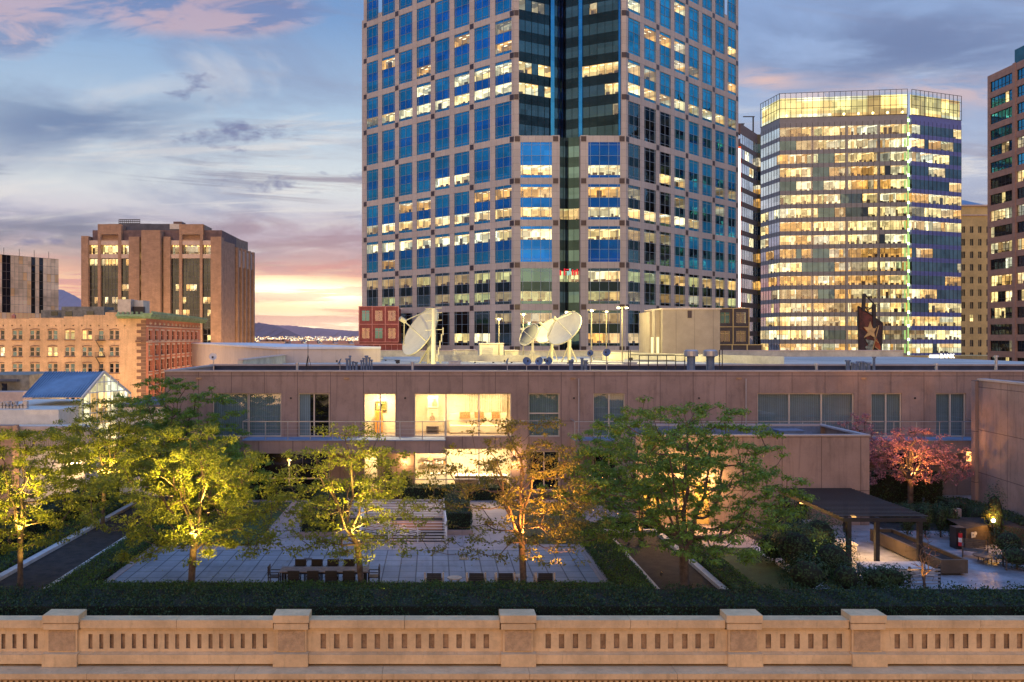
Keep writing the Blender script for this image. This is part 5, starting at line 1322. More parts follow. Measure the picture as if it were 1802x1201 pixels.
# balconies
slabt = pbr('blue_slab_top', (.2, .27, .38), .7, var=.15)
def balcony(px0, px1, D, label, right):
    x0, x1 = PX(px0, D), PX(px1, D); w = B()
    w.box(x0, x1, D, DB-.01, 3.1, 3.93, M['panel']); w.build('balcony', mbld)
    w = B(); w.box(x0-.05, x1+.05, D-.05, DB-.01, 3.93, 4.0, slabt); w.build('balcony_slab', mbld)
    t = thing('balcony_railing', label, 'railing', ((x0+x1)/2, D, 4.0)); w = B(); zr = 5.22
    w.bar((x0, D+.1, zr), (x1, D+.1, zr), .06, .06, M['metal']); w.bar((x0, D+.1, zr), (x0, DB-.05, zr), .05, .05, M['metal']); w.bar((x1, D+.1, zr), (x1, DB-.05, zr), .05, .05, M['metal']); w.build('handrail', t)
    n = int((x1-x0)/1.45); 
    for i in range(n+1):
        x = x0+(x1-x0)*i/n; q = B(); q.tube([(x, D+.1, 4.0), (x, D+.1, zr)], .028, M['metal'], 6); q.build('post', t)
    w = B()
    for k in range(4): w.bar((x0, D+.1, 4.2+k*.24), (x1, D+.1, 4.2+k*.24), .012, .012, M['metal'])
    w.build('wire', t)
balcony(427, 783, 60, 'thin metal balcony railing left of and before the lit rooms', False); balcony(1012, 1735, 60, 'long thin metal balcony railing over the right half of the facade', True)
w = B(); w.bar((PX(783, DB), DB-.12, 5.1), (PX(985, DB), DB-.12, 5.1), .05, .05, M['metal']); o = w.build('window_rail', loc=(PX(880, DB), DB-.12, 5.1)); tag(o, 'single thin rail across the wide lit window', 'rail')

# wall lanterns
def glowlamp(parent, loc, energy, col, spot=None, size=.05, name='lamp_light'):
    L = bpy.data.lights.new(name, 'SPOT' if spot else 'POINT'); L.energy = energy; L.color = col; L.shadow_soft_size = size
    if spot: L.spot_size = R(spot[1]); L.spot_blend = .6
    lo = bpy.data.objects.new(name, L); COL.objects.link(lo)
    if parent: b0 = WL[parent.name]; lo.parent = parent; lo.location = Vector(loc)-Vector(b0)
    else: lo.location = loc
    if spot: lo.rotation_euler = Vector(spot[0]).to_track_quat('-Z', 'Y').to_euler()
    return lo
for i, (px_, D, z, lab) in enumerate(((508, DB, 2.35, 'lit wall lantern under the left balcony behind the trees'), (713, DB, 2.35, 'lit wall lantern left of the wide lit ground floor window'), (905, DB, 2.2, 'lit wall lantern right of the wide lit ground floor window'))):
    x = PX(px_, D); t = thing('wall_lantern', lab, 'lamp', (x, D-.12, z), 'wall lanterns on the garden building'); q = B(); q.box(x-.08, x+.08, D-.2, D-.01, z+.15, z+.5, M['black']); q.box(x-.07, x+.07, D-.19, D-.05, z, z+.14, M['bulb']); q.build('lantern', t)
    glowlamp(t, (x, D-.35, z-.05), 85, (1, .55, .2)); glowlamp(t, (x, D-.3, z+.65), 40, (1, .55, .2))
# ---------------------------------------------------------------- roof clutter of the garden building
rz = 7.85; DR = 72.0; bl = pbr('blue_tinted_zinc', (.14, .2, .3), .5, .3, var=.2)  # blue light on the grey dishes put into this zinc colour
def small_dish(px_, py_, r, ax, lab, D=DR, m=bl):
    c = Vector((PX(px_, D), D, PZ(py_, D))); t = thing('small_dish', lab, 'satellite dish', (c.x, D, rz), 'small dishes on the long roof'); ax = Vector(ax).normalized()
    q = B(); pr_ = [(.16*r*(k/4)**2, r*k/4+.001) for k in range(5)]; q.lathe(c, ax, pr_, m, 18); q.lathe(c-ax*.02, ax, pr_, m, 18); q.build('reflector', t, smooth=True)
    q = B(); q.tube([(c.x, c.y+.12, rz), (c.x, c.y+.12, c.z)], .035, M['metal'], 6); q.bar(c-UP*r*.8, c+ax*r*.9-UP*.1, .04, .04, M['metal']); q.box(c.x+ax.x*r*.9-.06, c.x+ax.x*r*.9+.06, c.y+ax.y*r*.9-.06, c.y+ax.y*r*.9+.06, c.z+ax.z*r*.9-.15, c.z+ax.z*r*.9, M['black']); q.build('mount', t)
small_dish(375, 628, .28, (.1, -1, .15), 'round white dish on a thin pole at the left roof corner', 68, M['white'])
for a in ((598, 637, .3, (-.9, -.2, .5), 'tilted small dark dish left of the pipe cluster'), (893, 636, .28, (-.95, -.1, .4), 'edge-on small dish at left of the blue-lit dish row'), (927, 636, .34, (.2, -1, .4), 'round blue-lit dish, first in the row right of the edge-on dish'), (949, 636, .34, (-.5, -.8, .35), 'second small blue-lit dish in the row'), (966, 636, .33, (-.6, -.8, .35), 'third small blue-lit dish in the row'), (1006, 638, .26, (-.8, -.5, .4), 'low small dish among pipes right of the row'), (1039, 622, .26, (-.5, -.8, .4), 'small blue-lit dish on a short pole'), (1068, 621, .33, (-.5, -.8, .4), 'small blue-lit dish on the tallest pole, right end')): small_dish(*a)
def stack(px_, D, py_, r, lab, mush=False, m=bl):
    x = PX(px_, D); zt = PZ(py_, D); t = thing('roof_vent', lab, 'vent', (x, D, rz), 'vent pipes on the long roof'); q = B(); q.tube([(x, D, rz), (x, D, zt-(.5 if mush else .12))], r, m, 12); q.build('pipe', t)
    q = B()
    if mush: q.tube([(x, D, zt-.55), (x, D, zt-.5), (x, D, zt-.08), (x, D, zt)], [r*1.0, r*1.75, r*1.75, r*1.3], M['metal'], 16)
    else: q.tube([(x, D, zt-.12), (x, D, zt)], [r*1.6, r*1.5], m, 10)
    q.build('cap', t)
ORD = ['leftmost', 'second from left', 'third from left', 'fourth from left', 'fifth from left', 'sixth from left', 'seventh from left', 'eighth from left', 'rightmost']
stack(1216, DR, 616, .32, 'left of two wide mushroom vents on the roof', True); stack(1250, DR, 616, .32, 'right of two wide mushroom vents on the roof', True)
for i, (px_, py_) in enumerate(((611, 631), (616, 626), (621, 636), (627, 637), (636, 634), (640, 630), (645, 626), (650, 629), (654, 633))): stack(px_, 71+i*.15, py_, .07 if i % 3 else .1, '%s thin vent pipe in the cluster right of the tripod antenna' % ORD[i])
for i, (px_, py_) in enumerate(((1492, 634), (1500, 638), (1504, 639), (1509, 636), (1516, 636), (1521, 637), (1528, 638), (1538, 628), (1005, 634), (1024, 630), (1030, 634))): stack(px_, 71+i*.1, py_, .1 if i % 2 else .15, ('%s blue vent pipe in the cluster before the banner tower' % ORD[i]) if i < 8 else ('%s of three blue vent pipes behind the small dish row' % ORD[i-8]))
for px_, py_, lb in ((523, 638, 'white vent pipe left of the tripod antenna'), (726, 637, 'white vent pipe under the huge dish'), (1437, 640, 'white vent pipe left of the right pipe cluster'), (1648, 640, 'white vent pipe right of the banner tower'), (1753, 626, 'tall vent pipe near the right end of the roof')): stack(px_, 66, py_, .1, lb, m=M['metal'])
t = thing('tripod_antenna', 'thin antenna on a dark tripod on the left of the roof', 'antenna', (PX(542, 70), 70, rz)); x = PX(542, 70); q = B(); q.bar((x, 70, rz), (x, 70, PZ(596, 70)), .04, .04, M['black'])
q.build('antenna', t); q = B()
for w_ in (0, 2.1, 4.2): q.bar((x+math.cos(w_)*.45, 70+math.sin(w_)*.45, rz), (x, 70, PZ(625, 70)), .035, .035, M['black'])
q.build('tripod', t)
t = thing('roof_guardrail', 'dark guardrail cage left of the mushroom vents', 'railing', (PX(1170, 71), 71, rz)); q = B(); xa, xb = PX(1125, 71), PX(1205, 71); zt = PZ(626, 71)
for z in (zt, zt-.45): q.bar((xa, 71, z), (xb, 71, z), .05, .05, M['black']); q.bar((xa, 74, z), (xb, 74, z), .05, .05, M['black'])
q.build('rail', t)
for i in range(6): x = xa+(xb-xa)*i/5; q = B(); q.bar((x, 71, rz), (x, 71, zt), .06, .06, M['black']); q.build('post', t)
for i, px_ in enumerate((1106, 1109, 1266, 1271)):
    q = B(); x = PX(px_, 71); q.bar((x, 71, rz), (x, 71, PZ(616, 71)), .06, .06, M['black']); o = q.build('roof_pole', loc=(x, 71, rz)); tag(o, ['bare dark pole left of the guardrail, left of its pair', 'bare dark pole left of the guardrail, right of its pair', 'bare dark pole right of the mushroom vents, left of its pair', 'bare dark pole right of the mushroom vents, right of its pair'][i], 'pole')

# annex box with the blue roof well
an = thing('garden_annex', 'brown concrete annex box with sunken blue roof in front of the long building', 'building', (18, 55, 0)); D0, D1 = 52.0, 58.0; XA, XB = 11.6, 25.1; ZA = 5.22
fa = F((XA, D0), (XB, D0)); dr = (PX(1222, D0)-XA, PX(1249, D0)-XA); dr2 = (PX(1133, D0)-XA, PX(1164, D0)-XA); dr3 = (PX(1196, D0)-XA, PX(1211, D0)-XA)
w = B(); wall(w, fa, 0, fa.L, 0, ZA-.1, [(*dr, .02, 2.45), (*dr2, .02, 2.3), (*dr3, .02, 2.3)], M['panel'], .3); w.fbox(F((XB, D0), (XB, D1)), .012, 6, 0, ZA-.1, -.3, 0, M['panel2'], 'b'); w.fbox(F((XA, D1), (XA, D0)), 0, 5.988, 0, ZA-.1, -.3, 0, M['panel2'], 'b'); w.build('wall', an)
w = B(); w.box(XA-.05, XB+.05, D0-.05, D0+.3, ZA-.1, ZA, M['cap']); w.box(XB-.3, XB+.05, D0+.3, D1, ZA-.1, ZA, M['cap']); w.box(XA, XB+.05, D1, D1+.3, ZA-.1, ZA+.02, M['cap']); w.box(XA, XB-.3, D0+.31, D1, 4.5, 4.6, bl); w.box(XA, XB-.3, D1-.1, D1-.01, 4.61, ZA-.11, bl); w.build('roof', an)
w = B(); x0 = PX(1366, 56); w.box(x0, x0+1.5, 55.4, 56.6, 4.6, 5.05, bl); w.box(x0-.05, x0+1.55, 55.35, 56.65, 5.05, 5.1, bl); w.build('roof_unit', an)
yd = pbr('yellow_door', (.7, .5, .16), .5, var=.06)
for i, (a, c) in enumerate((dr, dr2, dr3)):
    q = B()
    if i == 0: q.fbox(fa, a, c, .02, 2.45, -.28, -.22, yd); q.fbox(fa, a+.3, a+.42, 1.75, 1.9, -.22, -.2, M['white'])
    else: q.fbox(fa, a, c, .02, 2.3, -.28, -.24, yd); q.fbox(fa, (a+c)/2-.03, (a+c)/2+.03, .02, 2.3, -.24, -.18, M['cream']); q.bar(fa(a, .1, -.2), fa(c, 1.2, -.2), .04, .04, M['cream'])
    q.build('door', an)
glowlamp(an, (XA+dr[0]-.6, D0-1.1, 2.7), 620, (1, .52, .14)); glowlamp(an, (XA+1.3, D0-.9, 2.4), 330, (1, .56, .17)); glowlamp(an, (XA+4.2, D0-.5, 2.6), 220, (1, .56, .17))

# right wall
rwl = thing('concrete_wall', 'tall brown concrete wall block closing the right side of the garden', 'wall', (32, 50, 0)); f_ = F((33.2, 55), (30.56, 34.2)); w = B()
w.fbox(f_, 0, f_.L, 0, 8.2, -.4, 0, M['panel2']); w.fbox(f_, -.05, f_.L, 8.2, 8.32, -.5, .06, M['cap']); w.box(33.0, 44, 55, 55.4, 0, 8.2, M['panel']); w.fbox(f_, 0, f_.L, 7.9, 8.0, -9, -.42, bl); w.build('wall', rwl)
t = thing('wall_lantern', 'lit wall lantern at the far end of the tall right wall', 'lamp', (33.0, 56.3, 3.4)); q = B(); x = 33.6; q.box(x-.3, x-.1, 56.2, 56.4, 3.1, 3.7, M['bulb']); q.box(x-.35, x-.05, 56.15, 56.45, 3.7, 3.8, M['black']); q.box(x-.09, x, 56.2, 56.4, 3.2, 3.5, M['black']); q.build('lantern', t); glowlamp(t, (x-.6, 55.9, 3.3), 50, (1, .5, .15))
# ================================================================ garden terrace (z = 0)
b = B(); b.box(-23.0, 60, 32.3, 61.95, STREET+.1, -.05, M['path']); 
b.poly([(-23, 32.3, -.046), (60, 32.3, -.046), (60, 61.9, -.046), (-23, 61.9, -.046)], M['path']); struct(b, 'terrace_deck')
def sheet(name, pts, z, m, kind='structure'):
    b = B(); b.poly([(x, y, z) for x, y in pts], m); return struct(b, name)
def rect(x0, x1, y0, y1): return [(x0, y0), (x1, y0), (x1, y1), (x0, y1)]
sheet('path', rect(-23, 37, 37, 61.9), -.02, M['path'])
sheet('paved_terrace', rect(-14.3, 7.35, 37, 45.9), .0, M['tile'])
sheet('left_lawn', rect(-13.8, -9.4, 46.9, 59.3), -.01, M['lawn'])
sheet('middle_lawn', rect(4.6, 9.0, 47.2, 59), -.01, pbr('lawn_lamp_tint', (.075, .07, .02), .95, var=.3, vscale=2, bump=.5, bscale=30))  # lawn colour warmed to stand for orange lamplight on it
sheet('right_lawn', rect(13.6, 16.3, 37, 46.4), -.008, M['lawn'])
sheet('left_soil_bed', rect(-19.2, -16.5, 37, 61), .06, M['soil']); sheet('right_soil_bed', rect(9.5, 12.1, 37, 49.6), .06, M['soil'])
sheet('dark_planting_soil', rect(-23, -19.6, 37, 61), .0, M['soil']); sheet('shrub_soil', rect(17.2, 20.2, 37, 51), .0, M['soil']); sheet('facade_soil', rect(-9, 11, 60.2, 61.9), .0, M['soil'])
sheet('back_soil', rect(25.4, 33, 50.5, 61.9), .0, M['soil'])
sheet('patio', rect(19.2, 31.5, 37, 50.4), .004, M['stamp'])
def kerb(lab, x0, x1, y0, y1, h=.22, m=None, nm='kerb'):
    b = B(); b.box(x0, x1, y0, y1, -.05, h, m or M['curb']); 
    o = b.build(nm, loc=((x0+x1)/2, (y0+y1)/2, 0)); tag(o, lab, 'kerb'); return o
kerb('pale kerb on the left side of the left soil bed', -19.55, -19.2, 37, 61); kerb('pale kerb on the right side of the left soil bed', -16.55, -16.25, 37, 61)
kerb('pale kerb on the left side of the right soil bed', 9.2, 9.5, 37, 49.6); kerb('pale kerb on the right side of the right soil bed', 12.1, 12.4, 37, 49.6); kerb('pale kerb across the far end of the right soil bed', 9.2, 12.4, 49.61, 49.9)
kerb('flat stone edging along the right lawn', 16.3, 16.9, 37, 46.6, .04); kerb('narrow stone edging at the right side of the paved terrace', 7.36, 7.6, 37, 46, .03, M['path']); kerb('narrow stone edging at the left side of the paved terrace', -14.65, -14.31, 37, 46, .03, M['path'])

# fallen leaves and drain grates on the paving
# ---------------------------------------------------------------- foliage helpers
def leaf_mesh(name, C, size, mat, parent=None, loc=None, asp=.5, flat=.0, seed=1, nrm=None, size_var=.4):
    """one small bent quad per point"""
    rg = np.random.default_rng(seed); n = len(C); C = np.asarray(C, float)
    a = rg.normal(size=(n, 3)); 
    if nrm is not None: a = nrm*flat+a*(1-flat)
    else: a[:, 2] += flat*2.5
    a /= np.linalg.norm(a, axis=1)[:, None]+1e-9
    t = rg.normal(size=(n, 3)); t -= (t*a).sum(1)[:, None]*a; t /= np.linalg.norm(t, axis=1)[:, None]+1e-9
    s = np.cross(a, t); L = size*(1+size_var*rg.uniform(-1, 1, n))[:, None]
    Vv = np.stack([C-t*L*.5, C+s*L*asp*.5, C+t*L*.5+a*L*.12, C-s*L*asp*.5], 1).reshape(-1, 3)
    off = np.array(WL.get(parent.name, (0, 0, 0)) if parent else (loc or (0, 0, 0)))
    Vv = Vv-off
    me = bpy.data.meshes.new(name); me.vertices.add(4*n); me.vertices.foreach_set('co', Vv.ravel().astype(np.float32))
    me.loops.add(4*n); me.loops.foreach_set('vertex_index', np.arange(4*n, dtype=np.int32))
    me.polygons.add(n); me.polygons.foreach_set('loop_start', np.arange(0, 4*n, 4, dtype=np.int32)); me.polygons.foreach_set('loop_total', np.full(n, 4, np.int32))
    me.materials.append(mat); me.update(calc_edges=True); me.validate()
    o = bpy.data.objects.new(name, me); COL.objects.link(o)
    if parent: o.parent = parent
    else: o.location = tuple(off)
    WL[o.name] = tuple(off); return o
def hedge(lab, x0, x1, y0, y1, z0, z1, dens=260, size=.07, leaf=None, wob=.05, cat='hedge', nm='hedge', seed=3, group=None):
    t = thing(nm, lab, cat, ((x0+x1)/2, (y0+y1)/2, z0), group)
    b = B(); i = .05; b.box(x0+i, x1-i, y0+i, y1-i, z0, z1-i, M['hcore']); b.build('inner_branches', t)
    rg = np.random.default_rng(seed); P = []; N = []
    def face(area, f, n):
        k = int(area*dens); 
        if k < 4: return
        u = rg.random(k); v = rg.random(k); p = f(u, v); p += rg.normal(size=p.shape)*wob*.5
        p += np.outer(np.sin(p[:, 0]*2.3+p[:, 1]*1.7)+np.sin(p[:, 0]*5.1+p[:, 2]*4), n)*wob*.45
        P.append(p); N.append(np.tile(n, (k, 1)))
    W_, D_, H_ = x1-x0, y1-y0, z1-z0; o1 = np.ones
    face(W_*D_, lambda u, v: np.stack([x0+u*W_, y0+v*D_, z1*o1(len(u))], 1), np.array([0, 0, 1.]))
    face(W_*H_, lambda u, v: np.stack([x0+u*W_, y0*o1(len(u)), z0+v*H_], 1), np.array([0, -1., 0]))
    face(D_*H_, lambda u, v: np.stack([x0*o1(len(u)), y0+u*D_, z0+v*H_], 1), np.array([-1., 0, 0]))
    face(D_*H_, lambda u, v: np.stack([x1*o1(len(u)), y0+u*D_, z0+v*H_], 1), np.array([1., 0, 0]))
    leaf_mesh('foliage', np.concatenate(P), size, leaf or M['hedge'], t, asp=.6, flat=.35, nrm=np.concatenate(N), seed=seed)
    return t
def bush(lab, c, r, n=900, size=.09, leaf=None, nm='shrub', cat='shrub', seed=1, group=None, lump=.25, stem=True):
    t = thing(nm, lab, cat, (c[0], c[1], c[2]-r[2]), group); rg = np.random.default_rng(seed)
    d = rg.normal(size=(n, 3)); d /= np.linalg.norm(d, axis=1)[:, None]
    rr = .7+.36*rg.random(n)**.8+lump*(np.sin(d[:, 0]*5+seed)*np.sin(d[:, 1]*4+seed*2)*np.cos(d[:, 2]*4+seed))+.13*np.sin(d[:, 0]*11+seed*3)*np.cos(d[:, 2]*9+d[:, 1]*7)+(rg.random(n) > .93)*.2*rg.random(n)
    leaf_mesh('foliage', np.array(c)+d*rr[:, None]*np.array(r), size, leaf or M['hedge'], t, asp=.55, flat=.3, nrm=d, seed=seed)
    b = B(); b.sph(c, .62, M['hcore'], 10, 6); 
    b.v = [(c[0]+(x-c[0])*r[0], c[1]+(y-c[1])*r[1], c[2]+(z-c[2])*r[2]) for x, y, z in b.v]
    if stem: b.tube([(c[0], c[1], c[2]-r[2]-.02), (c[0], c[1], c[2])], .05, M['bark'], 5)
    b.build('inner_branches', t); return t
rg_ = np.random.default_rng(55); nL = 900
fl_ = leaf_mesh('fallen_leaves', np.stack([rg_.uniform(-14, 24, nL), rg_.uniform(38.3, 60, nL), np.full(nL, .02)], 1), .07, M['leafo'], None, loc=(0, 45, 0), flat=.8, seed=55); tag(fl_, 'scattered fallen leaflets on the terrace', 'leaves', kind='stuff')
for i, (gx_, gy_) in enumerate(((-6.2, 44.0), (1.4, 44.0))):
    q = B(); q.box(gx_-.2, gx_+.2, gy_-.2, gy_+.2, .002, .012, M['black']); o = q.build('drain_grate', loc=(gx_, gy_, 0)); tag(o, ('square drain grate in the left half of the paving', 'square drain grate in the right half of the paving')[i], 'drain')
hedge('long dark clipped hedge right behind the stone balustrade', -22, 38, 33.6, 36.0, -.04, .82, 360, .085, wob=.17, seed=5)
hedge('low lighter hedge strip between the dark hedge and the paved terrace', -14.6, 7.4, 36.6, 38.0, -.04, .55, 330, .075, M['hedge2'], seed=6)
hedge('low ground cover strip beside the left soil bed', -16.2, -14.7, 37, 47, -.04, .38, 260, .08, M['hedge2'], seed=7); hedge('dark ground cover strip farther along the left soil bed', -16.2, -13.9, 47.3, 60, -.04, .5, 170, .1, M['hedge2'], seed=17)
hedge('clipped hedge between the paved terrace and the right soil bed', 7.75, 9.15, 37, 50.6, -.04, .5, 300, .075, M['hedge2'], seed=8)
hedge('low hedge across the far end of the right soil bed', 9.2, 12.5, 50.0, 50.8, -.04, .6, 260, .08, M['hedge2'], seed=9)
hedge('clipped hedge between the right soil bed and the right lawn', 12.45, 13.5, 37, 49.4, -.04, .42, 280, .075, M['hedge2'], seed=10)
hedge('ground cover strip left of the left soil bed', -20.9, -19.6, 37, 61, -.04, .35, 170, .09, M['hedge2'], seed=11)
hedge('dark hedge at the left edge of the terrace', -23, -21.3, 37, 61, -.04, 1.1, 130, .11, seed=12)
hedge('dark hedge in front of the wide lit ground floor window', -2.2, 5.0, 59.9, 61.3, 0, .85, 200, .1, seed=13); hedge('dark hedge under the left balcony', -13.5, -4.6, 60.1, 61.3, 0, .8, 200, .1, seed=14)
hedge('boxed hedge left of the white stair railing', -7.3, -5.3, 49, 57, .25, 1.25, 170, .09, seed=15); hedge('boxed hedge right of the white stair railing', .7, 2.0, 49.5, 57.5, .25, 1.2, 170, .09, seed=16)
kerb('grey planter base under the hedge left of the white railing', -7.4, -5.2, 48.9, 57.1, .25, M['path'], 'planter'); kerb('grey planter base under the hedge right of the white railing', .6, 2.1, 49.4, 57.6, .25, M['path'], 'planter')
hedge('tall dark hedge behind the pink blossom tree', 25.5, 33, 58.4, 60, 0, 2.0, 120, .12, seed=18); hedge('low dark hedge in front of the pink blossom tree', 26.4, 30.2, 52.6, 54.5, 0, .8, 180, .1, seed=19)
hedge('dark hedge running along the tall right wall', 30.6, 32.2, 47, 55, 0, 1.1, 140, .1, seed=20)
rg0 = random.Random(41)
k = 0
for (px_, py_, r, h, lb) in ((1370, 925, .9, .9, 'dark rounded shrub left of the pergola, farthest of the mass'), (1362, 968, 1.1, 1.0, 'dark shrub at the left of the mass beside the stone edging'), (1400, 985, 1.25, 1.25, 'broad dark shrub in the middle of the mass left of the pergola'), (1440, 965, 1.2, 1.35, 'tall dark shrub near the pergola front post'), (1465, 1000, 1.1, 1.1, 'dark shrub at the front right of the mass with lamp lit leaves'), (1420, 1020, 1.1, .9, 'low dark shrub at the front of the mass'), (1400, 950, 1.0, 1.2, 'dark shrub behind the broad one'), (1488, 1022, .8, .8, 'small dark shrub at the pergola post foot')):
    x, y = G(px_, py_+25); y = max(37.6, min(y, 50)); bush(lb, (x, y, h*.9), (r, r, h), int(1500*r*r), .1, M['hedge'], seed=40+k); k += 1
for i, (px_, lb) in enumerate(((1540, 'low dark shrub in front of the pergola, left one'), (1570, 'low dark shrub in front of the pergola, right one'))): bush(lb, (PX(px_, 38.2), 38.2, .6), (.85, .6, .6), 1300, .1, seed=60+i, lump=.3)
for i, px_ in enumerate((1597, 1628, 1655, 1675)):
    bush('columnar dark yew, number %s from the left beside the trough' % ('one', 'two', 'three', 'four')[i], (PX(px_, 48.8), 48.8, .95), (.42, .42, 1.0), 1100, .08, nm='columnar_yew', cat='shrub', seed=70+i, lump=.08)
for i, (px_, D, h, r) in enumerate(((1750, 47, 1.6, .6), (1775, 44, .8, .9), (1790, 42, .6, .9), (1725, 50.5, .8, .8))): bush(('upright dark conifer by the tall right wall', 'broad low shrub beside the glowing planter', 'low shrub at the right edge near the second armchair', 'dark shrub behind the glowing planter')[i], (PX(px_, D), D, h), (r, r, h), 900, .1, seed=80+i)
for i, (px_, D, h, lb) in enumerate(((713, 61.2, .9, 'small clipped conifer under the wall lantern by the lit window'), (683, 61.0, 1.1, 'dark leafy shrub left of the wall lantern'), (1380, 50.8, 1.1, 'dark shrub before the annex wall, left one'), (1410, 51.2, 1.0, 'dark shrub before the annex wall, right one'), (1150, 51.2, .6, 'leafy shrub below the annex glass door'))): bush(lb, (PX(px_, D), D, h), (.55, .5, h), 800, .1, seed=90+i)

# ---------------------------------------------------------------- trees grown node by node into a crown shape
def grow_tree(name, label, x, y, z0, H, rx, ry, zb, leaf, seed, lean=(0, 0), n_t=230, leaf_n=76, leaf_s=.125, r0=.14, base_h=1.7, parent_label=None, tuft=(.43, .43, .19), cat='tree', group=None, cx=0, cyo=0, skirt=.75, hollow=.2):
    rg = random.Random(seed); t = thing(name, label, cat, (x, y, z0), group); rx *= 1.14; ry *= 1.1; n_t = int(n_t*1.45)
    nodes = []; par = []
    def add(p, q): nodes.append(Vector(p)); par.append(q); return len(nodes)-1
    last = add((x, y, z0-.1), -1); nb = 5
    for i in range(1, nb+1): f = i/nb; last = add((x+lean[0]*f*.35, y+lean[1]*f*.35, z0+base_h*f), last)
    trunk_top = last
    # a few leaders
    nl = 5; Cx, Cy = x+cx+lean[0], y+cyo+lean[1]
    for l in range(nl):
        w = 2*math.pi*(l+rg.random()*.6)/nl; q = trunk_top; p = nodes[q].copy(); R_ = .35 if l else .05
        for i in range(1, 6):
            f = i/6; tgt = Vector((Cx+math.cos(w)*rx*R_*f*1.1, Cy+math.sin(w)*ry*R_*f*1.1, z0+base_h+(H-base_h)*.8*f))
            p = tgt+Vector((rg.uniform(-.12, .12), rg.uniform(-.12, .12), rg.uniform(-.08, .08))); q = add(p, q)
    # crown targets, in soft horizontal layers
    T = []; zc = z0+zb; layers = 7
    while len(T) < n_t:
        a, bb, c = rg.uniform(-1, 1), rg.uniform(-1, 1), rg.random()
        ly = int(c*layers); c2 = (ly+.5+rg.uniform(-.32, .32))/layers
        # width profile: wide low-middle, rounded top
        wdt = (skirt+(1-skirt)*min(1, c2/.35)) if c2 < .35 else math.sqrt(max(0, 1-((c2-.35)/.68)**2))
        rr = math.hypot(a, bb)
        if rr > wdt or rr < wdt*hollow*rg.random(): continue
        ang = math.atan2(bb, a); irr = 1+.16*math.sin(ang*3+seed)+.1*math.sin(ang*7+seed*2+ly)
        if rr > wdt*irr: continue
        T.append(Vector((Cx+a*rx*irr, Cy+bb*ry*irr, zc+c2*(z0+H-zc)-rr*rr*.1*H*.3)))
    T.sort(key=lambda p: (p-Vector((Cx, Cy, z0+base_h+(H-base_h)*.3))).length)
    tips = []
    for tg in T:
        best = None; bd = 1e9
        P_ = np.array([n_[:] for n_ in nodes[nb:]]); dv = P_-np.array(tg[:]); dist = np.sqrt((dv**2).sum(1))
        hr = np.hypot(P_[:, 0]-Cx, P_[:, 1]-Cy); ht = math.hypot(tg.x-Cx, tg.y-Cy)
        pen = dist+np.maximum(0, P_[:, 2]-tg.z-.1)*1.5+np.maximum(0, hr-ht)*1.2
        bi = int(np.argmin(pen))+nb; p0 = nodes[bi]; dl = (tg-p0).length; k = max(1, int(dl/.45)); q = bi
        for i in range(1, k+1):
            f = i/k; p = p0.lerp(tg, f); p.z += math.sin(f*math.pi)*dl*(-.07)+rg.uniform(-.04, .04); p.x += rg.uniform(-.05, .05); p.y += rg.uniform(-.05, .05)
            q = add(p, q)
            if i == k or (k > 2 and i >= k-1): tips.append(q)
    n = len(nodes); cnt = [0]*n; child = [[] for _ in range(n)]
    for i in range(n):
        if par[i] >= 0: child[par[i]].append(i)
    for i in range(n-1, -1, -1):
        cnt[i] = max(1, cnt[i]); 
        if par[i] >= 0: cnt[par[i]] += cnt[i]
    tot = cnt[0]; rad = [max(.011, r0*(c/tot)**.5) for c in cnt]
    b = B()
    def chain(s, prev):
        pts = [nodes[prev], nodes[s]] if prev is not None else [nodes[s]]; rs = [min(rad[prev], rad[s]*1.25), rad[s]] if prev is not None else [rad[s]*1.35]; cur = s
        todo = []
        while child[cur]:
            ch = sorted(child[cur], key=lambda c: -cnt[c]); 
            for c in ch[1:]: todo.append((c, cur))
            cur = ch[0]; pts.append(nodes[cur]); rs.append(rad[cur])
        if len(pts) > 1: b.tube(pts, rs, M['bark'], 8 if rs[0] > .06 else 5 if rs[0] > .025 else 3, cap=False)
        return todo
    st_ = [(0, None)]
    while st_: s, pv_ = st_.pop(); st_ += chain(s, pv_)
    b.build('trunk', t, smooth=True)
    rgn = np.random.default_rng(seed); TP = np.array([nodes[i][:] for i in tips]); rep = np.repeat(TP, leaf_n, 0)
    off = rgn.normal(size=rep.shape); off /= np.linalg.norm(off, axis=1)[:, None]; off *= (rgn.random(len(rep))**.6)[:, None]; off *= np.array(tuft)
    PP = rep+off
    for c_ in CLEAR: PP = PP[np.linalg.norm(PP-np.array(c_)-np.array((0, 0, .15)), axis=1) > .8]
    leaf_mesh('crown', PP, leaf_s, leaf, t, asp=.46, flat=.35, seed=seed, size_var=.6)
    return t
def lamp_up(x, y, z, col, en, lab, tgt=(0, 0, 1), ang=95):
    t = thing('garden_spotlight', lab, 'lamp', (x, y, z), 'garden spotlights at the tree feet'); q = B(); d = Vector(tgt).normalized(); c = Vector((x, y, z+.16))
    q.tube([c-d*.08, c+d*.08], [.05, .07], M['black'], 10); q.lathe(c+d*.081, d, [(0, .055), (.001, .001)], M['bulb'], 10); q.build('lamp_head', t); q = B(); q.tube([(x, y, z), (x, y, z+.14)], .015, M['black'], 6); q.build('stake', t)
    glowlamp(t, tuple(c+d*.12), en*5, col, (tgt, ang), .05)
HL = 'honey locust trees'
CLEAR = [(-17.75, 38.5, 2.4), (-18.75, 51.1, 2.9), (-10.2, 38.0, 2.2), (-9.4, 37.4, 3.7), (-3.2, 38.0, 2.4), (3.85, 38.0, 2.5), (30.0, 56.4, 2.2), (-10.9, 37.3, 4.4), (-3.6, 37.2, 3.8), (29.3, 55.6, 2.9), (4.4, 37.2, 3.7), (-17.4, 37.6, 3.9)]
yel = (1, .72, .25)
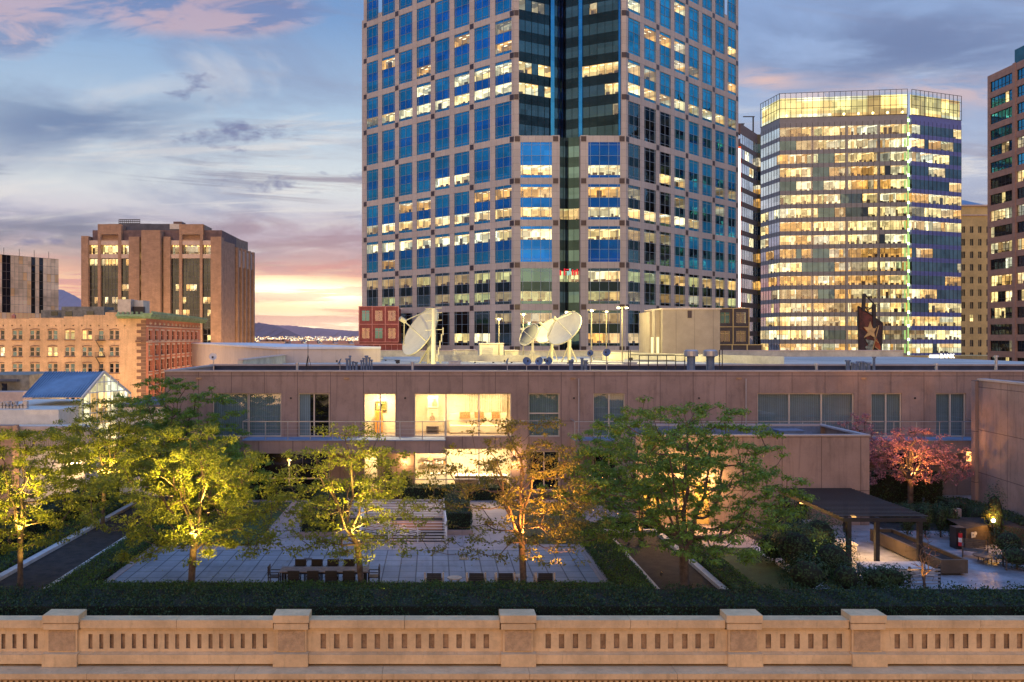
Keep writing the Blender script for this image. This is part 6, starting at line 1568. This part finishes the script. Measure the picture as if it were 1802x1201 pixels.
grow_tree('locust_tree', 'yellow lit honey locust at the left edge of the picture in the soil bed', -17.9, 38.9, 0, 6.9, 3.0, 2.8, 1.9, M['leaf'], 1, n_t=230, group=HL, base_h=2.3, r0=.12)
grow_tree('locust_tree', 'yellow lit honey locust farther back in the left soil bed', -19.0, 51.5, 0, 7.4, 3.6, 3.0, 2.2, M['leaf'], 2, n_t=230, leaf_s=.125, group=HL, base_h=2.6, r0=.12, lean=(.3, 0))
grow_tree('locust_tree', 'brightest yellow honey locust standing left of the dining table', -10.4, 38.4, 0, 7.1, 3.35, 3.0, 1.6, M['leaf'], 3, n_t=260, group=HL, base_h=1.7, r0=.15, lean=(.3, 0))
grow_tree('locust_tree', 'honey locust with leaning trunk behind the dining table', -3.1, 38.4, 0, 7.2, 3.1, 2.8, 1.6, M['leaf'], 4, n_t=220, group=HL, base_h=2.0, r0=.13, lean=(-.55, 0), leaf_n=44)
grow_tree('locust_tree', 'orange lit sparse honey locust by the lounge chairs', 3.8, 38.4, 0, 7.5, 3.6, 3.0, 1.5, M['leafo'], 5, n_t=230, group=HL, base_h=2.1, r0=.14, lean=(-.25, 0), leaf_n=40)
grow_tree('locust_tree', 'broad green honey locust with many stems in the right soil bed', 10.85, 39.2, 0, 8.2, 4.6, 3.6, 1.9, M['leafd'], 6, n_t=340, group=HL, base_h=1.3, r0=.2, leaf_n=84, skirt=.9)
grow_tree('locust_tree', 'honey locust with orange lit trunk and string lights, behind the broad green one', 10.7, 46.6, 0, 7.0, 3.4, 3.0, 2.2, M['leafd'], 7, n_t=220, leaf_s=.125, group=HL, base_h=2.4, r0=.14, lean=(-.3, 0))
grow_tree('locust_tree', 'dark green honey locust overlapping the left end of the building', -17.3, 57.0, 0, 8.4, 3.9, 3.2, 2.0, M['leafd'], 8, n_t=420, leaf_s=.135, group=HL, base_h=2.8, r0=.18, lean=(.5, 0))
grow_tree('street_tree', 'dark tree below the terrace between the two left locusts', -13.8, 54.5, 0, 4.6, 3.2, 2.6, 1.2, M['leafd'], 9, n_t=200, leaf_s=.16, base_h=1.4, r0=.12)
grow_tree('blossom_tree', 'pink blossom tree lit orange from below near the right wall', 30.0, 56.8, 0, 5.1, 3.35, 2.6, 1.9, M['petal'], 10, n_t=260, leaf_s=.12, leaf_n=26, base_h=1.5, r0=.17, tuft=(.26, .26, .2))
grow_tree('blossom_tree', 'brightly lit pink blossom branches at the annex corner', 27.9, 59.3, 0, 5.9, 1.3, 1.1, 2.6, M['petal'], 12, n_t=70, leaf_s=.12, leaf_n=26, base_h=2.2, r0=.1, tuft=(.26, .26, .2))
grow_tree('bare_shrub', 'bare branched shrub glowing orange before the patio', PX(1627, 38.6), 38.6, 0, 2.4, .75, .6, .5, M['petal'], 13, n_t=34, leaf_s=.05, leaf_n=2, base_h=.25, r0=.06, cat='shrub', tuft=(.1, .1, .1))
def crown_fill(x, y, z, col, en, lab):  # lights added inside the crowns to spread light over the leaves
    t = thing('crown_fill_light', lab, 'lamp', (x, y, z), 'fill lights added in the tree crowns'); q = B(); q.tube([(x, y, z), (x, y, z+.14)], [.05, .065], M['black'], 10); q.lathe((x, y, z+.141), UP, [(0, .055), (.001, .001)], M['bulb'], 10); q.build('lamp_head', t); glowlamp(t, (x, y, z+.3), en, col, ((0, -.15, 1), 165), .1)
GY = (1, .6, .1)
crown_fill(-17.75, 38.5, 2.1, GY, 1100, 'added fill light in the fork of the locust at the left edge'); crown_fill(-18.75, 51.1, 2.6, GY, 1500, 'added fill light in the fork of the second left locust')
crown_fill(-10.2, 38.0, 1.9, GY, 1500, 'added fill light in the fork of the brightest locust'); crown_fill(-9.4, 37.4, 3.4, GY, 1100, 'added fill light high in the brightest locust'); crown_fill(-3.2, 38.0, 2.1, GY, 1100, 'added fill light in the fork of the leaning locust')
crown_fill(3.85, 38.0, 2.2, (1, .36, .06), 1300, 'added fill light in the fork of the orange lit locust'); crown_fill(30.0, 56.4, 1.9, (1, .42, .1), 600, 'added fill light in the fork of the blossom tree'); crown_fill(29.3, 55.6, 2.6, (1, .4, .1), 420, 'added fill light high in the blossom tree')
crown_fill(-10.9, 37.3, 4.1, GY, 1100, 'added fill light topmost in the brightest locust'); crown_fill(-3.6, 37.2, 3.5, GY, 1100, 'added fill light high in the leaning locust'); crown_fill(4.4, 37.2, 3.4, (1, .38, .07), 1100, 'added fill light high in the orange lit locust'); crown_fill(-17.4, 37.6, 3.6, GY, 1100, 'added fill light high in the locust at the left edge')
lamp_up(-16.7, 37.6, .06, GY, 120, 'spotlight in front of the locust at the left edge', (-.5, .5, 1), 60); lamp_up(-18.0, 49.6, .06, GY, 160, 'spotlight before the second locust of the left bed', (-.4, .6, 1), 60)
lamp_up(-9.3, 36.3, .2, GY, 260, 'spotlight between the hedges before the brightest yellow locust', (-.1, .7, 1), 75)
lamp_up(-2.0, 36.3, .2, GY, 240, 'spotlight between the hedges before the leaning locust', (-.2, .7, 1), 75)
lamp_up(4.9, 36.3, .2, (1, .38, .08), 420, 'spotlight between the hedges before the orange lit locust', (-.15, .7, 1), 75)
lamp_up(9.9, 46.0, .1, (1, .5, .14), 170, 'spotlight in the right soil bed aimed at the slim trunk', (.5, .25, 1), 70); lamp_up(10.1, 40.2, .1, (1, .6, .2), 60, 'spotlight at the near end of the right soil bed', (.3, .2, 1), 70)
lamp_up(29.8, 54.9, .8, (1, .42, .1), 90, 'spotlight in front of the pink blossom tree', (.05, .75, 1), 85); lamp_up(27.4, 58.7, .1, (1, .42, .12), 500, 'spotlight at the annex corner blossom', (.1, .15, 1), 70)
lamp_up(PX(1632, 38.0), 38.0, .05, (1, .45, .1), 26, 'spotlight at the bare branched shrub', (-.05, .5, 1), 80); lamp_up(PX(1462, 40.5), 41.5, .2, (1, .7, .2), 70, 'spotlight hidden in the shrubs left of the pergola', (-.1, .3, 1), 120)
# string lights
t = thing('string_lights', 'strings of small warm bulbs hung around the slim trunk tree', 'lights', (10.4, 46.3, 3)); rg = random.Random(3)
wb = B(); bulbs = []
for k in range(5):
    a = Vector((7.9+rg.random(), 45.2+rg.random()*2, 2.0+k*.55)); c = Vector((12.6, 45.5+rg.random()*2, 2.3+k*.55)); pts = []
    for i in range(15): f = i/14; p = a.lerp(c, f); p.z -= math.sin(f*math.pi)*.35; pts.append(p); bulbs.append(p) if i % 2 == 0 else None
    wb.tube(pts, .008, M['black'], 3)
wb.build('wire', t)
for p in bulbs: q = B(); q.sph((p.x, p.y, p.z-.05), .024, M['bulb'], 6, 4); q.build('bulb', t)

# ---------------------------------------------------------------- white stair railing in the middle
t = thing('stair_railing', 'white metal horizontal bar railing round the garden stair opening', 'railing', (-1.5, 49, 0)); wm = M['white']
x0, x1 = PX(633, 47.6), PX(786, 47.6); xb0, xb1 = -5.2, .55
q = B(); zz0 = [.12+.155*i for i in range(7)]
for z in zz0: q.bar((x0, 47.6, z), (x1, 47.6, z), .04, .03, wm); q.bar((xb0, 54.2, z), (xb1, 54.2, z), .04, .03, wm); q.bar((x1, 47.6, z), (xb1, 54.2, z), .04, .03, wm); q.bar((x0, 47.6, z), (x0-.3, 54.2, z), .04, .03, wm)
for i in range(8): q.bar((x0, 49.2, .95-.1*i), (x0+3.2, 49.2, .15-.1*i+.1), .03, .03, wm)
q.build('bar', t)
for (px_, y_) in [(x0+(x1-x0)*i/3, 47.6) for i in range(4)]+[(xb0+(xb1-xb0)*i/3, 54.2) for i in range(4)]: q = B(); q.box(px_-.03, px_+.03, y_-.03, y_+.03, 0, 1.15, wm); q.build('post', t)
st = B(); st.box(x0+.1, x1-.1, 48.0, 48.06, -.01, .02, M['curb']); st.poly([(x0+.1, 47.8, .012), (x1-.1, 47.8, .012), (xb1-.1, 54, .012), (xb0+.1, 54, .012)], M['soil'])
st.box(x0+.1, x1-.2, 50.6, 50.75, .0, .5, pbr('warm_wall', (.5, .3, .2), .8)); st.build('stair_well', t)
glowlamp(None, ((x0+x1)/2, 49.3, 1.2), 60, (1, .5, .25)).name = 'stair_light'

# ---------------------------------------------------------------- dining table, chairs, loungers
def dining_chair(label):
    t = thing('dining_chair', label, 'chair', group='chairs round the dining table'); dkw = M['darkwood']
    q = B(); q.box(-.25, .25, -.22, .22, .42, .46, dkw); q.build('seat', t, local=True)
    q = B(); q.box(-.25, .25, -.27, -.235, .5, .92, dkw); 
    for i in range(4): q.box(-.245, .245, -.285, -.272, .52+i*.1, .59+i*.1, dkw)
    q.build('backrest', t, local=True)
    for (x, y, h) in ((-.23, -.25, .92), (.23, -.25, .92), (-.23, .2, .64), (.23, .2, .64)): q = B(); q.box(x-.022, x+.022, y-.022+(.0), y+.022, 0, h if y > 0 else .5, dkw); q.build('leg', t, local=True)
    for x in (-.25, .25): q = B(); q.box(x-.03, x+.03, -.22, .24, .64, .67, dkw); q.build('armrest', t, local=True)
    return t
proto = dining_chair('x'); first = True
TY = 39.15; labs = ['leftmost', 'second from left', 'third from left', 'rightmost']
def place(o0, x, y, rz_, lab):
    global first
    o = o0 if first else copy_tree(o0); first = False
    o.location = (x, y, .004); o.rotation_euler = (0, 0, rz_); o['label'] = lab
for i, px_ in enumerate((517, 551, 583, 614)): place(proto, PX(px_, 38.3), 38.45, 0, 'dark chair on the near side of the dining table, %s' % labs[i])
for i, px_ in enumerate((528, 557, 585, 614)): place(proto, PX(px_, 40), 39.95, math.pi, 'dark chair on the far side of the dining table, %s' % labs[i])
place(proto, PX(484, TY), TY, -math.pi/2, 'dark armchair at the left head of the dining table'); place(proto, PX(657, TY), TY, math.pi/2, 'dark armchair at the right head of the dining table')
t = thing('dining_table', 'long slatted wooden dining table on the paved terrace', 'table', (PX(571, TY), TY, 0)); xa, xb = PX(494, TY), PX(649, TY); q = B()
for i in range(7): q.box(xa, xb, TY-.45+i*.13, TY-.45+i*.13+.12, .71, .75, M['wood'])
q.box(xa+.1, xb-.1, TY-.38, TY+.38, .63, .70, M['darkwood']); q.build('tabletop', t)
for (x, y) in ((xa+.15, TY-.35), (xb-.15, TY-.35), (xa+.15, TY+.35), (xb-.15, TY+.35)): q = B(); q.box(x-.045, x+.045, y-.045, y+.045, 0, .63, M['darkwood']); q.build('leg', t)
def lounge_chair(label, x, y, rz_, m1, m2, w=.78, hb=.78):
    t = thing('lounge_chair', label, 'chair', (x, y, .004), 'lounge armchairs on the terrace'); t.rotation_euler = (0, 0, rz_)
    q = B()
    for i in range(6): q.box(-w/2, w/2, -.3+i*.115, -.3+i*.115+.1, .34, .37, m2)
    q.build('seat', t, local=True); q = B()
    for i in range(5): q.box(-w/2+.05, w/2-.05, -.38-.02*i, -.35-.02*i, .38+i*.085, .45+i*.085, m2)
    q.build('backrest', t, local=True)
    for x_ in (-w/2-.03, w/2+.03):
        q = B(); q.box(x_-.035, x_+.035, -.42, .42, .55, .59, m1); q.build('armrest', t, local=True)
        for y_ in (-.38, .38): q = B(); q.box(x_-.03, x_+.03, y_-.03, y_+.03, 0, .55 if y_ > 0 else .8, m1); q.build('leg', t, local=True)
        q = B(); q.box(x_-.025, x_+.025, -.35, .35, .06, .11, m1); q.build('stretcher', t, local=True)
    return t
pw = pbr('pale_teak', (.5, .4, .3), .6, var=.15, vscale=5)
for i, px_ in enumerate((764, 838, 889, 959)): lounge_chair('dark backed lounge chair with pale arms, %s in the row near the hedge' % labs[i], PX(px_, 38.5), 38.75, 0, pw, M['darkwood'], .72)
def round_table(lab, x, y, r, h, m):
    t = thing('side_table', lab, 'table', (x, y, .004)); q = B(); q.tube([(x, y, h-.04), (x, y, h)], [r, r], m, 24); q.build('tabletop', t)
    for k in range(4): w = k*math.pi/2+.6; q = B(); q.tube([(x+math.cos(w)*r*.7, y+math.sin(w)*r*.7, 0), (x+math.cos(w)*r*.6, y+math.sin(w)*r*.6, h-.04)], .022, m, 6); q.build('leg', t)
round_table('small round pale table between the first two lounge chairs', PX(800, 38.9), 38.9, .32, .46, pw); round_table('small round pale table behind the orange locust trunk', PX(917, 38.9), 39.2, .32, .46, pw)
pdw = pbr('weathered_teak', (.085, .07, .06), .6, var=.3, vscale=6)
x, y = G(1738, 990); lounge_chair('slatted wooden armchair beside the round patio table', x, y+1.0, 2.6, pdw, pdw, 1.0); round_table('round slatted coffee table on the patio', x-.1, y-.15, .62, .38, pdw)
x, y = G(1786, 1003); lounge_chair('slatted wooden armchair at the right edge of the patio', x+.2, y, 2.75, pdw, pdw, 1.1)

# ---------------------------------------------------------------- pergola and patio
pg = thing('pergola', 'dark slatted pergola over the lit stone benches', 'pergola', (21.2, 46, 0)); dk = pbr('dark_bronze', (.022, .024, .03), .45, .3, var=.1)
xl, xr, yf, yb, zr = 19.2, 23.1, 42.3, 50.4, 2.34
for (x, y) in ((xl+.3, yf+.15), (xr-.25, yf+.15), (xl+.3, yb-.3), (xr-.25, yb-.3), (PX(1543, 43.4), 43.4)):
    q = B(); q.box(x-.1, x+.1, y-.1, y+.1, 0, zr-.18, dk); q.build('post', pg)
q = B(); q.box(xl, xl+.12, yf, yb, zr-.18, zr, dk); q.box(xr-.12, xr, yf, yb, zr-.18, zr, dk); q.box(xl+.121, xr-.121, yf, yf+.12, zr-.18, zr-.002, dk); q.box(xl+.121, xr-.121, yb-.12, yb, zr-.18, zr-.002, dk); q.build('beam', pg)
n = 24
for i in range(n):
    y = yf+(yb-yf)*(i+.5)/n; q = B(); q.bar((xl-.15, y, zr+.06), (xr+.15, y, zr+.06), .11, .04, dk); q.build('slat', pg)
glowlamp(pg, (20.4, 43.9, 2.0), 420, (1, .55, .18), ((0, 0, -1), 140)); glowlamp(pg, (19.8, 48.6, 1.9), 110, (1, .5, .15), ((0, 0, -1), 140)); glowlamp(pg, (21.8, 44.6, 1.9), 240, (1, .55, .2), ((0, 0, -1), 140))
q = B(); q.box(20.3, 20.5, 43.8, 44.0, 2.08, 2.15, M['bulb']); q.build('lamp', pg); q = B(); q.box(19.72, 19.86, 48.5, 48.7, 1.86, 2.05, M['bulb']); q.build('lamp', pg)
def block(lab, x0, x1, y0, y1, z0, z1, m, cat, nm):
    q = B(); q.box(x0+.04, x1-.04, y0+.04, y1-.04, z0, z1-.08, m); q.box(x0, x1, y0, y1, z1-.079, z1, m); o = q.build(nm, loc=((x0+x1)/2, (y0+y1)/2, z0)); tag(o, lab, cat)
block('lit pale stone bench under the pergola', 20.0, 21.3, 45.3, 46.6, 0, .42, M['curb'], 'bench', 'stone_bench'); block('low stone platform at the front of the pergola', 19.6, 22.6, 40.6, 42.0, 0, .38, M['curb'], 'bench', 'stone_bench'); block('grey slatted bench at the back left under the pergola', 19.4, 20.9, 48.6, 49.6, 0, .8, M['metal'], 'bench', 'slatted_bench')
tr = thing('trough_planter', 'long dark trough with lit flank right of the pergola', 'planter', (22.9, 43, 0)); q = B(); br_ = pbr('bronze_trough', (.12, .09, .06), .5, .2, var=.2)
for (a, c, e, g_) in ((23.0, 23.12, 40.9, 47.6), (24.1, 24.22, 40.9, 47.6), (23.13, 24.09, 40.9, 41.02), (23.13, 24.09, 47.48, 47.6)): q.box(a-(0), c, e, g_, 0.1, .72, br_)
q.box(23.2, 24.0, 41.1, 47.4, 0, .1, M['black']); q.build('trough_wall', tr); q = B(); q.box(23.13, 24.09, 41.03, 47.47, .5, .55, M['soil']); q.build('filling', tr)
fn = thing('slat_screen', 'low dark horizontal slat screen before the pergola', 'fence', (PX(1577, 38.9), 38.9, 0)); xa, xb = PX(1497, 38.9), PX(1655, 38.9)
for i in range(5): q = B(); q.box(xa, xb, 38.9, 38.94, .15+i*.15, .22+i*.15, M['metal']); q.build('slat', fn)
for i in range(4): x = xa+(xb-xa)*i/3; q = B(); q.box(x-.04, x+.04, 38.95, 39.03, 0, .9, dk); q.build('post', fn)
wx0, wx1 = PX(1700, 46), PX(1745, 46)
pl = thing('corner_planter', 'dark planter wall with one lamp lit face behind the armchair', 'planter', (28.5, 46.5, 0)); q = B(); q.poly([(wx0, 46, 0), (wx0+2.2, 47.2, 0), (wx0+2.2, 47.2, 1.05), (wx0, 46, 1.05)], br_); q.poly([(wx0+2.2, 47.2, 0), (wx0+4.4, 45.0, 0), (wx0+4.4, 45.0, .85), (wx0+2.2, 47.2, 1.05)], dk)
q.poly([(wx0, 46, 1.05), (wx0+2.2, 47.2, 1.05), (wx0+4.4, 45, .85), (wx0+5.5, 49, 1.0), (wx0+.5, 49, 1.05)], M['soil']); q.box(wx0-.5, wx0, 46.01, 46.6, 0, 1.1, dk); q.build('planter_wall', pl)
text('DP', .34, (wx0+.35, 46.12, .58), M['cream'], pl, 'wall_lettering', rotz=math.atan2(1.2, 2.2), ext=.01)
q = B(); q.tube([(wx0-.35, 45.9, .2), (wx0-.35, 45.9, .85)], .09, pbr('red_paint', (.6, .02, .03), .4), 12); q.tube([(wx0-.35, 45.9, .851), (wx0-.35, 45.9, .95)], [.05, .03], M['black'], 8); q.tube([(wx0-.35, 45.9, .4), (wx0-.35, 45.9, .62)], .093, M['white'], 12)
o = q.build('extinguisher', loc=(wx0-.35, 45.9, .2)); tag(o, 'small red extinguisher on the end of the dark planter', 'extinguisher')
x, y = PX(1748, 46.6), 46.6; t = thing('garden_spotlight', 'glaring spotlight inside the shrub on the dark planter', 'lamp', (x, y, 1.05)); q = B(); q.sph((x, y, 1.35), .1, M['bulbw'], 8, 5); q.tube([(x, y, 1.0), (x, y, 1.26)], .02, M['black'], 5); q.build('lamp_head', t); glowlamp(t, (x-.1, y-.3, 1.55), 110, (1, .45, .08))
bush('small upright shrub lit orange on the dark planter', (x, y+.25, 1.6), (.4, .3, .6), 160, .12, M['leafo'], seed=99)
q = B(); q.box(PX(1683, 50), PX(1692, 50), 50, 50.3, 0, 1.3, M['path']); o = q.build('stone_pillar', loc=(PX(1687, 50), 50, 0)); tag(o, 'short pale pillar behind the red extinguisher', 'pillar')

# street life glimpsed through the left trees
def car(label, x, y, rz_, col):
    t = thing('parked_car', label, 'car', (x, y, STREET+.055), 'cars on the street behind the left trees', rz_); paint = pbr('car_paint', col, .35, var=.03)
    q = B(); pr_ = [(-2.2, .35), (-2.2, .75), (-1.3, .9), (-.8, 1.4), (.7, 1.4), (1.3, .92), (2.15, .8), (2.2, .35)]
    for (sy, hw) in ((-1, .88),): 
        for s_ in (-1, 1): q.poly([(a, s_*.88, z) for a, z in (pr_ if s_ < 0 else pr_[::-1])], paint)
    for (a, c) in zip(pr_, pr_[1:]): q.poly([(a[0], -.88, a[1]), (a[0], .88, a[1]), (c[0], .88, c[1]), (c[0], -.88, c[1])][::-1], paint)
    q.build('body', t, local=True)
    q = B()
    for s_ in (-1, 1): q.poly([(-1.2, s_*.885, .93), (-.78, s_*.885, 1.33), (.66, s_*.885, 1.33), (1.2, s_*.885, .95)], M['night'])
    q.build('side_glass', t, local=True)
    for (a, s_) in ((-1.35, -1), (-1.35, 1), (1.35, -1), (1.35, 1)): q = B(); q.tube([(a, s_*.7, .32), (a, s_*.9, .32)], .32, M['black'], 14); q.build('wheel', t, local=True)
    for s_ in (-.6, .6): q = B(); q.box(2.18, 2.24, s_-.15, s_+.15, .55, .7, M['bulbw']); q.build('headlight', t, local=True); q = B(); q.box(-2.24, -2.19, s_-.15, s_+.15, .6, .75, emis('tail', (1, .03, .01), 8)); q.build('tail_light', t, local=True)
car('light car driving towards the viewer seen through the leaves', -38, 88, -math.pi/2, (.4, .4, .42)); car('dark car with red tail lights seen through the leaves', -33.5, 100, math.pi/2, (.05, .05, .07)); car('red car parked beyond the left trees', -41, 120, math.pi/2, (.4, .04, .03))

# street lamps in the streets round the left blocks
def street_lamp(lab, x, y, h, en, col=(1, .6, .27)):
    t = thing('street_lamp', lab, 'lamp', (x, y, STREET), 'street lamps in the streets below'); q = B(); q.tube([(x, y, STREET), (x, y, STREET+h)], [.12, .07], M['black'], 8); q.bar((x, y, STREET+h), (x+.9, y, STREET+h+.1), .07, .07, M['black']); q.build('pole', t)
    q = B(); q.box(x+.6, x+1.2, y-.15, y+.15, STREET+h+.02, STREET+h+.12, M['black']); q.box(x+.65, x+1.15, y-.12, y+.12, STREET+h-.06, STREET+h+.019, M['bulb']); q.build('lamp_head', t)
    glowlamp(t, (x+.9, y, STREET+h-.3), en, col, size=.3)
for i, (x, y, h, en) in enumerate(((-92, 146, 9, 8500), (-74, 146, 9, 8500), (-58, 148, 9, 9000), (-42, 160, 10, 11000), (-42, 180, 10, 11000), (-43, 200, 10, 12000), (-88, 236, 12, 30000), (-60, 238, 12, 30000), (-46, 262, 12, 20000), (-34, 132, 9, 9000), (-41, 80, 9, 4000), (-41, 100, 9, 4000), (193, 316, 14, 420000), (201, 316, 14, 420000))):
    street_lamp('street lamp %s' % ('before the old brick block, leftmost', 'before the old brick block, middle', 'before the old brick block near its corner', 'beside the red brick side, nearest', 'beside the red brick side, middle', 'beside the red brick side, farthest', 'at the left foot of the brick tower', 'at the right foot of the brick tower', 'beside the brick tower flank', 'near the pale sloping block', 'below the terrace beside the near cars', 'below the terrace beyond the near cars', 'at the foot of the old beige block, left one', 'at the foot of the old beige block, right one')[i], x, y, h, en)
# ================================================================ stone balustrade in front
bal = thing('stone_balustrade', 'long weathered sandstone balustrade with pedestals across the foreground', 'balustrade', (0, 31.7, -1)); YB = 31.7
XL, XR = -27.0, 33.5
peds = [-298, 107, 512, 912, 1310, 1528, 1930, 2330]
px_m = FPX/31.5
pedx = [(p-CX)/px_m for p in peds]
edges = [XL]+[v for x in pedx for v in (x-.53, x+.53)]+[XR]
q = B()
cap_segs = [(XL, pedx[0]-.63)]+[(pedx[i]+.63, pedx[i+1]-.63) for i in range(7)]+[(pedx[7]+.63, XR)]
rnd = random.Random(77)
rail = []
for (a, c) in cap_segs:
    n = 2 if c-a > 4 else 1
    for j in range(n): rail.append((a+(c-a)*j/n, a+(c-a)*(j+1)/n-.014))
for (a, c) in rail:
    q = B(); q.box(a, c, YB-.12, YB+.42, .62, .9, M['stone']); q.box(a, c-.001, YB-.05, YB+.36, .54, .62, M['stone']); q.build('top_rail', bal)
fb = F((XL, YB), (XR, YB)); spans = [(XL, pedx[0]-.53, .384)]+[(pedx[0]+.53, pedx[1]-.53, .384), (pedx[1]+.53, pedx[2]-.53, .384)]+[(pedx[2]+.53, pedx[3]-.53, .48), (pedx[3]+.53, pedx[4]-.53, .48), (pedx[4]+.53, pedx[5]-.53, .5), (pedx[5]+.53, pedx[6]-.53, .48), (pedx[6]+.53, pedx[7]-.53, .48), (pedx[7]+.53, XR, .48)]
for (a, c, pitch) in spans:
    w = c-a; n = int((w-.25)/pitch); m0 = a+(w-n*pitch)/2; ops = []
    for i in range(n): x = m0+(i+.5)*pitch+rnd.uniform(-.012, .012); hw = .07 if pitch < .4 else .095; ops.append((x-hw-XL, x+hw-XL, -.13+rnd.uniform(-.015, .01), .38+rnd.uniform(-.01, .01)))
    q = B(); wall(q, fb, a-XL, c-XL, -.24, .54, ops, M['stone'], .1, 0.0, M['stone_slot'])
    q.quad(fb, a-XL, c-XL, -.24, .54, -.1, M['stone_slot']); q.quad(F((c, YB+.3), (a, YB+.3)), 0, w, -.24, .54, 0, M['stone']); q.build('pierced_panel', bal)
    q = B(); q.box(a, c, YB-.26, YB+.3, -.58, -.26, M['stone']); q.box(a, c-.001, YB-.12, YB+.28, -.26, -.2401, M['stone']); q.build('plinth', bal)
for x in pedx:
    t_ = B(); t_.box(x-.53, x+.53, YB-.1, YB+.45, -.22, .6, M['stone']); t_.box(x-.46, x+.46, YB-.13, YB-.1005, -.18, .54, M['stone_rough']); p = t_.build('pedestal', bal)
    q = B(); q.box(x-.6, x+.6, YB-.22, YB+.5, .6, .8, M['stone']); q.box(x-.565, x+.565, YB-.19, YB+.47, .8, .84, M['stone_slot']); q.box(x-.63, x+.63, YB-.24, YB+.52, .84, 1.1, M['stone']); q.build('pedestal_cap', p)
    q = B(); q.box(x-.61, x+.61, YB-.34, YB+.45, -.66, -.2201, M['stone']); q.build('pedestal_base', p)
q = B()
n = 12
for j in range(n):
    a, c = XL+(XR-XL)*j/n, XL+(XR-XL)*(j+1)/n-.012; q.box(a, c, YB-.95, YB+.3, -.86, -.6701, M['stone'])
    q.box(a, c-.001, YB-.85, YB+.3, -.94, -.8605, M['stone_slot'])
q.build('cornice', bal)
q = B(); i = 0; x = XL
while x < XR: q.box(x, x+.115, YB-.8, YB-.5, -1.2, -.9405, M['stone']); x += .2
q.build('dentil_course', bal)
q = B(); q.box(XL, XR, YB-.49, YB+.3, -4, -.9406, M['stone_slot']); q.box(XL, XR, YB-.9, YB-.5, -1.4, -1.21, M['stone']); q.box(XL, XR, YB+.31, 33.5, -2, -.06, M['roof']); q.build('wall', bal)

# ================================================================ evening haze over the valley
hm = bpy.data.materials.new('haze_air'); hm.use_nodes = True; t_ = hm.node_tree; t_.nodes.clear(); ho = t_.nodes.new('ShaderNodeOutputMaterial'); hv = t_.nodes.new('ShaderNodeVolumePrincipled')
hv.inputs['Color'].default_value = (1, .72, .66, 1); hv.inputs['Density'].default_value = 3.6e-5; hv.inputs['Anisotropy'].default_value = 0.0; t_.links.new(hv.outputs[0], ho.inputs['Volume'])
b = B(); b.box(-21000, 21000, -260, 23900, STREET-1, 560, hm); o = b.build('haze'); o['kind'] = 'stuff'
SC.cycles.volume_bounces = 1
